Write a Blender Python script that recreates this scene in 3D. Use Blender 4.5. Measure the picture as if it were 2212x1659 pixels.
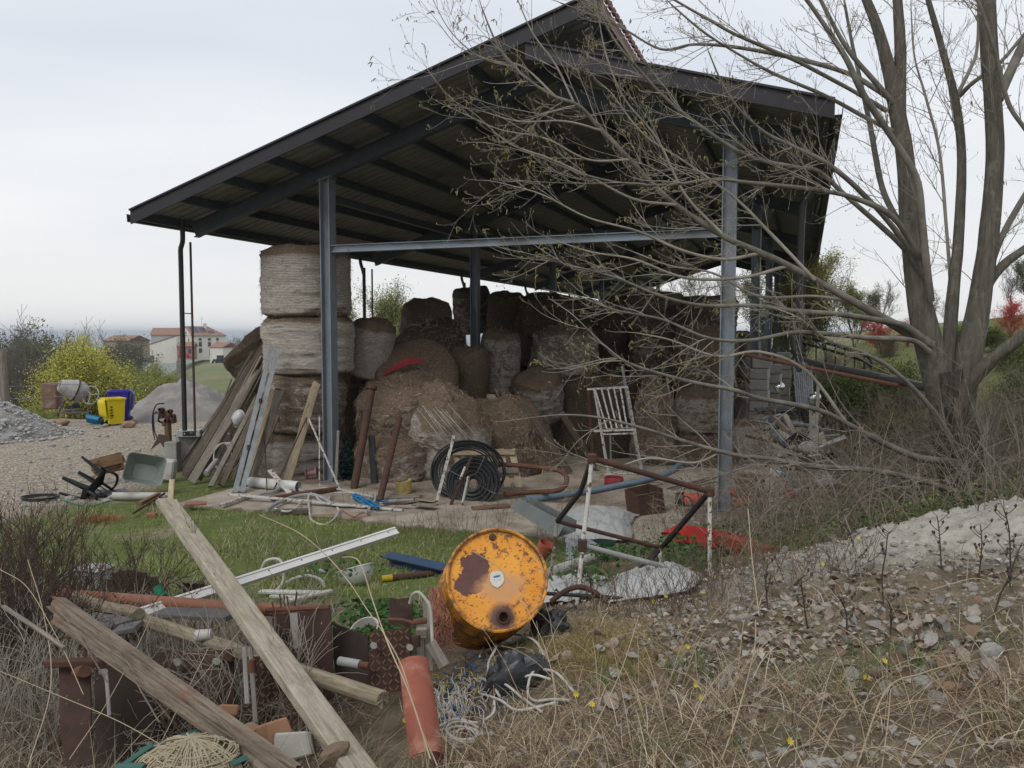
import bpy, math, random
import numpy as np
from mathutils import Vector, Matrix, Quaternion, noise as mnoise
for o in list(bpy.data.objects): bpy.data.objects.remove(o)
SC = bpy.context.scene; COL = SC.collection
rnd = random.Random(7); RNG = np.random.default_rng(11)
R = math.radians
# ---------------------------------------------------------------- camera
CAMH = 2.8; FPX = 1740.0; PITCH = math.atan(109.5/FPX)
cam = bpy.data.cameras.new('camera'); camo = bpy.data.objects.new('camera', cam); COL.objects.link(camo)
camo.location = (0, 0, CAMH); camo.rotation_euler = (R(90)-PITCH, 0, 0)
cam.sensor_width = 36; cam.lens = FPX/2212*36; cam.clip_start = .05; cam.clip_end = 60000
SC.camera = camo
# ---------------------------------------------------------------- world: overcast sky
wd = bpy.data.worlds.new('World'); SC.world = wd; wd.use_nodes = True
def make_world():
 nt = wd.node_tree; N = nt.nodes; L = nt.links
 for n in list(N): N.remove(n)
 out = N.new('ShaderNodeOutputWorld'); bg = N.new('ShaderNodeBackground'); L.new(bg.outputs[0], out.inputs[0])
 sky = N.new('ShaderNodeTexSky'); sky.sky_type = 'NISHITA'; sky.sun_disc = False
 sky.sun_elevation = R(48); sky.sun_rotation = R(205); sky.air_density = 1.0; sky.dust_density = 2.5
 tc = N.new('ShaderNodeTexCoord')
 sep = N.new('ShaderNodeSeparateXYZ'); L.new(tc.outputs['Generated'], sep.inputs[0])
 # flatten the cloud deck: project the direction on a high plane
 ab = N.new('ShaderNodeMath'); ab.operation = 'ABSOLUTE'; L.new(sep.outputs[2], ab.inputs[0])
 ad = N.new('ShaderNodeMath'); ad.operation = 'ADD'; L.new(ab.outputs[0], ad.inputs[0]); ad.inputs[1].default_value = .18
 dx = N.new('ShaderNodeMath'); dx.operation = 'DIVIDE'; L.new(sep.outputs[0], dx.inputs[0]); L.new(ad.outputs[0], dx.inputs[1])
 dy = N.new('ShaderNodeMath'); dy.operation = 'DIVIDE'; L.new(sep.outputs[1], dy.inputs[0]); L.new(ad.outputs[0], dy.inputs[1])
 cb = N.new('ShaderNodeCombineXYZ'); L.new(dx.outputs[0], cb.inputs[0]); L.new(dy.outputs[0], cb.inputs[1])
 no = N.new('ShaderNodeTexNoise'); no.inputs['Scale'].default_value = .75; no.inputs['Detail'].default_value = 4; no.inputs['Roughness'].default_value = .5
 no.inputs['Distortion'].default_value = .3
 mp = N.new('ShaderNodeMapping'); mp.inputs['Scale'].default_value = (.45, 1.0, 1); mp.inputs['Location'].default_value = (3.1, 1.4, 0)
 L.new(cb.outputs[0], mp.inputs[0]); L.new(mp.outputs[0], no.inputs['Vector'])
 cr = N.new('ShaderNodeValToRGB'); e = cr.color_ramp.elements
 e[0].position = .32; e[0].color = (.63, .675, .745, 1); e[1].position = .66; e[1].color = (.86, .872, .89, 1)
 L.new(no.outputs[0], cr.inputs[0])
 # horizon: thicker, warmer whitish air
 hr = N.new('ShaderNodeMapRange'); hr.inputs['From Min'].default_value = 0; hr.inputs['From Max'].default_value = .25
 hr.inputs['To Min'].default_value = .85; hr.inputs['To Max'].default_value = 0; L.new(ab.outputs[0], hr.inputs['Value'])
 mh = N.new('ShaderNodeMixRGB'); L.new(hr.outputs[0], mh.inputs[0]); L.new(cr.outputs[0], mh.inputs[1]); mh.inputs[2].default_value = (.86, .85, .83, 1)
 ms = N.new('ShaderNodeMixRGB'); ms.inputs[0].default_value = .1
 sc = N.new('ShaderNodeMixRGB'); sc.blend_type = 'MULTIPLY'; sc.inputs[0].default_value = 1; sc.inputs[2].default_value = (.1, .1, .1, 1); L.new(sky.outputs[0], sc.inputs[1])
 L.new(mh.outputs[0], ms.inputs[1]); L.new(sc.outputs[0], ms.inputs[2])
 L.new(ms.outputs[0], bg.inputs[0]); bg.inputs[1].default_value = 1.0
make_world()
sun = bpy.data.lights.new('sun', 'SUN'); suno = bpy.data.objects.new('sun', sun); COL.objects.link(suno)
sun.energy = 1.15; sun.angle = R(26); sun.color = (1, .98, .95)
_sd = Vector((-.45, -.75, 1.0))      # towards the sun: behind the camera, to the left
suno.rotation_euler = _sd.to_track_quat('Z', 'Y').to_euler(); suno.location = (-20, -20, 40)
vs = SC.view_settings; vs.view_transform = 'Standard'; vs.look = 'None'; vs.exposure = 0.22; vs.gamma = 1; vs.use_curve_mapping = False
# ---------------------------------------------------------------- helpers
def W(u, v, d):
 """point at ground distance d (along +Y) that stands where the photograph's 2212x1659 grid reads (u, v)"""
 cp, sp = math.cos(PITCH), math.sin(PITCH)
 a = (v-829.5)/FPX
 x, y, z = (u-1106)/FPX, cp - a*sp, -sp - a*cp
 k = d/y
 return Vector((x*k, d, CAMH+z*k))
def Wz(u, v, z):
 cp, sp = math.cos(PITCH), math.sin(PITCH); a = (v-829.5)/FPX
 x, y, zz = (u-1106)/FPX, cp-a*sp, -sp-a*cp
 k = (z-CAMH)/zz
 return Vector((x*k, y*k, z))
def px(n, d): return n*d/FPX
def tag(o, label=None, cat=None, group=None, kind=None):
 if label: o['label'] = label
 if cat: o['category'] = cat
 if group: o['group'] = group
 if kind: o['kind'] = kind
 return o
def thing(name, label, cat, loc=(0, 0, 0), group=None, rz=0):
 o = bpy.data.objects.new(name, None); COL.objects.link(o); o.location = loc; o.rotation_euler = (0, 0, rz)
 o.empty_display_size = .1
 return tag(o, label, cat, group)
def kids(o): return [c for c in bpy.data.objects if c.parent == o]
def copy_tree(o, parent=None, _ch=None):
 c = o.copy(); COL.objects.link(c)
 if parent: c.parent = parent
 for ch in kids(o): copy_tree(ch, c)
 return c
def wloc(o):
 m = Matrix.Identity(4)
 while o is not None:
  m = o.matrix_basis @ m if o.parent is None else o.matrix_basis @ m
  o = o.parent
 return m
def link(name, me, m, parent=None, matrix=None, world=True):
 o = bpy.data.objects.new(name, me); COL.objects.link(o)
 if m is not None and len(me.materials) == 0: me.materials.append(m)
 M = matrix if matrix is not None else Matrix.Identity(4)
 if parent is not None:
  o.parent = parent
  if world: M = wloc(parent).inverted() @ M
 o.matrix_basis = M
 return o
class MB:
 def __init__(s): s.v = []; s.f = []
 def add(s, vs, fs, M=None):
  b = len(s.v)
  s.v.extend([tuple(M @ Vector(p)) for p in vs] if M is not None else [tuple(p) for p in vs])
  s.f.extend([tuple(i+b for i in f) for f in fs]); return s
 def box(s, c, d, M=None, ch=0.0):
  x, y, z = d[0]/2, d[1]/2, d[2]/2
  if ch <= 0:
   vs = [(c[0]+a*x, c[1]+b*y, c[2]+e*z) for a in (-1, 1) for b in (-1, 1) for e in (-1, 1)]
   return s.add(vs, [(0, 1, 3, 2), (4, 6, 7, 5), (0, 4, 5, 1), (2, 3, 7, 6), (0, 2, 6, 4), (1, 5, 7, 3)], M)
  vs = []
  for e, r in ((-z, ch), (-z+ch, 0), (z-ch, 0), (z, ch)):
   for a, b in ((-x+ch+0, -y+r), (x-ch, -y+r), (x-r, -y+ch), (x-r, y-ch), (x-ch, y-r), (-x+ch, y-r), (-x+r, y-ch), (-x+r, -y+ch)):
    vs.append((c[0]+a, c[1]+b, c[2]+e))
  fs = [tuple(range(7, -1, -1)), tuple(range(24, 32))]
  for k in range(3):
   for i in range(8):
    j = (i+1) % 8; fs.append((k*8+i, k*8+j, k*8+8+j, k*8+8+i))
  return s.add(vs, fs, M)
 def tube(s, pts, rad, n=8, cap=True, squash=1.0, hollow=0):
  P = [Vector(p) for p in pts]
  if not hasattr(rad, '__len__'): rad = [rad]*len(P)
  t0 = (P[1]-P[0]).normalized(); up = Vector((0, 0, 1)) if abs(t0.z) < .9 else Vector((1, 0, 0))
  nx = t0.cross(up).normalized(); vs = []
  for i, p in enumerate(P):
   t = (P[min(i+1, len(P)-1)]-P[max(i-1, 0)])
   t = t.normalized() if t.length > 1e-9 else t0
   nx = (nx - t*nx.dot(t)).normalized(); ny = t.cross(nx)
   for k in range(n):
    a = 2*math.pi*k/n; vs.append(p+nx*(math.cos(a)*rad[i])+ny*(math.sin(a)*rad[i]*squash))
  fs = []
  for i in range(len(P)-1):
   for k in range(n):
    j = (k+1) % n; fs.append((i*n+k, i*n+j, (i+1)*n+j, (i+1)*n+k))
  if cap: fs += [tuple(range(n-1, -1, -1)), tuple(range((len(P)-1)*n, len(P)*n))]
  return s.add(vs, fs)
 def lathe(s, prof, n=24, M=None, close=False, arc=2*math.pi):
  vs = []; full = arc > 6.28
  m = n if full else n+1
  for r, z in prof:
   for k in range(m):
    a = arc*k/n; vs.append((r*math.cos(a), r*math.sin(a), z))
  fs = []
  for i in range(len(prof)-1):
   for k in range(n):
    j = (k+1) % m if full else k+1
    fs.append((i*m+k, i*m+j, (i+1)*m+j, (i+1)*m+k))
  return s.add(vs, fs, M)
 def prism(s, poly, h0, h1, M=None):
  n = len(poly); vs = [(a, b, h0) for a, b in poly]+[(a, b, h1) for a, b in poly]
  fs = [tuple(range(n-1, -1, -1)), tuple(range(n, 2*n))]+[(i, (i+1) % n, n+(i+1) % n, n+i) for i in range(n)]
  return s.add(vs, fs, M)
 def grid(s, fn, nu, nv, M=None, thick=0):
  vs = [fn(i/nu, j/nv) for j in range(nv+1) for i in range(nu+1)]
  w = nu+1; fs = [(j*w+i, j*w+i+1, (j+1)*w+i+1, (j+1)*w+i) for j in range(nv) for i in range(nu)]
  return s.add(vs, fs, M)
 def mesh(s, name, smooth=True, ang=35):
  me = bpy.data.meshes.new(name); me.from_pydata(s.v, [], s.f); me.validate(); me.update()
  if smooth:
   me.polygons.foreach_set('use_smooth', [True]*len(me.polygons)); me.set_sharp_from_angle(angle=R(ang))
  return me
 def build(s, name, m, parent=None, matrix=None, smooth=True, ang=35, world=True):
  return link(name, s.mesh(name, smooth, ang), m, parent, matrix, world)
def npmesh(name, V, F, col=None, smooth=False):
 """V (n,3), F (m,3|4) -> mesh, quick"""
 me = bpy.data.meshes.new(name); V = np.asarray(V, np.float32); F = np.asarray(F, np.int32)
 me.vertices.add(len(V)); me.vertices.foreach_set('co', V.ravel())
 k = F.shape[1]; me.loops.add(F.size); me.loops.foreach_set('vertex_index', F.ravel())
 me.polygons.add(len(F)); me.polygons.foreach_set('loop_start', np.arange(0, F.size, k, dtype=np.int32))
 me.update(calc_edges=True)
 if smooth: me.polygons.foreach_set('use_smooth', np.ones(len(F), bool))
 if col is not None:
  a = me.color_attributes.new('col', 'FLOAT_COLOR', 'POINT'); c = np.ones((len(V), 4), np.float32); c[:, :3] = col
  a.data.foreach_set('color', c.ravel())
 return me
def frame(p0, p1, up=(0, 0, 1), roll=0):
 """matrix whose X runs p0->p1"""
 p0 = Vector(p0); p1 = Vector(p1); x = (p1-p0).normalized(); up = Vector(up)
 if abs(x.dot(up)) > .98: up = Vector((0, 1, 0))
 y = up.cross(x).normalized(); z = x.cross(y)
 M = Matrix((x, y, z)).transposed().to_4x4(); M.translation = p0
 return M @ Matrix.Rotation(roll, 4, 'X')
def beam_mb(L, w, h, seg=1, jit=0, ch=.004, seed=0, taper=1.0, bend=0, nick=0):
 """wooden/metal bar along X, section w (Y) x h (Z)"""
 r = random.Random(seed); b = MB(); vs = []
 ch = min(ch, w*.3, h*.3); y, z = w/2, h/2
 sec = [(-y+ch, -z), (y-ch, -z), (y, -z+ch), (y, z-ch), (y-ch, z), (-y+ch, z), (-y, z-ch), (-y, -z+ch)]
 off = [[r.uniform(-1, 1)*jit*w for _ in range(8)] for _ in range(seg+1)]
 for i in range(seg+1):
  k = i/seg; s = 1+(taper-1)*k; cz = bend*math.sin(k*math.pi)
  for q, (a, c) in enumerate(sec):
   e = 0
   if nick and i in (0, seg): e = r.uniform(-1, 1)*nick
   vs.append((L*k+e, a*s+off[i][q], c*s+cz+off[i][(q*3) % 8]*.4))
 fs = [tuple(range(7, -1, -1)), tuple(range(seg*8, seg*8+8))]
 for i in range(seg):
  for k in range(8): fs.append((i*8+k, i*8+(k+1) % 8, i*8+8+(k+1) % 8, i*8+8+k))
 b.add(vs, fs); return b
def rough_beam(name, p0, p1, w, h, m, parent=None, roll=0, amp=.1, fr=3.0, seed=0, n=44, seg=90, ends=.05, round_=.35, taper=1.0):
 """weathered timber: rounded section with long grooves and broken ends"""
 L = (Vector(p1)-Vector(p0)).length; a = np.arange(n)*2*np.pi/n; t = np.linspace(0, 1, seg+1)
 e = 2/max(.12, round_*2); c, s_ = np.cos(a), np.sin(a); pw = 2/(2+6*(1-round_)); y0 = np.sign(c)*np.abs(c)**pw*w/2; z0 = np.sign(s_)*np.abs(s_)**pw*h/2
 A, T = np.meshgrid(a, t); X = T*L; cy, cz = np.cos(A), np.sin(A)
 g = fbm(cy*fr+X*.35, cz*fr*1.3+X*.22, 1, seed, 4); g2 = 1-np.abs(fbm(cy*fr*1.7+7+X*.25, cz*fr*2+X*.3, 1, seed+3, 3))*2.2; lo = fbm(X*1.3+cy*.4, cz*.5, 1, seed+5, 3)
 k = 1+amp*(g*.8-np.clip(g2-.35, 0, 1)*1.6+lo*.7); tp = 1+(taper-1)*T
 Y = y0[None]*k*tp; Z = z0[None]*k*tp; X = X+np.where(T < .5, 1, -1)*np.clip(.03-np.minimum(T, 1-T), 0, 1)/.03*ends*(fbm(cy*4, cz*4, 1, seed+9, 3)+.6)
 V = np.stack([X, Y, Z], -1).reshape(-1, 3); i = np.arange(seg)[:, None]*n; j = np.arange(n)[None]; j2 = (j+1) % n
 F = np.stack([i+j, i+n+j, i+n+j2, i+j2], -1).reshape(-1, 4); V = np.concatenate([V, [V[:n].mean(0), V[-n:].mean(0)]])
 q = len(V); jj = np.arange(n); F = np.concatenate([F, np.stack([jj, (jj+1) % n, np.full(n, q-2), np.full(n, q-2)], -1)[:0]])
 me = bpy.data.meshes.new(name); fs = [tuple(f) for f in F]+[(int((x+1) % n), int(x), q-2) for x in jj][::1]+[(int(seg*n+x), int(seg*n+(x+1) % n), q-1) for x in jj]
 me.from_pydata([tuple(v) for v in V], [], [tuple(int(y) for y in f) for f in fs]); me.update(); me.polygons.foreach_set('use_smooth', [True]*len(me.polygons)); me.set_sharp_from_angle(angle=R(50))
 return link(name, me, m, parent, frame(p0, p1, (0, 0, 1), roll))
def beam(name, p0, p1, w, h, m, parent=None, roll=0, up=(0, 0, 1), **kw):
 L = (Vector(p1)-Vector(p0)).length
 return beam_mb(L, w, h, **kw).build(name, m, parent, frame(p0, p1, up, roll))
def section(name, p0, p1, poly, m, parent=None, roll=0, up=(0, 0, 1)):
 """extrude a (y, z) section along p0->p1"""
 L = (Vector(p1)-Vector(p0)).length; n = len(poly); b = MB()
 vs = [(0, a, c) for a, c in poly]+[(L, a, c) for a, c in poly]
 b.add(vs, [tuple(range(n)), tuple(range(2*n-1, n-1, -1))]+[(i, n+i, n+(i+1) % n, (i+1) % n) for i in range(n)])
 return b.build(name, m, parent, frame(p0, p1, up, roll), smooth=False)
def I_sec(w, h, tf=.012, tw=.008):
 a, b = w/2, h/2
 return [(-a, -b), (a, -b), (a, -b+tf), (tw/2, -b+tf), (tw/2, b-tf), (a, b-tf), (a, b), (-a, b), (-a, b-tf), (-tw/2, b-tf), (-tw/2, -b+tf), (-a, -b+tf)]
def C_sec(w, h, t=.005, lip=.015):
 a, b = w/2, h/2
 return [(-a, -b), (a, -b), (a, -b+lip), (a-t, -b+lip), (a-t, -b+t), (-a+t, -b+t), (-a+t, b-t), (a-t, b-t), (a-t, b-lip), (a, b-lip), (a, b), (-a, b)]
def rod(name, pts, r, m, parent=None, n=8, **kw): return MB().tube(pts, r, n, **kw).build(name, m, parent)
def pipe_mb(p0, p1, r, t=.004, n=16, rings=1):
 """open-ended pipe with wall"""
 b = MB(); L = (Vector(p1)-Vector(p0)).length
 prof = [(r-t, 0), (r, 0)]+[(r, L*i/rings) for i in range(1, rings+1)]+[(r-t, L), (r-t, 0)]
 M = frame(p0, p1) @ Matrix.Rotation(R(90), 4, 'Y')
 return b.lathe(prof, n, M)
def smooth_path(pts, n=8, closed=False):
 """Catmull-Rom through points"""
 P = [Vector(p) for p in pts]; out = []
 m = len(P)
 for i in range(m if closed else m-1):
  a = P[(i-1) % m] if closed or i > 0 else P[0]*2-P[1]
  b = P[i]; c = P[(i+1) % m]; d = P[(i+2) % m] if closed or i+2 < m else P[-1]*2-P[-2]
  for k in range(n):
   t = k/n
   out.append(.5*((2*b)+(c-a)*t+(2*a-5*b+4*c-d)*t*t+(3*b-a-3*c+d)*t**3))
 out.append(P[0] if closed else P[-1]); return out
# ---------------------------------------------------------------- materials
def nodes(name):
 m = bpy.data.materials.new(name); m.use_nodes = True; nt = m.node_tree
 b = nt.nodes['Principled BSDF']; return m, nt.nodes, nt.links, b
def vecsrc(N, L, stretch=(1, 1, 1), world=False):
 tc = N.new('ShaderNodeTexCoord'); oi = N.new('ShaderNodeObjectInfo')
 mp = N.new('ShaderNodeMapping'); mp.inputs['Scale'].default_value = stretch
 if world:
  g = N.new('ShaderNodeNewGeometry'); L.new(g.outputs['Position'], mp.inputs[0]); return mp.outputs[0]
 ml = N.new('ShaderNodeMath'); ml.operation = 'MULTIPLY'; ml.inputs[1].default_value = 57.0; L.new(oi.outputs['Random'], ml.inputs[0])
 va = N.new('ShaderNodeVectorMath'); va.operation = 'ADD'; L.new(tc.outputs['Object'], va.inputs[0]); L.new(ml.outputs[0], va.inputs[1])
 L.new(va.outputs[0], mp.inputs[0]); return mp.outputs[0]
def noise_n(N, L, vec, scale, detail=5, rough=.6, dist=0):
 n = N.new('ShaderNodeTexNoise'); n.inputs['Scale'].default_value = scale; n.inputs['Detail'].default_value = detail
 n.inputs['Roughness'].default_value = rough; n.inputs['Distortion'].default_value = dist
 L.new(vec, n.inputs['Vector']); return n.outputs[0]
def ramp(N, L, src, stops):
 r = N.new('ShaderNodeValToRGB'); e = r.color_ramp.elements
 while len(e) < len(stops): e.new(.5)
 for i, (p, c) in enumerate(stops):
  e[i].position = p; e[i].color = (c, c, c, 1) if not hasattr(c, '__len__') else (*c, 1)
 L.new(src, r.inputs[0]); return r.outputs[0]
def mix(N, L, f, a, b, mode='MIX'):
 m = N.new('ShaderNodeMixRGB'); m.blend_type = mode
 for i, s in enumerate((f, a, b)):
  if hasattr(s, 'links') or hasattr(s, 'is_linked'): L.new(s, m.inputs[i])
  elif i == 0: m.inputs[0].default_value = s
  else: m.inputs[i].default_value = (*s, 1)
 return m.outputs[0]
def bump_n(N, L, b, h, strength=.3, dist=.01):
 bp = N.new('ShaderNodeBump'); bp.inputs['Strength'].default_value = strength; bp.inputs['Distance'].default_value = dist
 L.new(h, bp.inputs['Height']); L.new(bp.outputs[0], b.inputs['Normal'])
MATS = {}
def mat(name, c1, c2=None, scale=6, rough=.8, metal=0, bump=.3, bs=None, dist=.01, dirt=None, dlo=.5, dhi=.65, ds=3, stretch=(1, 1, 1), spec=.3, detail=6, drough=None, speck=None, sps=60, splo=.66):
 if name in MATS: return MATS[name]
 m, N, L, b = nodes(name); v = vecsrc(N, L, stretch)
 c2 = c2 or tuple(x*.7 for x in c1)
 n1 = noise_n(N, L, v, scale, detail)
 c = ramp(N, L, n1, [(.3, c2), (.7, c1)])
 b.inputs['Roughness'].default_value = rough
 if dirt:
  n2 = noise_n(N, L, v, ds, 8, .65, .3); f = ramp(N, L, n2, [(dlo, 0), (dhi, 1)])
  c = mix(N, L, f, c, dirt)
  if drough is not None: L.new(ramp(N, L, n2, [(dlo, rough), (dhi, drough)]), b.inputs['Roughness'])
  if metal:
   L.new(ramp(N, L, n2, [(dlo, metal), (dhi, 0)]), b.inputs['Metallic'])
 elif metal: b.inputs['Metallic'].default_value = metal
 if speck:
  n3 = noise_n(N, L, v, sps, 3, .6); c = mix(N, L, ramp(N, L, n3, [(splo, 0), (splo+.06, 1)]), c, speck)
 L.new(c, b.inputs['Base Color']); b.inputs['Specular IOR Level'].default_value = spec
 if bump: bump_n(N, L, b, noise_n(N, L, v, bs or scale*4, 6, .65), bump, dist)
 MATS[name] = m; return m
def wood(name, c1, c2, dark=(.05, .035, .02), scale=3.0, rough=.9, moss=None):
 if name in MATS: return MATS[name]
 m, N, L, b = nodes(name); v = vecsrc(N, L, (1.2, 26, 26)); v2 = vecsrc(N, L, (1, 2.2, 2.2))
 g = noise_n(N, L, v, scale, 7, .7, .25); big = noise_n(N, L, v2, 2.2, 5, .6)
 c = ramp(N, L, g, [(.26, dark), (.36, c2), (.58, c1), (.8, tuple(min(1, x*1.12) for x in c1))])
 c = mix(N, L, ramp(N, L, big, [(.45, 0), (.72, .7)]), c, c2)
 mo = noise_n(N, L, vecsrc(N, L, (2.5, 9, 9)), 3.0, 8, .72, .6); c = mix(N, L, ramp(N, L, mo, [(.50, 0), (.70, .62)]), c, tuple(x*.45 for x in c2)); c = mix(N, L, ramp(N, L, mo, [(.28, .55), (.46, 0)]), c, tuple(min(1, x*1.3) for x in c1))
 wv = N.new('ShaderNodeTexVoronoi'); wv.inputs['Scale'].default_value = 3.0; L.new(vecsrc(N, L, (.8, 3, 3)), wv.inputs['Vector'])
 c = mix(N, L, ramp(N, L, wv.outputs['Distance'], [(.0, .9), (.09, 0)]), c, dark)
 if moss: c = mix(N, L, ramp(N, L, noise_n(N, L, v2, 4.5, 6, .7), [(.55, 0), (.68, .8)]), c, moss)
 L.new(c, b.inputs['Base Color']); b.inputs['Roughness'].default_value = rough; b.inputs['Specular IOR Level'].default_value = .2
 bump_n(N, L, b, g, .6, .008); MATS[name] = m; return m
def colmat(name, rough=.7, trans=.0, spec=.25, jit=True):
 """base colour taken from the per-blade / per-leaf colour attribute"""
 if name in MATS: return MATS[name]
 m, N, L, b = nodes(name); a = N.new('ShaderNodeVertexColor'); a.layer_name = 'col'
 L.new(a.outputs[0], b.inputs['Base Color']); b.inputs['Roughness'].default_value = rough; b.inputs['Specular IOR Level'].default_value = spec
 if trans:
  t = N.new('ShaderNodeBsdfTranslucent'); L.new(a.outputs[0], t.inputs[0]); mx = N.new('ShaderNodeMixShader'); mx.inputs[0].default_value = trans
  o = N['Material Output']; L.new(b.outputs[0], mx.inputs[1]); L.new(t.outputs[0], mx.inputs[2]); L.new(mx.outputs[0], o.inputs[0])
 MATS[name] = m; return m
# ---------------------------------------------------------------- quick vegetation
def fbm(x, y, s=1.0, seed=0, octv=4):
 """cheap value noise on numpy arrays, about -1..1"""
 x = np.asarray(x, float)*s+seed*13.7; y = np.asarray(y, float)*s-seed*7.3; tot = 0; amp = 1; nrm = 0
 def h(i, j):
  n = (i.astype(np.int64)*374761393+j.astype(np.int64)*668265263+seed*1442695) & 0x7fffffff
  n = ((n ^ (n >> 13))*1274126177) & 0x7fffffff
  return ((n ^ (n >> 16)) & 0xffff)/32767.5-1
 for o in range(octv):
  i = np.floor(x); j = np.floor(y); fx = x-i; fy = y-j; fx = fx*fx*(3-2*fx); fy = fy*fy*(3-2*fy)
  tot = tot+amp*((h(i, j)*(1-fx)+h(i+1, j)*fx)*(1-fy)+(h(i, j+1)*(1-fx)+h(i+1, j+1)*fx)*fy)
  nrm += amp; amp *= .5; x = x*2.03+5.1; y = y*2.03+1.7
 return tot/nrm
def blades(P, H, Wd, lean, curl, col, nseg=3, rng=RNG):
 """curved blades: P (n,3) roots, H heights, Wd widths, lean 0..1, curl 0..1, col (n,3)"""
 n = len(P); az = rng.uniform(0, 2*np.pi, n); d = np.stack([np.cos(az), np.sin(az), np.zeros(n)], 1)
 fa = rng.uniform(0, 2*np.pi, n); side = np.stack([np.cos(fa), np.sin(fa), np.zeros(n)], 1)
 V = [];
 ang = lean*1.2
 p = P.copy(); V0 = []
 for k in range(nseg+1):
  t = k/nseg; w = Wd*(1-t**1.5)*.5 if k < nseg else Wd*.04
  V0.append(p-side*w[:, None]); V0.append(p+side*w[:, None])
  st = H/nseg; dirv = d*np.sin(ang)[:, None]; dirv[:, 2] += np.cos(ang); p = p+dirv*st[:, None]; ang = ang+curl/nseg*2.2
 V = np.stack(V0, 1).reshape(-1, 3); m = 2*(nseg+1)
 f = np.array([[2*k, 2*k+1, 2*k+3, 2*k+2] for k in range(nseg)])
 F = (np.arange(n)[:, None, None]*m+f[None]).reshape(-1, 4)
 return V, F, np.repeat(col, m, 0)
def leafcards(P, size, col, rng=RNG, flat=.0, cup=.25, asp=.6):
 """bent diamond leaves (4 tris) with random orientation"""
 n = len(P); a = rng.normal(size=(n, 3)); a[:, 2] *= (1-flat); a /= np.linalg.norm(a, axis=1)[:, None]+1e-9
 nn = rng.normal(size=(n, 3)); nn[:, 2] = np.abs(nn[:, 2])*(1+6*flat)+.2; b = np.cross(nn, a); b /= np.linalg.norm(b, axis=1)[:, None]+1e-9
 up = np.cross(a, b); s = size[:, None]
 V = np.stack([P-a*s*.5, P+b*s*.5*asp+up*s*cup*.5-a*s*.08, P+a*s*.5, P-b*s*.5*asp+up*s*cup*.5-a*s*.08], 1).reshape(-1, 3)
 F = (np.arange(n)[:, None, None]*4+np.array([[0, 1, 2], [0, 2, 3]])[None]).reshape(-1, 3)
 return V, F, np.repeat(col, 4, 0)
def tubes(paths, n=3):
 """paths: list of (points (k,3), radii (k,)) -> V, F"""
 Vs = []; Fs = []; b = 0; ca = np.cos(np.arange(n)*2*np.pi/n); sa = np.sin(np.arange(n)*2*np.pi/n)
 for P, r in paths:
  P = np.asarray(P, float); k = len(P); t = np.gradient(P, axis=0); t /= np.linalg.norm(t, axis=1)[:, None]+1e-9
  ref = np.array([.31, .17, .93]) if abs(t[0, 2]) < .85 else np.array([.9, .3, .1])
  nx = np.cross(t, ref); nx /= np.linalg.norm(nx, axis=1)[:, None]+1e-9; ny = np.cross(t, nx)
  r = np.broadcast_to(r, (k,))
  V = P[:, None]+(nx[:, None]*ca[None, :, None]+ny[:, None]*sa[None, :, None])*r[:, None, None]
  Vs.append(V.reshape(-1, 3)); i = np.arange(k-1)[:, None]*n; j = np.arange(n)[None]; j2 = (j+1) % n
  Fs.append(np.stack([i+j, i+j2, i+n+j2, i+n+j], -1).reshape(-1, 4)+b); b += k*n
 return np.concatenate(Vs), np.concatenate(Fs)
def cat(parts):
 V = []; F = []; C = []; b = 0
 for v, f, c in parts: V.append(v); F.append(f+b); C.append(c); b += len(v)
 return np.concatenate(V), np.concatenate(F), np.concatenate(C)
def palette(cols, n, rng=RNG, jit=.15):
 c = np.array(cols, float)[rng.integers(0, len(cols), n)]
 return c*(1+rng.uniform(-jit, jit, (n, 1)))
# ================================================================ shed frame (axes of the barn)
TA = 635/1740.0; CA = 1/math.sqrt(1+TA*TA); SA = TA*CA
X1, D1 = -3.426, 15.13
def S(t, k, z): return Vector((X1+t*CA+k*SA, D1-t*SA+k*CA, z))
def inv_S(x, y): a = np.asarray(x)-X1; b = np.asarray(y)-D1; return a*CA-b*SA, a*SA+b*CA
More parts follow.
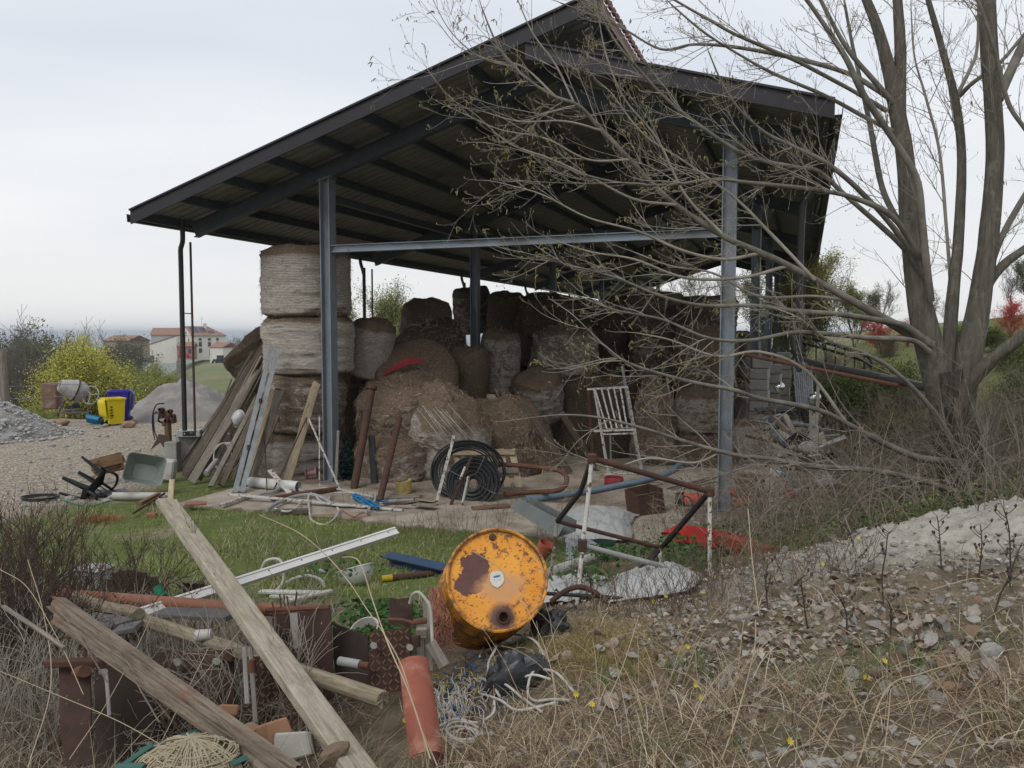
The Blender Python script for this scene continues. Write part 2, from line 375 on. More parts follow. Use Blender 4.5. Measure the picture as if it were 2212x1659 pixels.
# ================================================================ terrain
_tp = [(0,0,1.15),(-2,0,1.1),(3,0,1.3),(0,2.2,1.18),(-1.2,2.6,.95),(1.5,2.5,1.33),(3,2.5,1.5),(-2,1.2,1.05),
(-.1,4.4,1.0),(-.25,5.1,.74),(.35,4.5,1.12),(-.5,6,.6),(-.8,3.7,.74),(-1.3,4.2,.66),(-2,4,.6),(-1.0,3.0,.85),(-2,2.8,.85),(-3,3,1.0),
(-2.8,4.5,.64),(-1.5,5.5,.58),(-3,6,.5),(-.9,6.5,.5),(-4,5,.8),(-5,6,.7),(-6,4,.9),(-3.5,8,.3),(-2,9,.2),(-5,9,.2),(-1,9.5,.16),(-3,11,.06),(-6,12,.03),
(-7,9,.2),(-9,7,.3),(-2,12.5,0),(-8,15,0),(-12,18,0),(-10,25,0),(-14,25,0),(-7,20,0),(-18,32,-.6),(0,14,-.05),(3,12,-.05),(6,14,0),(0,11.5,-.03),
(-13,34,-1.2),(-22,40,-3),(-30,38,-4),(-8,40,-.8),(2.5,7.6,.72),(3.6,7.8,.85),(5,9,.83),(7,9,1.1),(1.5,7.2,.66),(.5,7,.58),(0,8.5,.3),(2,9.5,.22),
(4,11,.22),(8,12,.6),(10,9,1.4),(7,6,1.7),(12,14,1.3),(16,12,2.2),(11,20,.8),(12,30,1.6),(20,40,2.9),(30,40,4.5),(18,25,2.4),(8,20,.1),(10,30,.2),(0,30,0),(4,40,0),(14,48,.6),
(-20,10,.3),(-20,20,0),(20,4,2.5),(8,2,1.7),(-8,2,1.1),(0,-6,1.3),(-8,-6,1.3),(8,-6,1.6),(-25,60,-3.5),(0,60,-.6),(30,60,4.5),(-45,50,-7)]
def _pz(u, v, d): p = W(u, v, d); return (p.x, p.y, p.z)
_tp += [_pz(1400,1659,2.75), _pz(2000,1659,2.6), _pz(1990,1380,4.0), _pz(1700,1420,3.9), _pz(1420,1450,3.7), _pz(1260,1345,4.7), _pz(2160,1098,6.0), _pz(1930,1165,5.9),
  _pz(1720,1245,5.5), _pz(1570,1300,5.4), _pz(2260,1092,6.1), _pz(2100,1240,5.0), _pz(1850,1300,4.7), _pz(1450,1310,5.3)]
_T = np.array(_tp, float)
def _ker(a, b): return np.sqrt(((a[:, None, :2]-b[None, :, :2])**2).sum(-1)+.02)
_Kw = np.linalg.solve(np.block([[_ker(_T, _T), np.ones((len(_T), 1))], [np.ones((1, len(_T))), np.zeros((1, 1))]]), np.append(_T[:, 2], 0))
def smooth(a, b, x): t = np.clip((np.asarray(x, float)-a)/(b-a), 0, 1); return t*t*(3-2*t)
def track_mask(x, y):
 n = fbm(x, y, .5, 3)*.9+fbm(x, y, 2.2, 4)*.35
 m = smooth(.5, -.5, x+7.0-.12*np.maximum(y-15, 0)+n)*smooth(11.2, 12.4, y+n*.8-(-8-x)*.35)
 return m*smooth(33, 29, y+n*2)
def clay_mask(x, y):
 n = fbm(x, y, 1.1, 8)*.5
 return smooth(1.3, .62, np.hypot((x-3.75)/2.0, (y-5.85)/.82)+n*.55+.12*fbm(x, y, 6, 9))*smooth(6.9, 6.4, y)
def grass_mask(x, y):
 n = fbm(x, y, .7, 5)*1.1
 t, k = inv_S(x, y)
 return smooth(6.6, 7.4, y+n*.4)*np.maximum(smooth(-2.5, -2.9, k+n*.2), smooth(-1.2, -1.7, t+n*.2)*smooth(.6, -.6, k))*smooth(-7.4, -6.6, x+n*.6)*smooth(1.4, .2, x+n*.5)
def terrain_z(x, y, fine=True):
 x = np.asarray(x, float); y = np.asarray(y, float); sh = x.shape
 P = np.stack([x.ravel(), y.ravel()], 1); z = np.empty(len(P))
 for i in range(0, len(P), 20000):
  q = P[i:i+20000]; z[i:i+20000] = _ker(q, _T)@_Kw[:-1]+_Kw[-1]
 r = np.hypot(P[:, 0], P[:, 1]); a = P[:, 0]/np.maximum(np.abs(P[:, 1]), 5)
 valley = smooth(-.37, -.52, a)
 zf = -.6-(5.0/210)*np.clip(r-60, 0, 210)-valley*np.clip((r-50)*.16, 0, 16)+np.clip(a, 0, 1)*np.clip(r*.09, 0, 14)
 zf = zf-np.clip((r-310)*.11, 0, 62)+1.2*(fbm(P[:, 0], P[:, 1], .012, 2)-.5)*smooth(60, 150, r)*(1-smooth(800, 2000, r)*.6)
 w = smooth(45, 75, r); z = z*(1-w)+zf*w
 if fine:
  b = smooth(9, 7, P[:, 1]); z = z+fbm(P[:, 0], P[:, 1], 1.6, 21)*.035*(1-w)+fbm(P[:, 0], P[:, 1], 7, 22)*(.012+.014*b)*(1-w)
  z = z+clay_mask(P[:, 0], P[:, 1])*(fbm(P[:, 0], P[:, 1], 11, 23, 5)*.075+np.abs(fbm(P[:, 0], P[:, 1], 3.2, 24))*.07)
 t, k = inv_S(P[:, 0], P[:, 1])      # flat under the slab
 ins = smooth(-5.6, -4.6, t)*smooth(9.6, 8.6, t)*smooth(-3.0, -2.2, k)*smooth(42, 37, k)
 z = z*(1-ins)+np.minimum(z, -.05)*ins
 return z.reshape(sh)
def gz(x, y): return float(terrain_z(np.array([x]), np.array([y]))[0])
def on_ground(u, v, lo=1.5, hi=60):
 """nearest terrain point seen at photo position (u, v)"""
 ds = np.geomspace(lo, hi, 400); pts = np.array([W(u, v, d) for d in ds]); h = terrain_z(pts[:, 0], pts[:, 1], False)
 i = np.argmax(pts[:, 2] < h); return Vector((pts[i, 0], pts[i, 1], h[i]))
def terrain_mat():
 m, N, L, b = nodes('terrain'); v = vecsrc(N, L, (1, 1, 1), True)
 a = N.new('ShaderNodeVertexColor'); a.layer_name = 'col'; sp = N.new('ShaderNodeSeparateColor'); L.new(a.outputs[0], sp.inputs[0])
 nb = noise_n(N, L, v, 1.3, 8, .65); nf = noise_n(N, L, v, 14, 8, .7); nm = noise_n(N, L, v, 5, 6, .65)
 soil = ramp(N, L, nb, [(.3, (.08, .063, .042)), (.52, (.165, .132, .086)), (.72, (.27, .225, .16))])
 soil = mix(N, L, ramp(N, L, nf, [(.48, 0), (.7, .75)]), soil, (.04, .031, .022))
 vo = N.new('ShaderNodeTexVoronoi'); vo.inputs['Scale'].default_value = 17; L.new(v, vo.inputs['Vector'])
 vo2 = N.new('ShaderNodeTexVoronoi'); vo2.inputs['Scale'].default_value = 43; L.new(v, vo2.inputs['Vector'])
 sv = N.new('ShaderNodeSeparateColor'); L.new(vo.outputs['Color'], sv.inputs[0])
 peb = ramp(N, L, sv.outputs[0], [(0, (.26, .245, .225)), (.5, (.37, .35, .32)), (1, (.48, .465, .435))])
 edge = ramp(N, L, vo.outputs['Distance'], [(.3, 0), (.62, .8)])
 tan = ramp(N, L, nm, [(.3, (.33, .275, .205)), (.7, (.49, .425, .33))])
 grav = mix(N, L, ramp(N, L, nb, [(.3, .55), (.6, 1)]), peb, tan)
 grav = mix(N, L, edge, grav, (.15, .13, .105))
 clay = ramp(N, L, nm, [(.25, (.24, .222, .185)), (.5, (.36, .338, .29)), (.75, (.45, .425, .37))])
 clay = mix(N, L, ramp(N, L, nf, [(.55, 0), (.75, .6)]), clay, (.15, .133, .105))
 gs = ramp(N, L, nm, [(.3, (.07, .095, .025)), (.6, (.12, .145, .045)), (.8, (.19, .175, .09))])
 c = mix(N, L, sp.outputs[1], soil, gs); c = mix(N, L, sp.outputs[0], c, grav); c = mix(N, L, sp.outputs[2], c, clay)
 L.new(c, b.inputs['Base Color']); b.inputs['Roughness'].default_value = .95; b.inputs['Specular IOR Level'].default_value = .15
 hm = N.new('ShaderNodeMath'); hm.operation = 'MULTIPLY'; L.new(vo.outputs['Distance'], hm.inputs[0]); L.new(sp.outputs[0], hm.inputs[1])
 h2 = N.new('ShaderNodeMath'); h2.operation = 'SUBTRACT'; L.new(nf, h2.inputs[0]); L.new(hm.outputs[0], h2.inputs[1])
 bump_n(N, L, b, h2.outputs[0], .7, .03); return m
def field_mat():
 m, N, L, b = nodes('field'); v = vecsrc(N, L, (1, 1, 1), True)
 n1 = noise_n(N, L, v, .035, 6, .6); n2 = noise_n(N, L, v, .6, 8, .7)
 c = ramp(N, L, n1, [(.35, (.085, .12, .03)), (.5, (.13, .15, .05)), (.62, (.19, .165, .085)), (.75, (.10, .14, .04))])
 c = mix(N, L, ramp(N, L, n2, [(.4, 0), (.75, .55)]), c, (.07, .06, .035))
 L.new(c, b.inputs['Base Color']); b.inputs['Roughness'].default_value = .95; bump_n(N, L, b, n2, .5, .2); return m
def plain_mat():
 m, N, L, b = nodes('plain'); v = vecsrc(N, L, (1, 1, 1), True)
 vo = N.new('ShaderNodeTexVoronoi'); vo.inputs['Scale'].default_value = .004; L.new(v, vo.inputs['Vector'])
 c = ramp(N, L, vo.outputs['Color'], [(0, (.05, .075, .025)), (.5, (.1, .11, .05)), (1, (.15, .13, .08))])
 L.new(c, b.inputs['Base Color']); b.inputs['Roughness'].default_value = 1; return m
def make_terrain():
 ang = np.radians(np.concatenate([np.arange(-48, 48, .25), np.arange(48, 312, 4.0)]))
 rad = np.concatenate([[.25, .6, 1.0], np.geomspace(1.4, 45, 330), np.geomspace(46.5, 25000, 75)])
 A, Rr = np.meshgrid(ang, rad); x = Rr*np.sin(A); y = Rr*np.cos(A); z = terrain_z(x, y)
 na, nr = len(ang), len(rad); V = np.stack([x, y, z], -1).reshape(-1, 3)
 i = np.arange(nr-1)[:, None]*na; j = np.arange(na)[None]; j2 = (j+1) % na
 F = np.stack([i+j, i+j2, i+na+j2, i+na+j], -1).reshape(-1, 4)
 g = track_mask(V[:, 0], V[:, 1]); cl = clay_mask(V[:, 0], V[:, 1]); gr = grass_mask(V[:, 0], V[:, 1])
 far = smooth(36, 52, np.hypot(V[:, 0], V[:, 1])); right = smooth(2, 6, V[:, 0]-np.maximum(0, V[:, 1]-12)*.45)*smooth(8.5, 10, V[:, 1])
 pebb = .55*smooth(.1, .55, fbm(V[:, 0], V[:, 1], 1.2, 14))*smooth(12.5, 10.5, V[:, 1])*smooth(9.5, 11, V[:, 1])*smooth(-3, -5, V[:, 0])
 g = np.maximum(g, pebb)
 col = np.stack([g, np.clip(np.maximum(gr, right*.8)*(1-g)+far*.5, 0, 1), cl], 1)
 cen = V[F].mean(1); cg = track_mask(cen[:, 0], cen[:, 1]); cc = clay_mask(cen[:, 0], cen[:, 1]); rr = np.hypot(cen[:, 0], cen[:, 1])
 zone = np.zeros(len(F), int); zone[(cen[:, 1] < 8) & (rr < 12)] = 1; zone[cg > .5] = 2; zone[cc > .5] = 3; zone[rr > 48] = 4; zone[rr > 420] = 5
 tm = terrain_mat(); fm = field_mat(); pm = plain_mat(); out = {}
 for k, (nm, mm) in enumerate([('ground', tm), ('earth_bank', tm), ('gravel_track', tm), ('clay_mound', tm), ('field', fm), ('plain', pm)]):
  f = F[zone == k]; u, inv = np.unique(f, return_inverse=True)
  me = npmesh(nm, V[u], inv.reshape(f.shape), col[u], True); out[nm] = tag(link(nm, me, mm), kind='structure')
 return out
TER = make_terrain()
# concrete slab under the barn
M_conc = mat('slab_concrete', (.40, .345, .28), (.30, .255, .20), 2.2, .9, 0, .35, 40, .006, dirt=(.17, .13, .095), dlo=.46, dhi=.68, ds=1.6)
def slab():
 b = MB(); n = 40
 r = random.Random(3)
 def fn(i, j):
  t = -1.3+i*10.3; k = -2.55+j*40+(r.uniform(-.12, .12) if j == 0 else 0)+.10*math.sin(t*1.3)*(j == 0)
  p = S(t, k, .0); return (p.x, p.y, 0)
 b.grid(fn, 60, 10)
 m = len(b.v); top = [i for i in range(61)]
 vs = [b.v[i] for i in range(61)]; b.add([(x, y, z) for x, y, z in vs]+[(x, y, -.16) for x, y, z in vs], [(i, 61+i, 62+i, 1+i) for i in range(60)])
 tag(b.build('concrete_slab', M_conc, smooth=False), kind='structure')
slab()
# ================================================================ the barn
M_galv = mat('galvanised_steel', (.25, .285, .325), (.19, .22, .25), 9, .5, .45, .08, 60, .002, dirt=(.15, .155, .155), dlo=.46, dhi=.66, ds=3.5, drough=.75, stretch=(.35, 1, 1), speck=(.14, .10, .075), sps=22, splo=.68)
M_dsteel = mat('dark_galvanised_steel', (.085, .10, .115), (.06, .072, .085), 5, .55, .35, .06, 40, .002)
M_fascia = mat('dark_brown_sheet', (.035, .032, .037), (.028, .026, .030), 3, .45, .2, .05, 20, .002)
M_sheet = mat('roof_sheet_underside', (.27, .265, .25), (.20, .20, .19), 1.6, .6, .0, .1, 8, .004, dirt=(.12, .11, .095), dlo=.5, dhi=.75, ds=.8)
M_brown = mat('red_brown_sheet', (.16, .065, .045), (.11, .05, .04), 4, .6, .0, .1)
M_pipe_dk = mat('dark_downpipe', (.045, .042, .042), (.032, .03, .03), 4, .45, .3, .05)
def ztl(t): return 5.10+.3045*(t+3.57)       # top of the left slope
def ztr(t): return 7.24-.292*(t-4.27)        # top of the right slope
M_rbolt = mat('bolt_rust', (.10, .065, .05), None, 9, .8, .3, .1); BAY = 7.1; NB = 5; KF = -1.1; KB = NB*BAY+1.1
def make_shed():
 sh = thing('hay_barn', 'open steel hay barn with dark overlapping roof slopes on galvanised columns', 'barn', S(0, 0, 0))
 up_l = Vector((-SA*0, 0, 1))
 # roof sheets: profiled panels about one metre wide along the slope
 def sheet(name, zf, t0, t1, off):
  b = MB(); nk = 74; prof = []
  n = int((KB-KF)/.25)
  for i in range(n):
   k0 = KF+.02+i*.25
   for (a, h) in ((0, 0), (.19, 0), (.20, .035), (.24, .035)): prof.append((k0+a, h))
  prof.append((KB-.02, 0))
  vs = []; m = len(prof)
  for t in (t0, t1):
   for k, h in prof: vs.append(S(t, k, zf(t)-off+h))
  fs = [(i, i+1, m+i+1, m+i) for i in range(m-1)]
  b.add(vs, fs)
  vs2 = [(v[0], v[1], v[2]-.03) for v in vs]; b.add(vs2, [tuple(reversed(f)) for f in fs])
  o = b.build(name, M_sheet, sh, smooth=False); return o
 sheet('roof_sheet', ztl, -3.55, 5.42, .06); sheet('roof_sheet', ztr, 4.27, 8.68, .06)
 # fascia flashings on the near and far verges, eaves trims
 def fascia(t0, t1, zf, k, dep=.25):
  p = [S(t0, k, zf(t0)), S(t1, k, zf(t1)), S(t1, k, zf(t1)-dep), S(t0, k, zf(t0)-dep)]
  q = [v+Vector((SA*.03, CA*.03, 0)) for v in p]
  b = MB(); b.add(p+q, [(0, 1, 2, 3), (7, 6, 5, 4), (0, 4, 5, 1), (3, 2, 6, 7), (0, 3, 7, 4), (1, 5, 6, 2)])
  o = b.build('fascia', M_fascia, sh, smooth=False)
  a, c = S(t0, k-.02, zf(t0)+.012), S(t1, k-.02, zf(t1)+.012)
  section('drip_edge', a, c, [(-.02, -.02), (.10, -.02), (.10, .012), (-.02, .012)], M_fascia, o)
  return o
 for k in (KF-.03, KB): fascia(-3.57, 5.43, ztl, k); fascia(4.27, 8.70, ztr, k)
 # eaves gutters
 for t, zf, s in ((-3.60, ztl, -1), (8.73, ztr, 1)):
  section('gutter', S(t, KF-.02, zf(t)-.12), S(t, KB, zf(t)-.12), [(-.07, -.08), (.06, -.08), (.075, .07), (.065, .07), (.05, -.07), (-.06, -.07), (-.075, .09), (-.085, .09)], M_fascia, sh)
 # red-brown raised edge where the left slope ends above the right one, and the small closing panel below it
 b = MB(); n = 150
 for i in range(n):
  k = KF+i*(KB-KF)/n; w = (KB-KF)/n*.62
  p = S(5.45, k+w/2, ztl(5.45)-.005); b.box((0, 0, 0), (.05, w, .09), Matrix.Translation(p) @ Matrix.Rotation(-math.atan2(SA, CA), 4, 'Z'))
 b.build('sheet_end', M_brown, sh, smooth=False)
 section('ridge_flashing', S(5.42, KF+.03, ztl(5.42)-.17), S(5.42, KB-.03, ztl(5.42)-.17), [(-.01, -.10), (.01, -.10), (.01, .10), (-.01, .10)], M_brown, sh)
 # purlins
 for i in range(10):
  t = -3.38+i*.955
  section('purlin', S(t, KF+.01, ztl(t)-.175), S(t, KB-.01, ztl(t)-.175), C_sec(.07, .16, .006, .02), M_dsteel, sh)
 for i in range(5):
  t = 4.55+i*.98
  section('purlin', S(t, KF+.01, ztr(t)-.175), S(t, KB-.01, ztr(t)-.175), C_sec(.07, .16, .006, .02), M_dsteel, sh)
 for f in range(NB+1):
  k = f*BAY
  # tapered rafters: closed I shape with the tip cut back
  for (ta, tb, zf) in ((-3.15, 5.1, ztl), (8.35, 4.45, ztr)):
   zt = lambda t: zf(t)-.257
   b = MB(); dp = .285
   sg = 1 if tb > ta else -1
   poly = [(ta, zt(ta)), (ta+.12*sg, zt(ta+.12*sg)-dp-.02), (ta+.9*sg, zt(ta+.9*sg)-dp), (tb, zt(tb)-dp), (tb, zt(tb))]
   def slab_(k0, k1, pl):
    vs = [S(t, k0, z) for t, z in pl]+[S(t, k1, z) for t, z in pl]; m = len(pl)
    b.add(vs, [tuple(range(m)), tuple(range(2*m-1, m-1, -1))]+[(i, m+i, m+(i+1) % m, (i+1) % m) for i in range(m)])
   slab_(k-.006, k+.006, poly)
   slab_(k-.075, k+.075, [(ta, zt(ta)), (tb, zt(tb)), (tb, zt(tb)-.014), (ta, zt(ta)-.014)])
   lo = [(ta+.12*sg, zt(ta+.12*sg)-dp-.022), (ta+.9*sg, zt(ta+.9*sg)-dp-.002), (tb, zt(tb)-dp-.002)]
   slab_(k-.075, k+.075, lo+[(t, z+.014) for t, z in reversed(lo)])
   b.build('rafter', M_dsteel, sh, smooth=False)
  for t, zf in ((0, ztl), (7.24, ztr)):
   if f == 0:
    for dt in (-.13, .13):
     for dk in (-.13, .13): MB().lathe([(.022, 0), (.022, .03), (.012, .032), (.012, .05), (0, .05)], 6, Matrix.Translation(S(t+dt, k+dk, .022))).build('anchor_bolt', M_rbolt, sh, smooth=False)
   top = zf(t)-.257-.29
   o = section('column', S(t, k, 0), S(t, k, top), I_sec(.22, .21, .02, .012), M_galv, sh, up=(CA, -SA, 0))
   bp = MB().box((0, 0, .012), (.36, .36, .022)); bp.build('base_plate', M_galv, o, matrix=Matrix.Translation(S(t, k, 0)) @ Matrix.Rotation(-math.atan2(SA, CA), 4, 'Z'), smooth=False)
   bp = MB().box((0, 0, 0), (.27, .26, .02)); bp.build('cap_plate', M_galv, o, matrix=Matrix.Translation(S(t, k, top+.0)) @ Matrix.Rotation(-math.atan2(SA, CA), 4, 'Z') @ Matrix.Rotation(-math.atan(.3) if t == 0 else math.atan(.29), 4, 'Y'), smooth=False)
  if f in (0, ):
   section('tie_beam', S(.10, k-.02, 4.36), S(7.14, k-.02, 4.36), I_sec(.13, .135, .012, .01), M_galv, sh)
  elif f < 2:
   section('tie_beam', S(.10, k, 5.35), S(7.14, k, 5.35), I_sec(.12, .13, .012, .01), M_dsteel, sh)
 # longitudinal bracing tubes between the columns
 for t in (0, 7.24):
  for f in range(NB):
   section('eaves_tie', S(t, f*BAY+.12, 5.32), S(t, (f+1)*BAY-.12, 5.32), I_sec(.10, .14, .01, .008), M_dsteel, sh)
 # downpipes
 for f in range(NB+1):
  k = f*BAY-.15; t = -3.28
  zt = ztl(t)-.25; zb = .85 if f == 0 else .1
  pts = [S(-3.45, k, zt+.05), S(-3.42, k, zt-.18), S(-3.36, k, zt-.36), S(-3.28-.05, k, zt-.5), S(-3.32, k, zt-.62), S(-3.32, k, zb)]
  if f == 0: pts = [S(-3.24, k, zt+.05), S(-3.24, k, zt-.28), S(-3.27, k, zt-.40), S(-3.30, k, zt-.50), S(-3.30, k, zt-.9), S(-3.31, k, zb)]
  o = rod('downpipe', smooth_path(pts, 4), .048, M_pipe_dk, sh, 12)
  if f == 0:
   rod('bracket', [S(-3.30, k, 3.2), S(-3.08, k, 3.19)], .012, M_pipe_dk, o, 6)
  rod('drain_rod', [S(-3.08, k+.03, zt-.34), S(-3.08, k+.03, zb-.02)], .024, mat('brown_rusty_rod', (.07, .05, .042), (.045, .035, .03), 8, .7), sh, 8)
 for f in (0, 2, 4):
  t = 8.45; k = f*BAY+.2; zt = ztr(8.7)-.25
  rod('downpipe', smooth_path([S(8.7, k, zt+.05), S(8.66, k, zt-.3), S(8.4, k, zt-.8), S(8.3, k, zt-1.2), S(8.3, k, 2.2 if f == 0 else .2)], 4), .05, M_pipe_dk, sh, 10)
 return sh
SHED = make_shed()
# ================================================================ round hay bales
def bale_material():
 m, N, L, b = nodes('hay_bale'); v = vecsrc(N, L)
 tc = N.new('ShaderNodeTexCoord'); oi = N.new('ShaderNodeObjectInfo'); sc = N.new('ShaderNodeSeparateColor'); L.new(oi.outputs['Color'], sc.inputs[0])
 sn = N.new('ShaderNodeSeparateXYZ'); L.new(tc.outputs['Normal'], sn.inputs[0]); ab = N.new('ShaderNodeMath'); ab.operation = 'ABSOLUTE'; L.new(sn.outputs[2], ab.inputs[0])
 side = ramp(N, L, ab.outputs[0], [(.45, 1), (.75, 0)])
 st = vecsrc(N, L, (7, 7, 60)); fine = noise_n(N, L, st, 1.0, 6, .75, .6)            # straw lying round the roll
 fz = noise_n(N, L, vecsrc(N, L, (1, 1, 2.4)), 22, 10, .85, 1.6); big = noise_n(N, L, v, 1.9, 6, .65, .4); med = noise_n(N, L, vecsrc(N, L, (1.6, 1.6, 6)), 1.8, 6, .7, .5)
 hay = ramp(N, L, fz, [(.36, (.02, .014, .010)), (.47, (.095, .066, .043)), (.56, (.215, .16, .112)), (.68, (.44, .365, .28))])
 hay = mix(N, L, ramp(N, L, big, [(.4, 0), (.65, .75)]), hay, (.105, .078, .055))
 hay = mix(N, L, ramp(N, L, med, [(.5, 0), (.72, .55)]), hay, (.15, .09, .048))
 wv = N.new('ShaderNodeTexWave'); wv.bands_direction = 'Z'; wv.inputs['Scale'].default_value = 14; wv.inputs['Distortion'].default_value = 3.2; wv.inputs['Detail'].default_value = 4; wv.inputs['Detail Scale'].default_value = 2.5
 L.new(v, wv.inputs['Vector'])
 net = ramp(N, L, fine, [(.3, (.17, .145, .125)), (.5, (.37, .335, .30)), (.72, (.55, .52, .48))])
 net = mix(N, L, ramp(N, L, wv.outputs[0], [(.05, .75), (.38, 0)]), net, (.12, .09, .065))
 torn = noise_n(N, L, vecsrc(N, L, (1, 1, 3.4)), 2.2, 9, .78, .8)
 ad = N.new('ShaderNodeMath'); ad.operation = 'ADD'; L.new(torn, ad.inputs[0]); L.new(sc.outputs[0], ad.inputs[1])
 f = ramp(N, L, ad.outputs[0], [(.90, .0), (1.0, .45), (1.13, .92)])
 so = N.new('ShaderNodeSeparateXYZ'); L.new(tc.outputs['Object'], so.inputs[0]); rim = N.new('ShaderNodeMath'); rim.operation = 'MULTIPLY_ADD'; L.new(big, rim.inputs[0]); rim.inputs[1].default_value = .16; L.new(so.outputs[2], rim.inputs[2])
 f = mix(N, L, ramp(N, L, rim.outputs[0], [(.09, 1), (.16, 0), (.90, 0), (.97, 1)]), f, (0, 0, 0)); ml = N.new('ShaderNodeMath'); ml.operation = 'MULTIPLY'; L.new(f, ml.inputs[0]); L.new(side, ml.inputs[1])
 c = mix(N, L, ml.outputs[0], hay, net)
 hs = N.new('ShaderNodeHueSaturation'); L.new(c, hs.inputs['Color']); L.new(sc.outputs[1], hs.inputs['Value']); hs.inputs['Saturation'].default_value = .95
 L.new(hs.outputs[0], b.inputs['Base Color']); b.inputs['Roughness'].default_value = .95; b.inputs['Specular IOR Level'].default_value = .1
 ah = N.new('ShaderNodeMath'); ah.operation = 'ADD'; L.new(fz, ah.inputs[0]); L.new(fine, ah.inputs[1])
 bump_n(N, L, b, ah.outputs[0], .9, .035); return m
M_bale = bale_material()
M_straw = colmat('straw', .8)
def bale_mesh(seed, lump=0.0):
 """unit bale: radius 1, height 1 (z 0..1)"""
 r = np.random.default_rng(seed); n = 64; prof = [(.02, 1.0), (.3, 1.01), (.55, 1.0), (.78, .99), (.9, .975)]
 nz = 34
 side = [(1.0, z) for z in np.linspace(.94, .05, nz)]; ring = r.normal(0, .004, nz); bulge = [.05*math.sin(math.pi*z)+.02*math.sin(7*z+seed) for _, z in side]
 side = [(1+ring[i]+bulge[i]-.035*(z > .9)-.02*(z < .09), z) for i, (q, z) in enumerate(side)]
 prof = prof+side+[(.92, .01), (.5, 0), (.02, 0)]
 prof = np.array(prof); a = np.arange(n)*2*np.pi/n; ph = r.uniform(0, 6, 6)
 rr = prof[:, 0][:, None]*(1+.025*np.sin(2*a+ph[0])+.02*np.sin(3*a+ph[1]))[None]
 x = rr*np.cos(a)[None]; y = rr*np.sin(a)[None]; z = np.repeat(prof[:, 1][:, None], n, 1)
 d = fbm(a[None]*3.0/np.pi*2+0*z, z*9, 1.0, seed, 5)*.055+fbm(a[None]*9+0*z, z*26, 1.0, seed+3, 3)*.03
 # make noise wrap round
 w = np.abs(a/np.pi-1)[None]; d = d*np.clip((1-w)*6, 0, 1)
 x *= 1+d; y *= 1+d; z = z+(fbm(x*2.2, y*2.2, 1, seed+5, 5)*.06)*(rr < .97)*(z > .5)+fbm(x*.9, y*.9, 1, seed+6, 2)*.05*z
 if lump:
  q = np.clip(np.hypot(x, y), 0, 1); z = z*(1-lump*.16*q**4)+fbm(x*1.9+seed, y*1.9, 1, seed+9, 4)*lump*.17*z+.10*lump*x*z
  fold = 1-np.abs(fbm(x*2.1+z*2, y*2.1-z*1.5, 1, seed+21, 3))*2.4; dent = -.10*np.clip(fold-.45, 0, 1)
  k = 1+lump*(.15*(1-z)**2+.16*fbm(x*1.7, y*1.7+z*1.9, 1, seed+11, 4)+dent+.05*fbm(x*7+z*5, y*7-z*6, 1, seed+31, 4)); x = x*k; y = y*k; z = z+lump*.05*fbm(x*6, y*6, 1, seed+33, 4)*z
 V = np.stack([x, y, z], -1).reshape(-1, 3); m = len(prof); i = np.arange(m-1)[:, None]*n; j = np.arange(n)[None]; j2 = (j+1) % n
 F = np.stack([i+j, i+n+j, i+n+j2, i+j2], -1).reshape(-1, 4)
 return npmesh('rolled_hay', V, F, None, True), V.reshape(m, n, 3)
def fuzz_mesh(V, seed, N_=520, ln=.2):
 r = np.random.default_rng(seed+50); m, n, _ = V.shape
 wts = np.ones(m); wts[:6] = 3.2; wts[-6:] = 2.4; wts /= wts.sum()
 i = r.choice(m, N_, p=wts); j = r.integers(0, n, N_); P = V[i, j]; c = np.array([0, 0, .5]); out = P-c; out[:, 2] *= .7; out /= np.linalg.norm(out, axis=1)[:, None]
 tg = np.stack([-P[:, 1], P[:, 0], r.normal(0, .25, N_)], 1)*r.choice([-1, 1], N_)[:, None]; tg /= np.linalg.norm(tg, axis=1)[:, None]+1e-6
 d = tg*r.uniform(.3, 1, (N_, 1))+out*r.uniform(.0, .45, (N_, 1))+np.array([0, 0, -.25])*r.uniform(0, 1, (N_, 1)); L_ = r.uniform(.25, 1, (N_, 1))*ln
 s = np.cross(d, r.normal(size=(N_, 3))); s /= np.linalg.norm(s, axis=1)[:, None]+1e-6; s *= .0036
 p0 = P-out*.015; p1 = p0+d*L_*.6; p2 = p1+(d+np.array([0, 0, -.5]))*L_*.5
 VV = np.stack([p0-s, p0+s, p1+s*.8, p1-s*.8, p2], 1).reshape(-1, 3); b = np.arange(N_)[:, None]*5
 F = np.concatenate([b+np.array([[0, 1, 2]]), b+np.array([[0, 2, 3]]), b+np.array([[3, 2, 4]])])
 col = palette([(.20, .14, .09), (.32, .26, .19), (.12, .08, .05), (.46, .41, .34), (.40, .33, .25)], N_, r); return npmesh('loose_hay', VV, F, np.repeat(col, 5, 0))
BV = []
for s in range(7):
 me, V = bale_mesh(s+1, 0 if s < 5 else (.75 if s == 5 else 1.0)); BV.append((me, fuzz_mesh(V, s, 1500 if s < 5 else 11000)))
 me.materials.append(M_bale); BV[-1][1].materials.append(M_straw)
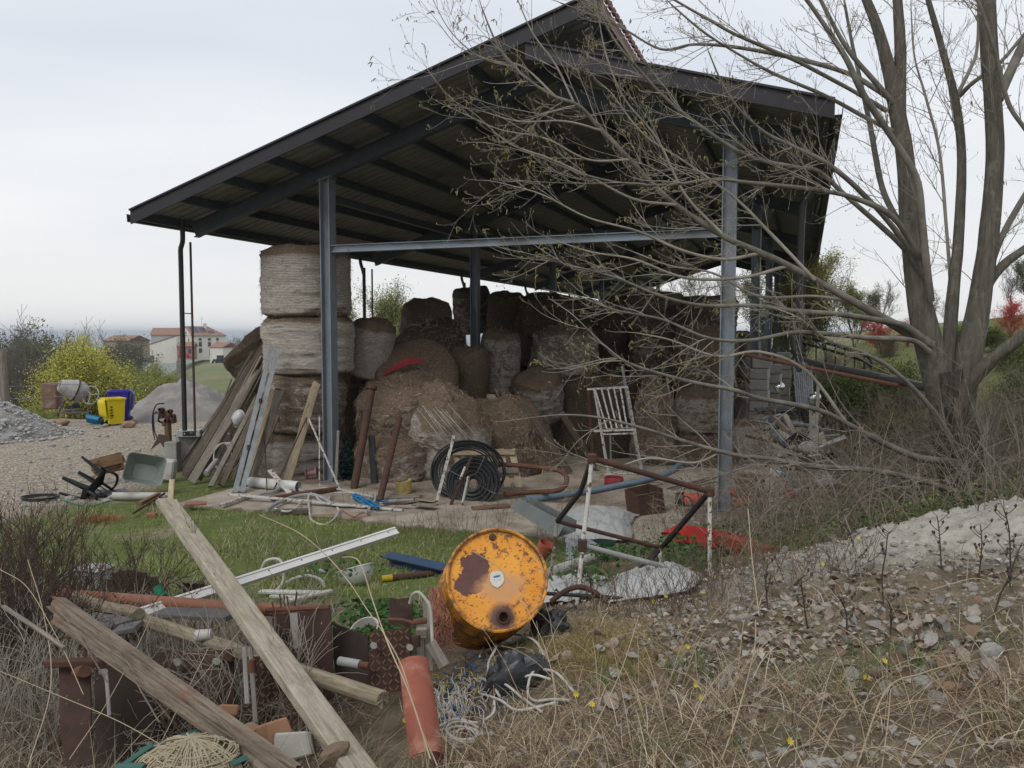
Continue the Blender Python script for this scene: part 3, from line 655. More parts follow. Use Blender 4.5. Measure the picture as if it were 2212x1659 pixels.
def bale(u, vt, vb, w, d, label, var=0, tilt=(0, 0), spin=0, wrap=.5, val=1.0, group='round hay bales under the barn roof', hscale=1.0, slack=0.0):
 """w px wide, from vt down to vb, standing at distance d; tilt=(to the right, towards the camera) in degrees"""
 Rr = px(w, d)/2; H = px(vb-vt, d)*hscale; lean = Matrix.Rotation(R(tilt[0]), 4, 'Y') @ Matrix.Rotation(R(tilt[1]), 4, 'X')
 cen = W(u, (vt+vb)/2, d); ax = lean.to_3x3() @ Vector((0, 0, 1))
 t = thing('hay_bale', label, 'hay bale', cen-ax*H/2, group)
 t.rotation_euler = (lean @ Matrix.Rotation(R(spin), 4, 'Z')).to_euler()
 for nm, me in zip(('rolled_hay', 'loose_hay'), BV[var]):
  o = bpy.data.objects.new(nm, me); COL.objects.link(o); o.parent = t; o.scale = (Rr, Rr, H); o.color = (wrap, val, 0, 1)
  if nm == 'loose_hay': o['kind'] = 'stuff'
 return t
# --- the free-standing stack behind the near left column, coloured brighter for the open sky
bale(662, 540, 684, 186, 16.4, 'topmost bale of the tall free standing stack, pale netting and hay showing at its rim', 0, (0, 1), 20, .60, 1.55)
bale(668, 680, 808, 180, 16.4, 'second bale from the top of the tall stack, pale netted, behind the near left column', 1, (-1, 0), 80, .64, 1.6)
bale(657, 805, 932, 170, 16.4, 'third bale down the tall stack, brown and fraying out of its netting', 2, (1, -2), 140, .44, 1.5)
bale(648, 928, 1042, 168, 16.4, 'bottom bale of the tall stack, grey netted, behind the leaning splintered plank', 3, (0, 0), 200, .60, 1.3)
bale(566, 725, 850, 118, 17.9, 'dark netted bale showing its rounded flank left of the tall stack', 4, (-38, 20), 30, .45, .8)
bale(560, 850, 1000, 120, 17.9, 'dark brown bale low behind the planks that lean left of the tall stack', 2, (0, 0), 60, .15, .8)
# --- the slumped heap of bales in the middle
bale(801, 690, 815, 90, 17.2, 'narrow grey netted bale leaning against the right side of the tall stack', 1, (12, 8), 10, .62, 1.25)
bale(902, 776, 880, 176, 17.3, 'big tipped bale with a red ribbon along its grey upper rim', 0, (8, 48), 50, .45, 1.1)
bale(876, 822, 965, 196, 16.5, 'sagging brown bale below the one with the red ribbon, behind the tall rusty pipe', 5, (-8, 16), 90, .40, 1.4)
bale(968, 858, 1010, 178, 15.9, 'greyish slumped bale with broken white strings hanging off its front', 6, (10, 24), 140, .58, 1.55)
bale(1112, 860, 1062, 160, 16.8, 'dark brown collapsed bale spilling to the right behind the coil of black hose', 6, (-18, 8), 200, .2, 1.35, slack=1)
bale(850, 936, 1050, 172, 15.7, 'low brown bale with combed straw, between the two rusty pipes', 5, (-3, 14), 250, .46, 1.45)
bale(1092, 972, 1082, 150, 16.2, 'low slumped heap of a bale behind the wooden pallet', 6, (0, 0), 300, .05, 1.0)
bale(920, 652, 772, 104, 20.2, 'dark domed bale on top of the heap beside the pale green tree', 4, (6, 30), 20, .45, 1.05)
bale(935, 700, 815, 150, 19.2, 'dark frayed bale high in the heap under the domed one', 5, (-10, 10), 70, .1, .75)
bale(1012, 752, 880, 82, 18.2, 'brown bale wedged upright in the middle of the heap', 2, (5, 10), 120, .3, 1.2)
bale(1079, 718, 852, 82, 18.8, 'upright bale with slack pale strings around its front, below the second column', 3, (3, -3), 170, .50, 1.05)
bale(772, 830, 1012, 96, 19.6, 'bale added deep in the gap right of the tall stack, darkened for shade, lower one', 2, (0, 0), 33, .1, .6)  # this and the next added to darken the gap, shade in their colour
bale(776, 700, 836, 92, 19.9, 'bale added deep in the gap right of the tall stack, darkened for shade, upper one', 3, (0, 0), 73, .1, .6)
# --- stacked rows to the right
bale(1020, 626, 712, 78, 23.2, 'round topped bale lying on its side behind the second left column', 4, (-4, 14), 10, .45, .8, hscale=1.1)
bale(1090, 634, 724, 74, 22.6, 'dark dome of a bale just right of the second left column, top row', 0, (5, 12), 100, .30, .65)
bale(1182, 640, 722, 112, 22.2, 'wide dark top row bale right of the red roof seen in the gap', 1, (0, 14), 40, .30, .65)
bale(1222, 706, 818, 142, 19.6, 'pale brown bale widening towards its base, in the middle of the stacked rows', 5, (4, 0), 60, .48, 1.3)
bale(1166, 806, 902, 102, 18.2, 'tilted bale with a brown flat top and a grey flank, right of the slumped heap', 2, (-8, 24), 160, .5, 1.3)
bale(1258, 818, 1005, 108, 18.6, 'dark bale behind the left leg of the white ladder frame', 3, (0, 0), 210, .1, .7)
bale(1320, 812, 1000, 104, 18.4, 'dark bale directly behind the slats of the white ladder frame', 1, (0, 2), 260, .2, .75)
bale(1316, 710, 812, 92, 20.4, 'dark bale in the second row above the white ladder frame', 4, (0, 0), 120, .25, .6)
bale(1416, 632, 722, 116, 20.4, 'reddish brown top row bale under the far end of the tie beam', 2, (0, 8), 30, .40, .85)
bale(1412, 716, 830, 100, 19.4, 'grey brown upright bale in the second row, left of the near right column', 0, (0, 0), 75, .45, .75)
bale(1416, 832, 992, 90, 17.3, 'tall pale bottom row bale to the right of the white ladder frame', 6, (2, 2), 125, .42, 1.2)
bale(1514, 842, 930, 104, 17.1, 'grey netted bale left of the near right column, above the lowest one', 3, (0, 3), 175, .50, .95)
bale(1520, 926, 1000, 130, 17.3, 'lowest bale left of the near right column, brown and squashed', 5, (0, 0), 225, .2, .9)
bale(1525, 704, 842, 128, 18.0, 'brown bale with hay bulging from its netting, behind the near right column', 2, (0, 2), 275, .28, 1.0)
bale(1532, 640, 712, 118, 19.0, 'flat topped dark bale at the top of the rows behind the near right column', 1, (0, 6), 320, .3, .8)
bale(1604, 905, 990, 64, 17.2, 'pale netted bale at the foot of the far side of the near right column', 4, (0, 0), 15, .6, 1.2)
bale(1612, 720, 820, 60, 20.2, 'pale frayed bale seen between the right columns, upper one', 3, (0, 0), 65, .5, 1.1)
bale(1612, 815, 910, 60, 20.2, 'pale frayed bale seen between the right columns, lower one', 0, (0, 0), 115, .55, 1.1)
# --- rows further back, added for darkness behind, their hay coloured darker
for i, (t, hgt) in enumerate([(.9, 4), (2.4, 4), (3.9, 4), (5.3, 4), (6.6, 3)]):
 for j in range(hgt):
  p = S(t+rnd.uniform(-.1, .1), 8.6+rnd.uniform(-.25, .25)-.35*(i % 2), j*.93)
  tt = thing('hay_bale', 'round hay bale of the added back rows, coloured dark to stand for shade', 'hay bale', p, 'hay bales of the dark back rows'); tt.rotation_euler = (R(rnd.uniform(-3, 3)), R(rnd.uniform(-3, 3)), rnd.uniform(0, 6))
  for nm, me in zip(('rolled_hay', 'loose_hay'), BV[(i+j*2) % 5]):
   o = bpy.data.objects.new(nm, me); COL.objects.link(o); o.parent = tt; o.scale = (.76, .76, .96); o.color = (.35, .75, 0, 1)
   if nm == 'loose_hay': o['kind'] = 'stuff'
# red ribbon on the tipped bale and broken strings on the slumped one
M_ribbon = mat('red_ribbon', (.34, .035, .045), None, 10, .7)
def ribbon():
 b = MB(); ctr = [W(826+i*11.5, 818-21*math.sin((i+1)*.27)+i*-3.0, 16.72) for i in range(9)]
 vs = []
 for i, c in enumerate(ctr): h = .075*math.sin((i+.6)/9*math.pi)+.01; vs += [c+Vector((0, 0, -h*.6)), c+Vector((0, -.015, h*.5)), c+Vector((0, .03, h))]
 b.add(vs, [(i*3+k, i*3+3+k, i*3+4+k, i*3+1+k) for i in range(8) for k in range(2)])
 tag(b.build('ribbon', M_ribbon), 'strip of faded red ribbon along the rim of the tipped bale', 'ribbon')
ribbon()
M_string = mat('white_twine', (.55, .53, .49), None, 20, .8)
def strings():
 r = random.Random(5); paths = []
 for i in range(13):
  u0, v0 = 902+i*5.5, 890+r.uniform(-10, 6)+abs(i-5)*-1.5; u1, v1 = u0+60+r.uniform(-14, 16), v0+78+r.uniform(-14, 14)
  p = [W(u0+(u1-u0)*k/6, v0+(v1-v0)*k/6, 14.75-.12*math.sin(k/6*3.1)+k*.02) for k in range(7)]
  paths.append((np.array(smooth_path(p, 3)), .0045))
 V, F = tubes(paths, 4); tag(link('baling_strings', npmesh('baling_strings', V, F), M_string), 'broken white baling strings drooping over the greyish slumped bale', 'strings')
strings()
# straw and hay litter on the slab
def litter():
 n = 9000; r = RNG
 t = r.uniform(-1.6, 7.8, n); k = -1.2+r.exponential(.9, n)*np.where(r.random(n) < .5, 1, .4)+.8
 k = np.clip(k, -2.2, 5); P = np.stack([X1+t*CA+k*SA, D1-t*SA+k*CA, np.full(n, .012)], 1); P[:, 2] += np.abs(r.normal(0, .02, n))*np.clip(k, 0, 3)
 V, F, C = blades(P, r.uniform(.06, .22, n), np.full(n, .005), np.full(n, 1.2), r.uniform(-.1, .2, n), palette([(.16, .10, .055), (.26, .19, .12), (.10, .065, .04)], n), 2)
 tag(link('hay_litter', npmesh('hay_litter', V, F, C), M_straw), 'loose hay litter strewn over the slab below the bales', None, kind='stuff')
litter()
# ================================================================ the big poplar on the right
def bark_mat(name, c1, c2, groove, lichen=None):
 m, N, L, b = nodes(name); v = vecsrc(N, L, (1, 1, .16)); v1 = vecsrc(N, L)
 n1 = noise_n(N, L, v, 26, 8, .7, .5); n2 = noise_n(N, L, v1, 2.2, 6, .6); n3 = noise_n(N, L, v1, 9, 6, .7)
 c = ramp(N, L, n1, [(.32, groove), (.48, c2), (.7, c1)])
 c = mix(N, L, ramp(N, L, n2, [(.4, 0), (.7, .6)]), c, c2)
 if lichen: c = mix(N, L, ramp(N, L, n3, [(.55, 0), (.68, .65)]), c, lichen)
 L.new(c, b.inputs['Base Color']); b.inputs['Roughness'].default_value = .9; b.inputs['Specular IOR Level'].default_value = .2
 bump_n(N, L, b, n1, .9, .035); return m
M_bark = bark_mat('poplar_bark', (.13, .118, .095), (.065, .058, .047), (.016, .014, .011), (.115, .12, .075))
M_barks = bark_mat('poplar_bark_smooth', (.20, .182, .15), (.115, .103, .083), (.07, .062, .05), (.22, .21, .16))
M_limb = mat('poplar_limb', (.185, .17, .142), (.085, .077, .065), 7, .85, 0, .3, 30, .006, dirt=(.22, .205, .165), dlo=.5, dhi=.7, ds=3)
M_twig = mat('poplar_twig', (.345, .315, .265), (.18, .16, .13), 3, .8, 0, 0)
M_catkin = mat('catkin', (.25, .24, .10), (.20, .15, .06), 30, .8, 0, 0)
def rough_tube(paths, n=20, amp=.06, fr=5, seed=0):
 Vs = []; Fs = []; b = 0
 for P, r in paths:
  V, F = tubes([(P, r)], n); k = len(P); V = V.reshape(k, n, 3); C = np.asarray(P)[:, None]
  a = np.arange(n)/n; s = np.cumsum(np.r_[0, np.linalg.norm(np.diff(P, axis=0), axis=1)])
  nz = fbm(a[None]*fr*2+0*s[:, None], s[:, None]*2.2+a[None]*0, 1, seed, 4)*np.clip((1-np.abs(a*2-1))*5, 0, 1)[None]
  V = C+(V-C)*(1+amp*nz*2)[..., None]
  Vs.append(V.reshape(-1, 3)); Fs.append(F+b); b += k*n
 return np.concatenate(Vs), np.concatenate(Fs)
def limb_path(pts, d, n=6):
 """pts (u, v, radius_px[, d]) -> smooth world polyline and radii"""
 P = []; r = []
 for q in pts:
  dd = q[3] if len(q) > 3 else d; P.append(W(q[0], q[1], dd)); r.append(px(q[2], dd)*(.66 if q[2] < 12.6 else .72 if q[2] < 40 else .70))
 SP = np.array(smooth_path(P, n)); t = np.linspace(0, len(P)-1, len(SP)); return SP, np.interp(t, np.arange(len(P)), r)
def make_poplar():
 base = on_ground(2075, 1110); d0 = 9.0
 T = thing('poplar_tree', 'large bare poplar of several grey stems with drooping budding branches in front of the barn', 'tree', (W(2075, 1100, d0).x, d0, gz(W(2075, 1100, d0).x, d0)))
 trunk = [(2088, 1150, 72), (2082, 1090, 64), (2072, 1000, 57), (2058, 910, 55), (2048, 840, 56), (2042, 800, 50)]
 stems = [
 [(2062, 960, 40), (2030, 840, 42), (2005, 740, 38), (1984, 640, 33), (1968, 518, 27), (1955, 344, 25), (1938, 240, 22), (1920, 150, 18), (1895, 60, 15), (1860, -30, 12), (1840, -90, 9)],
 [(2070, 940, 40), (2088, 800, 40), (2108, 700, 34), (2124, 600, 29), (2136, 518, 27), (2149, 344, 25), (2145, 219, 24), (2136, 94, 23), (2132, -30, 20), (2125, -100, 17)],
 [(1948, 290, 18), (1943, 219, 18), (1945, 125, 17), (1940, 20, 14), (1936, -60, 12)],
 [(2046, 850, 20, 9.1), (2052, 720, 19, 9.15), (2062, 600, 17, 9.2), (2070, 518, 15, 9.25), (2077, 344, 13, 9.3), (2064, 219, 12, 9.3), (2036, 109, 10, 9.3), (2005, 0, 8, 9.3), (1990, -60, 6, 9.3)],
 [(2060, 900, 26, 8.9), (2090, 835, 22, 8.8), (2150, 772, 19, 8.6), (2230, 708, 18, 8.4), (2330, 600, 14, 8.2)],
 [(2110, 690, 14), (2132, 620, 14), (2170, 570, 13), (2225, 530, 12), (2300, 470, 10)],
 ]
 limbs = [
 [(2012, 650, 11, 8.8), (2000, 560, 12, 8.7), (1993, 480, 11, 8.65), (1980, 385, 10.5, 8.6), (1927, 297, 10.5, 8.6), (1864, 203, 10, 8.5), (1828, 128, 9, 8.5), (1786, 62, 8, 8.5), (1739, -5, 6.5, 8.5), (1690, -60, 5, 8.5)],
 [(1938, 235, 9, 9), (1899, 187, 8.5, 8.9), (1833, 109, 7.5, 8.9), (1780, 15, 6.5, 8.9), (1750, -50, 5, 8.9)],
 [(1980, 540, 10, 9.1), (1927, 453, 9.5, 9.2), (1905, 400, 9, 9.3), (1892, 344, 9, 9.3), (1880, 270, 8, 9.4), (1862, 190, 7, 9.4), (1840, 90, 5, 9.5), (1825, 10, 4, 9.5)],
 [(1996, 600, 10, 8.9), (1940, 505, 9, 8.8), (1864, 419, 8.5, 8.7), (1786, 353, 7.5, 8.6), (1702, 312, 6.5, 8.5), (1650, 285, 5, 8.5), (1600, 240, 4, 8.4), (1560, 180, 3, 8.4), (1530, 110, 2, 8.4)],
 [(2010, 745, 17, 8.9), (1930, 700, 14, 8.8), (1850, 655, 12.5, 8.7), (1790, 622, 12, 8.7), (1700, 572, 11.5, 8.6), (1640, 545, 11, 8.5), (1555, 506, 10, 8.4), (1442, 428, 9, 8.3), (1348, 331, 8, 8.2), (1286, 266, 7, 8.2), (1248, 228, 6, 8.1), (1192, 206, 5, 8.1), (1136, 169, 4.5, 8.0), (1089, 122, 4, 8.0), (1064, 75, 3, 8), (1040, 15, 2, 8)],
 [(1975, 560, 10, 8.9), (1927, 510, 9, 8.8), (1833, 428, 8, 8.7), (1770, 372, 8, 8.6), (1720, 362, 8, 8.5), (1614, 337, 7, 8.4), (1520, 278, 6, 8.3), (1440, 215, 5, 8.3), (1380, 150, 4, 8.2), (1330, 90, 3, 8.2), (1290, 20, 2.2, 8.2)],
 [(1915, 240, 8, 9), (1849, 200, 7, 8.9), (1739, 141, 6.5, 8.8), (1661, 106, 6, 8.7), (1583, 72, 5, 8.6), (1521, 37, 4, 8.6), (1440, -10, 3, 8.5)],
 [(1925, 215, 9, 9.1), (1889, 190, 8.5, 9.1), (1833, 159, 8, 9.2), (1739, 131, 7, 9.3), (1599, 103, 5.5, 9.3), (1500, 96, 4.5, 9.4), (1427, 106, 4, 9.4), (1333, 55, 3, 9.4), (1210, 6, 2, 9.4)],
 [(1945, 290, 7, 9), (1874, 256, 6.5, 9), (1780, 205, 6, 9), (1677, 162, 5, 9), (1600, 120, 4, 9), (1521, 70, 3.5, 9), (1450, 10, 2.5, 9)],
 [(1990, 560, 10, 8.8), (1930, 470, 9, 8.6), (1845, 428, 7.5, 8.5), (1755, 409, 7, 8.4), (1614, 394, 6, 8.3), (1545, 387, 5.5, 8.2), (1440, 400, 4.5, 8.1), (1340, 395, 3.8, 8.1), (1240, 370, 3, 8), (1140, 330, 2.2, 8), (1060, 310, 1.6, 8)],
 [(2000, 740, 15, 8.8), (1955, 705, 12, 8.7), (1896, 691, 10, 8.6), (1820, 680, 9, 8.5), (1720, 672, 8, 8.4), (1620, 660, 7, 8.3), (1520, 660, 6, 8.2), (1430, 640, 5, 8.1), (1330, 600, 4, 8.1), (1220, 570, 3, 8), (1130, 545, 2, 8)],
 [(2006, 760, 12, 8.6), (1968, 735, 9, 8.5), (1879, 730, 8, 8.4), (1800, 722, 8, 8.3), (1715, 718, 7, 8.2), (1620, 735, 6, 8.2), (1530, 730, 5, 8.1), (1430, 690, 4.2, 8.1), (1330, 670, 3.4, 8), (1250, 640, 2.4, 8)],
 [(2062, 1000, 14, 8.7), (1990, 990, 12, 8.5), (1911, 958, 10, 8.4), (1830, 915, 9, 8.3), (1763, 884, 8.5, 8.2), (1638, 860, 8, 8.1), (1587, 843, 7, 8.0), (1480, 822, 6, 7.9), (1362, 786, 5, 7.8), (1310, 750, 4, 7.8), (1274, 716, 3, 7.8), (1248, 690, 2, 7.8)],
 [(2095, 1075, 15, 8.6), (2000, 1042, 11, 8.3), (1896, 1018, 10, 8.1), (1745, 1006, 9, 7.9), (1655, 990, 8, 7.8), (1590, 983, 7, 7.7), (1487, 956, 6, 7.6), (1400, 928, 5, 7.5), (1300, 903, 4, 7.5), (1220, 896, 3, 7.4), (1142, 903, 1.8, 7.4)],
 [(2072, 208, 7, 9.3), (2100, 180, 6.5, 9.2), (2158, 137, 6, 9.2), (2220, 65, 5, 9.2)],
 [(2068, 205, 6, 9.3), (2095, 150, 5.5, 9.3), (2111, 103, 5, 9.4), (2114, -10, 4, 9.4)],
 [(2156, 215, 15, 9), (2175, 170, 14, 9.1), (2212, 94, 13, 9.2), (2250, 10, 11, 9.3)],
 [(2260, 340, 8, 8.7), (2212, 275, 7.5, 8.7), (2177, 219, 7, 8.7), (2149, 109, 6, 8.7), (2111, -5, 5, 8.7)],
 [(2130, 600, 11, 9.1), (2165, 510, 10, 9.2), (2215, 420, 10, 9.3), (2270, 340, 8, 9.4)],
 [(2055, 640, 6, 9.3), (2045, 500, 5.5, 9.4), (2030, 330, 5, 9.5), (2000, 210, 4, 9.5), (1975, 120, 3, 9.5), (1968, 20, 2, 9.5)],
 [(1640, 548, 6, 8.5), (1560, 560, 5.5, 8.3), (1470, 540, 5, 8.2), (1380, 500, 4, 8.1), (1270, 470, 3, 8.0), (1170, 420, 2.2, 7.9), (1080, 395, 1.6, 7.9)],
 [(1700, 575, 6, 8.6), (1600, 600, 5, 8.4), (1480, 600, 4.5, 8.3), (1370, 560, 3.5, 8.2), (1280, 545, 2.6, 8.2), (1200, 520, 1.8, 8.2)],
 [(1460, 442, 5, 8.3), (1370, 430, 4, 8.2), (1270, 380, 3.4, 8.1), (1180, 340, 3, 8), (1100, 310, 2.4, 8), (1030, 250, 1.6, 7.9)],
 [(1360, 345, 4.5, 8.2), (1270, 345, 3.5, 8.1), (1180, 300, 3, 8), (1080, 280, 2.2, 8), (1000, 245, 1.4, 8)],
 [(1300, 282, 4, 8.2), (1220, 262, 3.2, 8.1), (1120, 262, 2.6, 8.1), (1040, 240, 1.6, 8)],
 [(1200, 208, 3.4, 8.1), (1130, 145, 3, 8.1), (1060, 130, 2.2, 8), (990, 100, 1.6, 8), (940, 40, 1.1, 8)],
 [(1240, 222, 3.5, 8.1), (1200, 140, 3, 8.1), (1150, 70, 2.4, 8.1), (1110, -20, 1.8, 8.1)],
 [(1110, 145, 3, 8), (1040, 125, 2.2, 8), (975, 70, 1.5, 7.9), (930, -10, 1, 7.9)],
 [(1560, 505, 5, 8.3), (1480, 420, 4, 8.4), (1420, 300, 3.5, 8.5), (1350, 215, 3, 8.5), (1310, 120, 2.3, 8.5), (1290, 20, 1.6, 8.5)],
 [(1760, 605, 6, 8.6), (1660, 500, 5, 8.7), (1590, 430, 4.5, 8.8), (1480, 350, 3.6, 8.9), (1390, 290, 3, 8.9), (1320, 200, 2, 9)],
 [(1850, 655, 6, 8.7), (1760, 640, 5, 8.9), (1640, 640, 4.5, 9), (1540, 590, 3.8, 9.1), (1450, 575, 3, 9.1), (1370, 545, 2, 9.1)],
 [(1830, 915, 6, 8.3), (1740, 800, 5, 8.4), (1640, 760, 4.5, 8.4), (1550, 770, 4, 8.3), (1450, 735, 3, 8.3), (1380, 720, 2, 8.3)],
 [(1560, 975, 4.5, 7.7), (1500, 1000, 4, 7.6), (1400, 990, 3.2, 7.5), (1320, 1010, 2.4, 7.4), (1250, 985, 1.6, 7.4)],
 [(2075, 980, 10, 8.5), (2010, 880, 8, 8.3), (1930, 800, 7, 8.2), (1860, 760, 6, 8.2), (1790, 735, 4.5, 8.2), (1730, 690, 3, 8.2)],
 ]
 V, F = rough_tube([limb_path(trunk, d0, 14)], 72, .17, 16, 5); link('trunk', npmesh('trunk', V, F, None, True), M_bark, T)
 LP = []
 for i, s in enumerate(stems):
  P = limb_path(s, d0); LP.append((P, 'stem')); V, F = rough_tube([P], 24, .06, 6, i); link('stem', npmesh('stem', V, F, None, True), M_barks, T)
 for i, s in enumerate(limbs):
  P = limb_path(s, d0); LP.append((P, 'limb')); V, F = rough_tube([P], 9, .12, 2, i); link('limb', npmesh('limb', V, F, None, True), M_limb if s[0][2] >= 7 else M_twig, T)
 r = np.random.default_rng(3); tw = []; cats = []; tips = []
 def grow(p, d, L, r0, lvl):
  n = max(4, int(5+L*5)); P = [p]; d = d/np.linalg.norm(d); st = L/n; q = p.copy(); wob = r.normal(0, .09, 3)
  for k in range(n):
   f = k/n; lift = -.12*(1-f)+.36*f*f if lvl < 3 else .2
   d = d+np.array([0, 0, lift])*(.55 if L > .35 else .4)+wob*.35+r.normal(0, .05, 3); d /= np.linalg.norm(d); q = q+d*st; P.append(q)
   if r.random() < .25: wob = r.normal(0, .10, 3)
  P = np.array(P); rad = np.linspace(r0, max(.0017, r0*.34), n+1); tw.append((P, rad))
  if lvl < 3:
   m = {1: int(2+L*5), 2: int(1+L*5)}[lvl]
   for _ in range(m):
    k = int(r.integers(max(1, int(n*.2)), n)); ax = P[k]-P[k-1]; ax /= np.linalg.norm(ax)
    sd = np.cross(ax, r.normal(size=3)); sd /= np.linalg.norm(sd)
    grow(P[k], ax*r.uniform(.55, 1.0)+sd*r.uniform(.5, .9)+np.array([0, 0, .12]), L*r.uniform(.22, .5) if lvl == 1 else r.uniform(.05, .2), rad[k]*.62, lvl+1)
  if lvl >= 2: tips.append(P[-1]);
 for (P, rad), kind in LP:
  s = np.r_[0, np.cumsum(np.linalg.norm(np.diff(P, axis=0), axis=1))]; L = s[-1]
  m = int(L*(2.3 if kind == 'stem' else 3.4))
  for _ in range(m):
   f = r.uniform(.28 if kind == 'stem' else .2, 1); k = min(len(P)-2, int(np.searchsorted(s, f*L))); k = max(k, 1)
   if kind == 'limb' and rad[k] > px(11, 9): continue
   ax = P[k+1]-P[k]; ax /= np.linalg.norm(ax); sd = np.cross(ax, r.normal(size=3)); sd /= np.linalg.norm(sd); sd[1] *= .7
   ln = r.uniform(.3, 1.45)*(1 if kind == 'limb' else .9)
   if kind == 'limb': ln *= .55+.45*(1-f)
   grow(P[k], ax*r.uniform(.7, 1.2)+sd*r.uniform(.4, .85)+np.array([-.12, 0, -.05]), ln, min(rad[k]*.55, .0068), 1)
  if kind == 'limb':
   ax = P[-1]-P[-2]; grow(P[-1], ax, .35, rad[-1], 2)
 V, F = tubes(tw, 3); o = link('twigs', npmesh('twigs', V, F, None, True), M_twig, T); o['kind'] = 'stuff'
 cp = []
 for t in tips:
  d = 0.2 if t[0] < 2.4 and t[2] > 2.4 else .03
  if r.random() < d:
   for _ in range(int(r.integers(1, 4))):
    a = np.array([r.normal(0, .45), r.normal(0, .45), r.uniform(-1, .3)]); a /= np.linalg.norm(a); l = r.uniform(.025, .06)
    p = t+r.normal(0, .012, 3); k = np.array([p, p+a*l*.35, p+a*l*.75+np.array([0, 0, -.006]), p+a*l+np.array([0, 0, -.015])]); cp.append((k, np.array([.003, .0055, .0055, .002])))
  else: cp.append((np.array([t, t+np.array([0, 0, .012]), t+np.array([0, 0, .022])]), np.array([.0028, .0042, .0006])))
 V, F = tubes(cp, 4); o = link('catkins', npmesh('catkins', V, F, None, True), M_catkin, T); o['kind'] = 'stuff'
 print('twigs', len(tw), 'catkins', len(cp)); return T
POPLAR = make_poplar()
# ================================================================ the distance: farmhouse, woods, shrubs
def zq(a, b): return a/4.0, 691.2+b/4.0            # positions read in an enlargement of the left middle
M_wallw = mat('white_plaster', (.66, .64, .59), (.58, .555, .50), 1.2, .9, 0, .1, dirt=(.42, .39, .34), dlo=.58, dhi=.8, ds=.5)
M_wallg = mat('grey_plaster', (.40, .40, .39), (.34, .34, .33), .8, .9, 0, .1)
M_brickw = mat('red_render', (.36, .17, .12), (.28, .14, .10), 2, .9, 0, .1)
M_beigew = mat('beige_old_wall', (.34, .28, .19), (.25, .20, .14), .8, .9, 0, .2)
M_tile = mat('clay_tile', (.30, .155, .10), (.20, .12, .085), 2.2, .9, 0, .4, 20, .05, dirt=(.22, .19, .16), dlo=.5, dhi=.7, ds=1.1)
M_solar = mat('solar_glass', (.035, .045, .07), (.025, .03, .05), 2, .15, 0, 0)
M_win = mat('window_glass_dark', (.05, .055, .06), (.03, .035, .04), 2, .15, 0, 0)
M_shut = mat('window_frame_brown', (.16, .10, .07), None, 3, .7, 0, 0)
M_cement = mat('grey_concrete', (.34, .325, .30), (.25, .24, .22), 3, .95, 0, .4, 30, .006, dirt=(.17, .16, .14), dlo=.5, dhi=.7, ds=2)
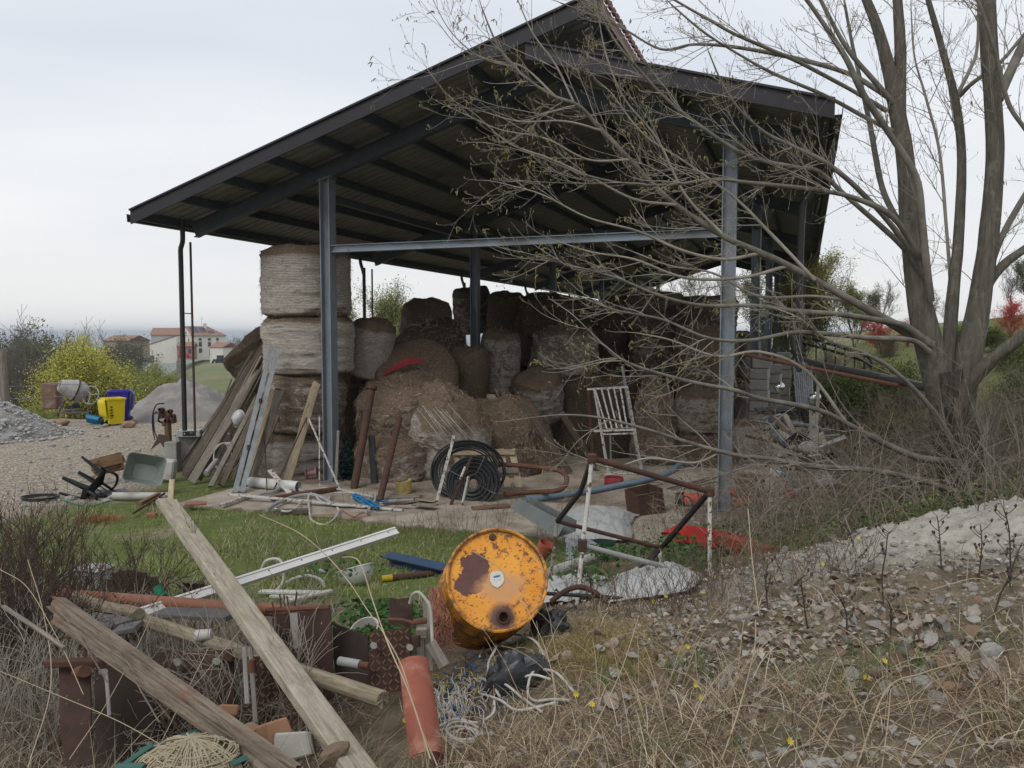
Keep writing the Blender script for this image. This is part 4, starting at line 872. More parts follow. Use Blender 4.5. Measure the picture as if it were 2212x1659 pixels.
def house(nm, label, cat_, corner, yaw, L_, D_, h, rise, wm, rm, win=(), gwin=(), hip=0.0, over=.35, group=None, mono=False, door=None):
 """x along the front, y back; gable end at x=0; ridge parallel to the front"""
 T = thing(nm, label, cat_, corner, group, yaw)
 b = MB(); y0 = D_
 if mono:
  b.add([(0, 0, -1.5), (L_, 0, -1.5), (L_, D_, -1.5), (0, D_, -1.5), (0, 0, h), (L_, 0, h+rise), (L_, D_, h+rise), (0, D_, h)], [(0, 1, 5, 4), (1, 2, 6, 5), (2, 3, 7, 6), (3, 0, 4, 7), (4, 5, 6, 7)])
 else:
  b.add([(0, 0, -1.5), (L_, 0, -1.5), (L_, D_, -1.5), (0, D_, -1.5), (0, 0, h), (L_, 0, h), (L_, D_, h), (0, D_, h), (0, D_/2, h+rise), (L_, D_/2, h+(rise if not hip else 0))],
   [(0, 1, 5, 4), (2, 3, 7, 6), (3, 0, 4, 8, 7), (1, 2, 6, 9, 5)])
 b.build('wall', wm, T, world=False, smooth=False)
 r = MB(); o = over; e = .16; k = rise/(D_/2) if not mono else 0
 if mono:
  sl = rise/L_
  r.add([(-o, -o, h-o*sl+.05), (L_+o, -o, h+rise+o*sl+.05), (L_+o, D_+o, h+rise+o*sl+.05), (-o, D_+o, h-o*sl+.05), (-o, -o, h-o*sl+.22), (L_+o, -o, h+rise+o*sl+.22), (L_+o, D_+o, h+rise+o*sl+.22), (-o, D_+o, h-o*sl+.22)],
   [(0, 1, 5, 4), (1, 2, 6, 5), (2, 3, 7, 6), (3, 0, 4, 7), (4, 5, 6, 7), (3, 2, 1, 0)])
 else:
  zr = h+rise+.05; ze = h-o*k+.05; xr = L_+o-hip
  A = [(-o, -o, ze), (L_+o, -o, ze), (xr, D_/2, zr), (-o, D_/2, zr), (L_+o, D_+o, ze), (-o, D_+o, ze)]
  vs = A+[(x, y, z+e) for x, y, z in A]
  r.add(vs, [(6, 7, 8, 9), (9, 8, 10, 11), (7, 10, 8), (3, 2, 1, 0), (5, 4, 2, 3), (1, 2, 4), (0, 1, 7, 6), (4, 5, 11, 10), (1, 4, 10, 7), (5, 0, 6, 11), (0, 3, 9, 6), (3, 5, 11, 9)])
 ro = r.build('roof', rm, T, world=False, smooth=False)
 def wn(x, z, w, hh, side='f', name='window', m=M_shut):
  M = Matrix.Identity(4) if side == 'f' else Matrix.Rotation(R(-90), 4, 'Z')
  def P(c): return M @ Vector(c)
  fr = MB(); t = .07
  for c, d in (((x, -.03, z+hh), (w+2*t, .12, t)), ((x, -.03, z), (w+2*t+.1, .16, t)), ((x-w/2-t/2, -.03, z+hh/2), (t, .1, hh)), ((x+w/2+t/2, -.03, z+hh/2), (t, .1, hh)), ((x, -.03, z+hh/2), (t*.6, .07, hh))): fr.box(c, d)
  fo = fr.build(name, m, T, matrix=M if side == 'f' else M, world=False, smooth=False)
  MB().box((x, -.012, z+hh/2), (w, .02, hh-t)).build('pane', M_win, fo, world=False, smooth=False)
 for x, z, w, hh in win: wn(x, z, w, hh)
 for x, z, w, hh in gwin: wn(-x, z, w, hh, 'g')
 if door: wn(*door, name='door')
 return T, ro
def far_buildings():
 d = 262.0; s = .25*d/FPX
 def cor(a, b, dd=d): u, v = zq(a, b); return W(u, v, dd)
 T, ro = house('farmhouse', 'three storey white farmhouse with solar panels on its hipped tile roof', 'house', cor(1664, 308), R(42), 11.2, 10.6, 6.5, 2.9, M_wallw, M_tile,
  [(2.6, 4.9, .75, .75), (5.6, 4.9, .75, .75), (8.3, 4.9, .75, .75), (2.6, 2.9, .85, 1.5), (5.6, 2.9, .85, 1.5), (8.3, 2.9, .85, 1.5), (2.6, .9, .9, 1.4)], [(3.0, 4.6, .6, .9), (6.5, 4.6, .6, .9), (5.2, 7.0, .5, .8)], hip=4.5, door=(6.6, .0, 2.0, 2.1))
 b = MB(); k = 2.9/5.3; zf = lambda y: 6.5+k*y+.235
 for x0, x1, y0, y1 in ((.6, 3.2, 1.4, 5.0), (3.5, 5.6, 1.4, 4.4), (5.8, 8.0, .9, 2.6)):
  nx = int((x1-x0)/.85)
  for i in range(max(1, nx)):
   xa = x0+i*(x1-x0)/max(1, nx); xb = x0+(i+1)*(x1-x0)/max(1, nx)-.05
   v = [(xa, y0, zf(y0)), (xb, y0, zf(y0)), (xb, y1, zf(y1)), (xa, y1, zf(y1))]
   b2 = MB(); b2.add(v+[(x, y, z+.05) for x, y, z in v], [(4, 5, 6, 7), (0, 1, 5, 4), (1, 2, 6, 5), (2, 3, 7, 6), (3, 0, 4, 7)]); b2.build('solar_panel', M_solar, ro, world=False, smooth=False)
 MB().box((6.0, 4.6, 9.6), (.8, .8, 1.6)).box((6.0, 4.6, 10.45), (1.0, 1.0, .15)).build('chimney', M_wallw, ro, world=False, smooth=False)
 MB().tube([(5.2, 5.2, 9.3), (5.2, 5.2, 12.6)], .04, 5).tube([(4.7, 5.2, 12.3), (5.7, 5.2, 12.3)], .03, 5).tube([(4.8, 5.2, 11.9), (5.6, 5.2, 11.9)], .03, 5).build('aerial', M_cement, ro, world=False)
 house('outbuilding', 'grey gabled barn with a round window left of the white farmhouse', 'building', cor(1310, 305, 285), R(12), 13, 9, 7.2, 2.3, M_wallg, M_tile, [], [])
 rw = MB().lathe([(.85, -.05), (.85, .12), (.62, .12), (.62, -.05)], 20, Matrix.Translation(cor(1258, 142, 276.5)) @ Matrix.Rotation(R(90), 4, 'X'))
 house('outbuilding', 'white lean-to shed with a long slanting roof before the grey gabled barn', 'building', cor(1222, 332, 252), R(3), 11, 8, 3.5, 3.5, M_wallw, M_shut, [], mono=True, over=.2)
 house('outbuilding', 'small red rendered annex with a clay tile roof in front of the farmhouse', 'building', cor(1535, 300, 250), R(8), 4.7, 4.5, 2.6, 1.1, M_brickw, M_tile, [(1.0, .5, .7, 1.2), (3.6, .5, .7, 1.2)], [])
 house('outbuilding', 'little white shed with a tiled gable right of the farmhouse', 'building', cor(1815, 330, 248), R(-35), 6.5, 5.5, 3.4, 1.3, M_wallw, M_tile, [], [], over=.3)
 house('old_barn', 'old beige barn with a low brown roof among bare trees', 'building', cor(900, 290, 230), R(-15), 8, 9, 3.6, 1.4, M_beigew, M_tile, [], [])
 house('red_roofed_building', 'building with a red roof seen in the gap above the bales', 'building', W(1108, 700, 75), R(-10), 2.4, 5, .9, 1.6, M_wallw, mat('red_roof', (.33, .045, .05), (.25, .04, .045), 1.5, .7, 0, .1), [], [])
 # terrace wall with railings and a ladder
 T = thing('terrace_wall', 'low grey concrete terrace wall with posts left of the lean-to', 'wall', cor(1110, 362, 240))
 b = MB(); b.box((3.7, 0, .8), (8.0, .3, 2.2)); b.build('wall', M_cement, T, world=False, smooth=False)
 for i in range(9): MB().box((i*.9, 0, 2.7), (.12, .12, 1.7)).build('post', M_cement, T, world=False, smooth=False)
 for z in (2.4, 3.0, 3.5): MB().box((3.7, 0.02, z), (7.6, .07, .07)).build('rail', M_cement, T, world=False, smooth=False)
 T = thing('ladder', 'white ladder standing against the grey terrace wall', 'ladder', cor(1200, 330, 238.5))
 for x in (0, .45): MB().tube([(x, 0, 0), (x-.5, .7, 2.9)], .05, 6).build('rail', M_wallw, T, world=False)
 for i in range(8): MB().tube([(-.5*i/8, .7*i/8, .2+i*.36), (.45-.5*i/8, .7*i/8, .2+i*.36)], .03, 5).build('rung', M_wallw, T, world=False)
 # red car
 T = thing('parked_car', 'red hatchback parked before the red annex of the farmhouse', 'car', cor(1598, 326, 246)); red = mat('red_car_paint', (.42, .015, .03), (.38, .013, .027), 2, .25, 0, 0, spec=.5); blk = mat('black_rubber', (.02, .02, .021), (.014, .014, .015), 8, .7, 0, .1)
 pr = [(-1.75, .3), (-1.8, .75), (-1.55, .95), (-1.25, 1.4), (-.3, 1.5), (.45, 1.42), (1.05, .95), (1.65, .82), (1.8, .55), (1.75, .3)]
 MB().prism(pr, -.8, .8, Matrix.Rotation(R(90), 4, 'X')).build('body', red, T, world=False, smooth=False)
 for y in (-.81, .81): MB().prism([(-1.1, .97), (-.95, 1.33), (-.1, 1.38), (-.1, .97)], -.01, .01, Matrix.Translation((0, y, 0)) @ Matrix.Rotation(R(90), 4, 'X')).prism([(0, .97), (0, 1.38), (.4, 1.32), (.8, .97)], -.01, .01, Matrix.Translation((0, y, 0)) @ Matrix.Rotation(R(90), 4, 'X')).build('side_window', M_win, T, world=False, smooth=False)
 for x in (-1.1, 1.15):
  for y in (-.72, .72): MB().lathe([(.05, -.1), (.3, -.1), (.32, -.06), (.32, .06), (.3, .1), (.05, .1)], 14, Matrix.Translation((x, y, .32)) @ Matrix.Rotation(R(90), 4, 'X')).build('wheel', blk, T, world=False)
 for y in (-.6, .6): MB().box((1.74, y, .68), (.08, .3, .16)).build('headlight', M_wallg, T, world=False, smooth=False)
 # tractor with a cab
 T = thing('tractor', 'dark tractor with a glazed cab standing right of the farm cottage', 'tractor', cor(1890, 378, 225), None, R(160)); gm = mat('tractor_green', (.03, .045, .035), None, 3, .5, 0, 0)
 MB().box((.9, 0, .95), (1.8, .75, .65), None, .08).box((-.3, 0, .75), (1.6, .5, .5)).build('body', gm, T, world=False)
 MB().box((-.55, 0, 2.45), (1.5, 1.35, .14), None, .04).build('cab_roof', M_wallw, T, world=False)
 for x in (-1.2, .1):
  for y in (-.6, .6): MB().box((x, y, 1.75), (.08, .08, 1.3)).build('cab_post', gm, T, world=False, smooth=False)
 MB().box((-.55, 0, 1.8), (1.22, 1.15, 1.1)).build('cab_glass', M_win, T, world=False, smooth=False)
 for x, rr, w in ((-.75, .75, .38), (1.35, .45, .25)):
  for y in (-.72, .72): MB().lathe([(.1, -w/2), (rr*.9, -w/2), (rr, -w/4), (rr, w/4), (rr*.9, w/2), (.1, w/2)], 18, Matrix.Translation((x, y, rr)) @ Matrix.Rotation(R(90), 4, 'X')).build('wheel', blk, T, world=False)
far_buildings()
M_btwig = mat('bare_twig_far', (.13, .112, .09), (.085, .075, .06), 2, .9, 0, 0)
M_leaf = colmat('leaf', .75, .25)
def tree_mesh(seed, H, nb, spread, r0, levels=3, upb=.25, lf=None, cols=None, lsize=.1, start=.25, leaf_r=.12, cross=1.0, kink=.13):
 """trunk mesh, twig mesh, leaf mesh of one tree, base at the origin"""
 r = np.random.default_rng(seed); tw = []; ends = []
 def br(p, d, L, rad, lvl):
  n = 5 if lvl else 8; P = [p]; q = p
  for k in range(n):
   d = d+r.normal(0, kink, 3)+np.array([0, 0, upb*.22]); d /= np.linalg.norm(d); q = q+d*L/n; P.append(q)
  P = np.array(P); rr = np.linspace(rad, rad*(.35 if lvl else .3), n+1); tw.append((lvl, P, rr))
  if lvl >= levels: ends.append(P); return
  m = nb[lvl]
  for i in range(m):
   f = r.uniform(start if lvl == 0 else .2, 1); k = min(n-1, int(f*n)); ax = d if k == n-1 else P[k+1]-P[k]; ax = ax/np.linalg.norm(ax)
   sd = np.cross(ax, r.normal(size=3)); sd /= np.linalg.norm(sd); sp = spread*r.uniform(.6, 1.3)
   br(P[k]+(P[k+1]-P[k])*r.random(), ax*.8+sd*sp+np.array([0, 0, upb*.3]), L*(r.uniform(.35, .65) if lvl else r.uniform(.35, .62)*(1.25-f*.6)), rr[k]*.5, lvl+1)
 br(np.zeros(3)-np.array([0, 0, .4]), np.array([r.normal(0, .06), r.normal(0, .06), 1]), H*.8, r0, 0)
 V, F = rough_tube([(P, q) for l, P, q in tw if l == 0], 10, .08, 3, seed); tm = npmesh('trunk', V, F, None, True)
 V, F = tubes([(P, np.maximum(q, .004*cross)) for l, P, q in tw if l > 0], 3); cm = npmesh('branches', V, F)
 lm = None
 if lf:
  E = np.array([p for P in ends for p in P[1:]]); i = r.integers(0, len(E), lf); Q = E[i]+r.normal(0, leaf_r, (lf, 3))
  V, F, C = leafcards(Q, r.uniform(.6, 1.3, lf)*lsize, palette(cols, lf, r, .2), r); lm = npmesh('leaves', V, F, C)
 return tm, cm, lm
def plant_tree(nm, label, cat_, meshes, loc, sc=1, rz=0, group=None, mb=None, ml=None):
 T = thing(nm, label, cat_, loc, group, rz); T.scale = (sc, sc, sc)
 for n_, me, m in zip(('trunk', 'branches', 'leaves'), meshes, (mb or M_btwig, mb or M_btwig, ml or M_leaf)):
  if me is None: continue
  if len(me.materials) == 0: me.materials.append(m)
  o = bpy.data.objects.new(n_, me); COL.objects.link(o); o.parent = T
  if n_ != 'trunk': o['kind'] = 'stuff'
 return T
def gpos(u, d): p = W(u, 800, d); return Vector((p.x, d, gz(p.x, d)))
def woods():
 bare = [tree_mesh(20+i, 10, (14, 8, 6), .75, .16, 3, .5, cross=3.2) for i in range(4)]
 greyg = [tree_mesh(40+i, 10, (13, 8, 5), .7, .15, 3, .5, 5000, [(.13, .14, .07), (.17, .16, .09), (.11, .11, .06)], .22, leaf_r=.25, cross=3) for i in range(2)]
 dark = tree_mesh(60, 6, (16, 8, 5), .6, .15, 3, .4, 9000, [(.02, .035, .018), (.03, .045, .02)], .25, .1, .25)
 r = random.Random(4)
 # valley wood at the left, tree by tree
 k = 0
 lab = ['bare grey tree of the valley wood', 'bare twiggy tree of the valley wood']
 for (u, vt, d) in [(-40, 748, 95), (20, 752, 110), (48, 742, 120), (78, 750, 100), (100, 757, 130), (122, 752, 115), (60, 775, 80), (15, 785, 74), (95, 780, 85), (-15, 800, 64), (40, 812, 60), (72, 825, 58), (120, 800, 78), (205, 752, 150), (228, 755, 160), (250, 752, 170), (275, 760, 165), (18, 742, 160), (62, 745, 170), (150, 765, 140), (-70, 760, 85), (-90, 770, 70)]:
  g = gpos(u, d); H = W(u, vt, d).z-g.z; sc = max(.2, H/9.6)
  plant_tree('bare_tree', 'bare grey brown tree of the wood filling the valley at the left edge', 'tree', bare[k % 4] if k % 5 else greyg[k % 2], g, sc, r.uniform(0, 6), 'bare trees of the valley wood'); k += 1
 def top(me): return max(max(v.co.z for v in q.vertices) for q in me if q is not None)
 tops = {}
 def one(u, vt, d, me, Hm, nm, label, rz=0, **kw):
  g = gpos(u, d); H = W(u, vt, d).z-g.z; k = me[1].name
  if k not in tops: tops[k] = top(me)
  return plant_tree(nm, label, 'tree', me, g, H/tops[k]*kw.pop('k', 1), rz, **kw)
 one(148, 716, 130, greyg[0], 10, 'leafing_tree', 'tall grey green tree just breaking into leaf above the yellow shrub', 1, k=1.1)
 one(192, 713, 135, bare[2], 10, 'bare_tree', 'tall bare dark tree right of the grey green one above the yellow shrub', 2, k=1.1)
 one(72, 783, 62, dark, 6, 'evergreen_tree', 'small dark evergreen in the valley wood behind the concrete mixer', .5)
 for u, vt, d in ((484, 728, 300), (505, 722, 310), (530, 716, 290), (548, 714, 320), (566, 722, 300), (520, 726, 330)):
  one(u, vt, d, bare[int(u) % 4], 10, 'bare_tree', 'hazy bare tree on the skyline right of the white farmhouse', u, group='bare skyline trees right of the farmhouse')
 one(10, 725, 190, greyg[1], 10, 'leafing_tree', 'pale hazy tree on the skyline at the far left edge', .3)
 one(290, 744, 215, dark, 6, 'evergreen_tree', 'dark green tree clump in front of the old beige barn', 2.2)
 # yellow flowering shrub and greener willows beside it
 Y = [(.58, .55, .10), (.48, .48, .09), (.39, .42, .09), (.66, .61, .15)]; G = [(.25, .30, .075), (.32, .34, .09), (.19, .25, .06), (.42, .40, .10)]
 ysh = tree_mesh(70, 5, (30, 10, 6), 1.0, .10, 3, .3, 24000, Y, .085, .03, .2, 1.5)
 gsh = tree_mesh(71, 4, (20, 8, 5), .9, .07, 3, .3, 9000, G, .085, .04, .2, 1.5)
 one(188, 744, 40, ysh, 4.9, 'yellow_shrub', 'large bright yellow shrub behind the concrete mixer', .4, k=1.22)
 one(128, 800, 39, ysh, 4.9, 'yellow_shrub', 'lower arm of yellow blossom left of the big yellow shrub', 2.0, k=1.35)
 one(222, 772, 42, ysh, 4.9, 'yellow_shrub', 'smaller yellow green shrub at the right shoulder of the big yellow one', 3.0, k=.95)
 for i, (u, vt, d) in enumerate([(262, 792, 44), (300, 785, 50), (335, 780, 54), (245, 815, 41), (285, 812, 44), (352, 798, 50), (85, 872, 34), (62, 880, 33), (115, 884, 33), (395, 800, 62), (330, 808, 47)]):
  one(u, vt, d, gsh, 4.0, 'weed_bush', 'yellow green bush of the overgrown slope behind the wheelie bins', i*1.3, group='yellow green bushes on the slope', k=1.15)
 # pale trees seen under and beyond the barn
 P = [(.27, .30, .09), (.22, .26, .08), (.31, .32, .12), (.18, .21, .07)]
 pale = tree_mesh(80, 7, (16, 9, 6), .6, .12, 3, .5, 9000, P, .12, .2, .22, 2)
 one(812, 592, 52, pale, 7, 'young_leaf_tree', 'pale yellow green tree seen between the tall stack and the domed bale', 0)
 one(868, 628, 56, pale, 7, 'young_leaf_tree', 'smaller pale tree right of the thin drain rod under the eaves', 2)
 one(765, 620, 50, pale, 7, 'young_leaf_tree', 'pale tree half hidden behind the right side of the tall stack', 4)
 one(1795, 500, 30, tree_mesh(81, 7, (18, 9, 6), .5, .12, 3, .5, 9000, [(.30, .29, .06), (.24, .25, .06), (.36, .33, .09)], .10, .2, .2, 1.6), 7, 'young_leaf_tree', 'yellow leafing tree right of the barn roof behind the poplar', 1)
 for u, vt, d in ((1500, 562, 62), (1560, 560, 66), (1450, 580, 70)): one(u, vt, d, bare[int(u) % 4], 10, 'bare_tree', 'bare twiggy tree seen beyond the back of the barn', u, group='bare trees beyond the barn')
 for i, (u, vt, d) in enumerate([(1660, 570, 55), (1720, 600, 48), (1850, 610, 44), (1900, 590, 52), (2000, 610, 48), (2180, 560, 46), (2230, 540, 40), (2040, 640, 38)]):
  one(u, vt, d, bare[i % 4] if i % 2 else greyg[i % 2], 10, 'bare_tree', 'scrubby bare tree on the hillside behind the poplar', i, group='scrubby trees on the hillside')
 for i, (u, vt, d, lb) in enumerate([(1685, 535, 36, 'yellow green tree rising between the right columns of the barn'), (1735, 575, 31, 'lower yellow green tree just left of the right edge downpipe'), (1852, 590, 31, 'yellow green tree seen through the branches left of the poplar stems'), (1645, 590, 46, 'pale tree closing the view at the far right corner of the barn'), (2240, 600, 33, 'pale green tree at the right edge above the red shrub')]): one(u, vt, d, pale, 7, 'young_leaf_tree', lb, i*2)
 RED = [(.55, .035, .035), (.42, .03, .03), (.62, .08, .05)]
 rs = tree_mesh(90, 3, (18, 8, 5), .8, .06, 3, .3, 6000, RED, .07, .05, .15, 1.2)
 one(2178, 648, 30, rs, 3, 'red_shrub', 'bright red leaved shrub on the hillside at the right edge', 0, k=1.3)
 one(1905, 664, 32, rs, 3, 'red_shrub', 'red leaved shrub half hidden behind the poplar branches', 2)
 one(1960, 676, 33, rs, 3, 'red_shrub', 'low red shrub just left of the poplar stems', 3)
 GB = [(.075, .115, .026), (.11, .15, .035), (.055, .085, .024), (.15, .17, .055), (.12, .10, .05)]
 gb = tree_mesh(91, 2.4, (22, 9, 5), 1.0, .05, 3, .2, 9000, GB, .085, .03, .2, 1)
 gb2 = tree_mesh(92, 2.4, (26, 10, 6), 1.0, .05, 3, .25, 2500, [(.14, .10, .06), (.10, .08, .05), (.09, .11, .03)], .06, .03, .2, 1.1)
 for i, (u, vt, d) in enumerate([(1870, 735, 22), (1930, 745, 20), (1800, 770, 21), (2160, 830, 14), (2210, 770, 17), (2240, 850, 12), (1990, 770, 17), (1960, 850, 13.5), (2180, 720, 24), (1900, 700, 30), (2080, 690, 28), (2140, 690, 27), (1760, 740, 26), (2260, 700, 20)]):
  one(u, vt, d, gb if i % 3 else gb2, 2.4, 'green_bush', 'green bramble bush on the bank behind the poplar' if i % 3 else 'brown leafless scrub bush on the bank behind the poplar', i*.9, group='green bushes on the bank' if i % 3 else 'brown scrub on the bank')
woods()
def make_haze():
 m = bpy.data.materials.new('haze'); m.use_nodes = True; N = m.node_tree.nodes; L = m.node_tree.links
 for n in list(N): N.remove(n)
 o = N.new('ShaderNodeOutputMaterial'); v = N.new('ShaderNodeVolumePrincipled'); v.inputs['Color'].default_value = (.80, .87, .95, 1); v.inputs['Density'].default_value = HAZE; v.inputs['Anisotropy'].default_value = .2
 L.new(v.outputs[0], o.inputs['Volume']); zl, zh = -90, 22; r = 26000
 tag(MB().box((0, 0, (zl+zh)/2), (2*r, 2*r, zh-zl)).build('haze', m, None, smooth=False), kind='stuff')
HAZE = .00035
make_haze()
# ================================================================ yard objects, left of the barn
M_wgrey = wood('weathered_grey_wood', (.25, .222, .185), (.15, .13, .105), (.04, .032, .025))
M_wtan = wood('tan_weathered_wood', (.34, .275, .195), (.22, .17, .11), (.06, .042, .028))
M_wdark = wood('dark_old_wood', (.135, .11, .085), (.085, .068, .05), (.025, .02, .015))
M_wbrown = wood('brown_wood', (.22, .135, .075), (.14, .085, .05), (.04, .025, .015))
M_wpale = wood('pale_new_wood', (.50, .41, .28), (.40, .31, .20), (.2, .14, .08))
M_rust = mat('rusty_steel', (.105, .052, .034), (.06, .034, .026), 11, .85, .1, .4, 50, .004, dirt=(.05, .033, .027), dlo=.5, dhi=.68, ds=4)
M_rustl = mat('orange_rust', (.155, .07, .042), (.09, .045, .032), 9, .85, .1, .35, 40, .004)
M_wpaint = mat('flaking_white_paint', (.56, .54, .50), (.42, .40, .365), 8, .6, 0, .2, 30, .003, dirt=(.11, .065, .045), dlo=.54, dhi=.59, ds=18)
M_white = mat('white_plastic', (.62, .615, .59), (.52, .515, .49), 5, .45, 0, .06, dirt=(.33, .30, .25), dlo=.55, dhi=.8, ds=3)
M_wpvc = mat('dirty_white_pvc', (.50, .485, .45), (.40, .385, .35), 4, .5, 0, .06, dirt=(.22, .195, .155), dlo=.5, dhi=.75, ds=3)
M_blackp = mat('black_plastic', (.022, .023, .025), (.015, .016, .017), 8, .42, 0, .08, dirt=(.10, .095, .085), dlo=.62, dhi=.85, ds=4)
M_greyp = mat('grey_cable', (.33, .33, .32), (.25, .25, .245), 8, .5, 0, .05)
M_bluep = mat('blue_grey_pipe', (.155, .215, .275), (.12, .175, .23), 6, .5, 0, .06, dirt=(.25, .24, .22), dlo=.55, dhi=.8, ds=3)
M_greenh = mat('green_hose', (.035, .20, .10), (.025, .15, .08), 8, .5, 0, 0)
M_stone = mat('grey_stone', (.33, .32, .30), (.23, .22, .20), 5, .95, 0, .4, 20, .01)
M_stoner = mat('brown_stone', (.32, .20, .125), (.22, .14, .09), 5, .95, 0, .4, 20, .01)
def stone_mesh(seed, n=2):
 import bmesh
 bm = bmesh.new(); bmesh.ops.create_icosphere(bm, subdivisions=n, radius=1)
 r = random.Random(seed); off = Vector((r.uniform(-9, 9), r.uniform(-9, 9), seed)); sx, sy, sz = r.uniform(.8, 1.3), r.uniform(.7, 1.1), r.uniform(.45, .75)
 for v in bm.verts:
  k = 1+.35*mnoise.noise(v.co*1.1+off)+.12*mnoise.noise(v.co*3+off); v.co = Vector((v.co.x*sx, v.co.y*sy, v.co.z*sz))*k
 me = bpy.data.meshes.new('stone'); bm.to_mesh(me); bm.free(); me.polygons.foreach_set('use_smooth', [seed % 3 == 0]*len(me.polygons)); return me
STONES = [stone_mesh(i, 1 if i < 8 else 2) for i in range(12)]
for me in STONES: me.materials.append(M_stone)
STONER = [stone_mesh(i+30, 2) for i in range(3)]
for me in STONER: me.materials.append(M_stoner)
def on_slab(u, v, z=.004): return Wz(u, v, z)
def heap(nm, label, c, rx, ry, h, m, seed, rz=0, n=64, nr=26, power=1.25, rough_=.05):
 T = thing(nm, label, 'heap', c); V = [];
 A = np.arange(n)*2*np.pi/n; Rr = np.linspace(0, 1, nr)
 a, q = np.meshgrid(A, Rr); x = q*np.cos(a)*rx*(1+.12*fbm(np.cos(a)*1.5, np.sin(a)*1.5, 1, seed)); y = q*np.sin(a)*ry
 z = h*np.clip(1-q**power, 0, 1)*(1+.25*fbm(x*1.2, y*1.2, 1, seed+1, 5))+rough_*fbm(x*3.2, y*3.2, 1.5, seed+2, 5)*(q < .98)-.12*(q > .93)
 V = np.stack([x, y, z], -1).reshape(-1, 3); i = np.arange(nr-1)[:, None]*n; j = np.arange(n)[None]; j2 = (j+1) % n
 F = np.stack([i+j, i+n+j, i+n+j2, i+j2], -1).reshape(-1, 4)
 link('pile', npmesh('pile', V, F, None, True), m, T, world=False); T.rotation_euler = (0, 0, rz); return T
def pebble_field(nm, label, pts, sizes, m, parent=None, kind='stuff', seed=0):
 """many small stones joined: low icospheres"""
 r = np.random.default_rng(seed); base = []
 for me in STONES[:6]:
  v = np.empty(len(me.vertices)*3, np.float32); me.vertices.foreach_get('co', v); base.append((v.reshape(-1, 3), np.array([p.vertices[:] for p in me.polygons])))
 parts = []; b = 0; Vs = []; Fs = []
 pick = r.integers(0, 6, len(pts)); rot = r.uniform(0, 6.28, len(pts))
 for k in range(6):
  idx = np.where(pick == k)[0]
  if len(idx) == 0: continue
  v, f = base[k]; c, s = np.cos(rot[idx]), np.sin(rot[idx])
  X = v[None, :, 0]*c[:, None]-v[None, :, 1]*s[:, None]; Y = v[None, :, 0]*s[:, None]+v[None, :, 1]*c[:, None]; Z = np.broadcast_to(v[None, :, 2], X.shape)
  VV = np.stack([X, Y, Z], -1)*sizes[idx][:, None, None]+pts[idx][:, None]
  Vs.append(VV.reshape(-1, 3)); Fs.append((f[None]+(np.arange(len(idx))*len(v))[:, None, None]).reshape(-1, 3)+b); b += VV.shape[0]*VV.shape[1]
 o = link(nm, npmesh(nm, np.concatenate(Vs), np.concatenate(Fs)), m, parent); tag(o, label if parent is None else None, None, None, kind); return o
M_gravel = mat('gravel_grey', (.34, .335, .32), (.25, .245, .23), 9, .95, 0, .7, 28, .03, speck=(.16, .155, .145), sps=40, splo=.58)
M_sand = mat('grey_sand', (.25, .235, .215), (.19, .178, .16), 1.4, .95, 0, .5, 30, .02, dirt=(.31, .30, .28), dlo=.5, dhi=.7, ds=1.3)
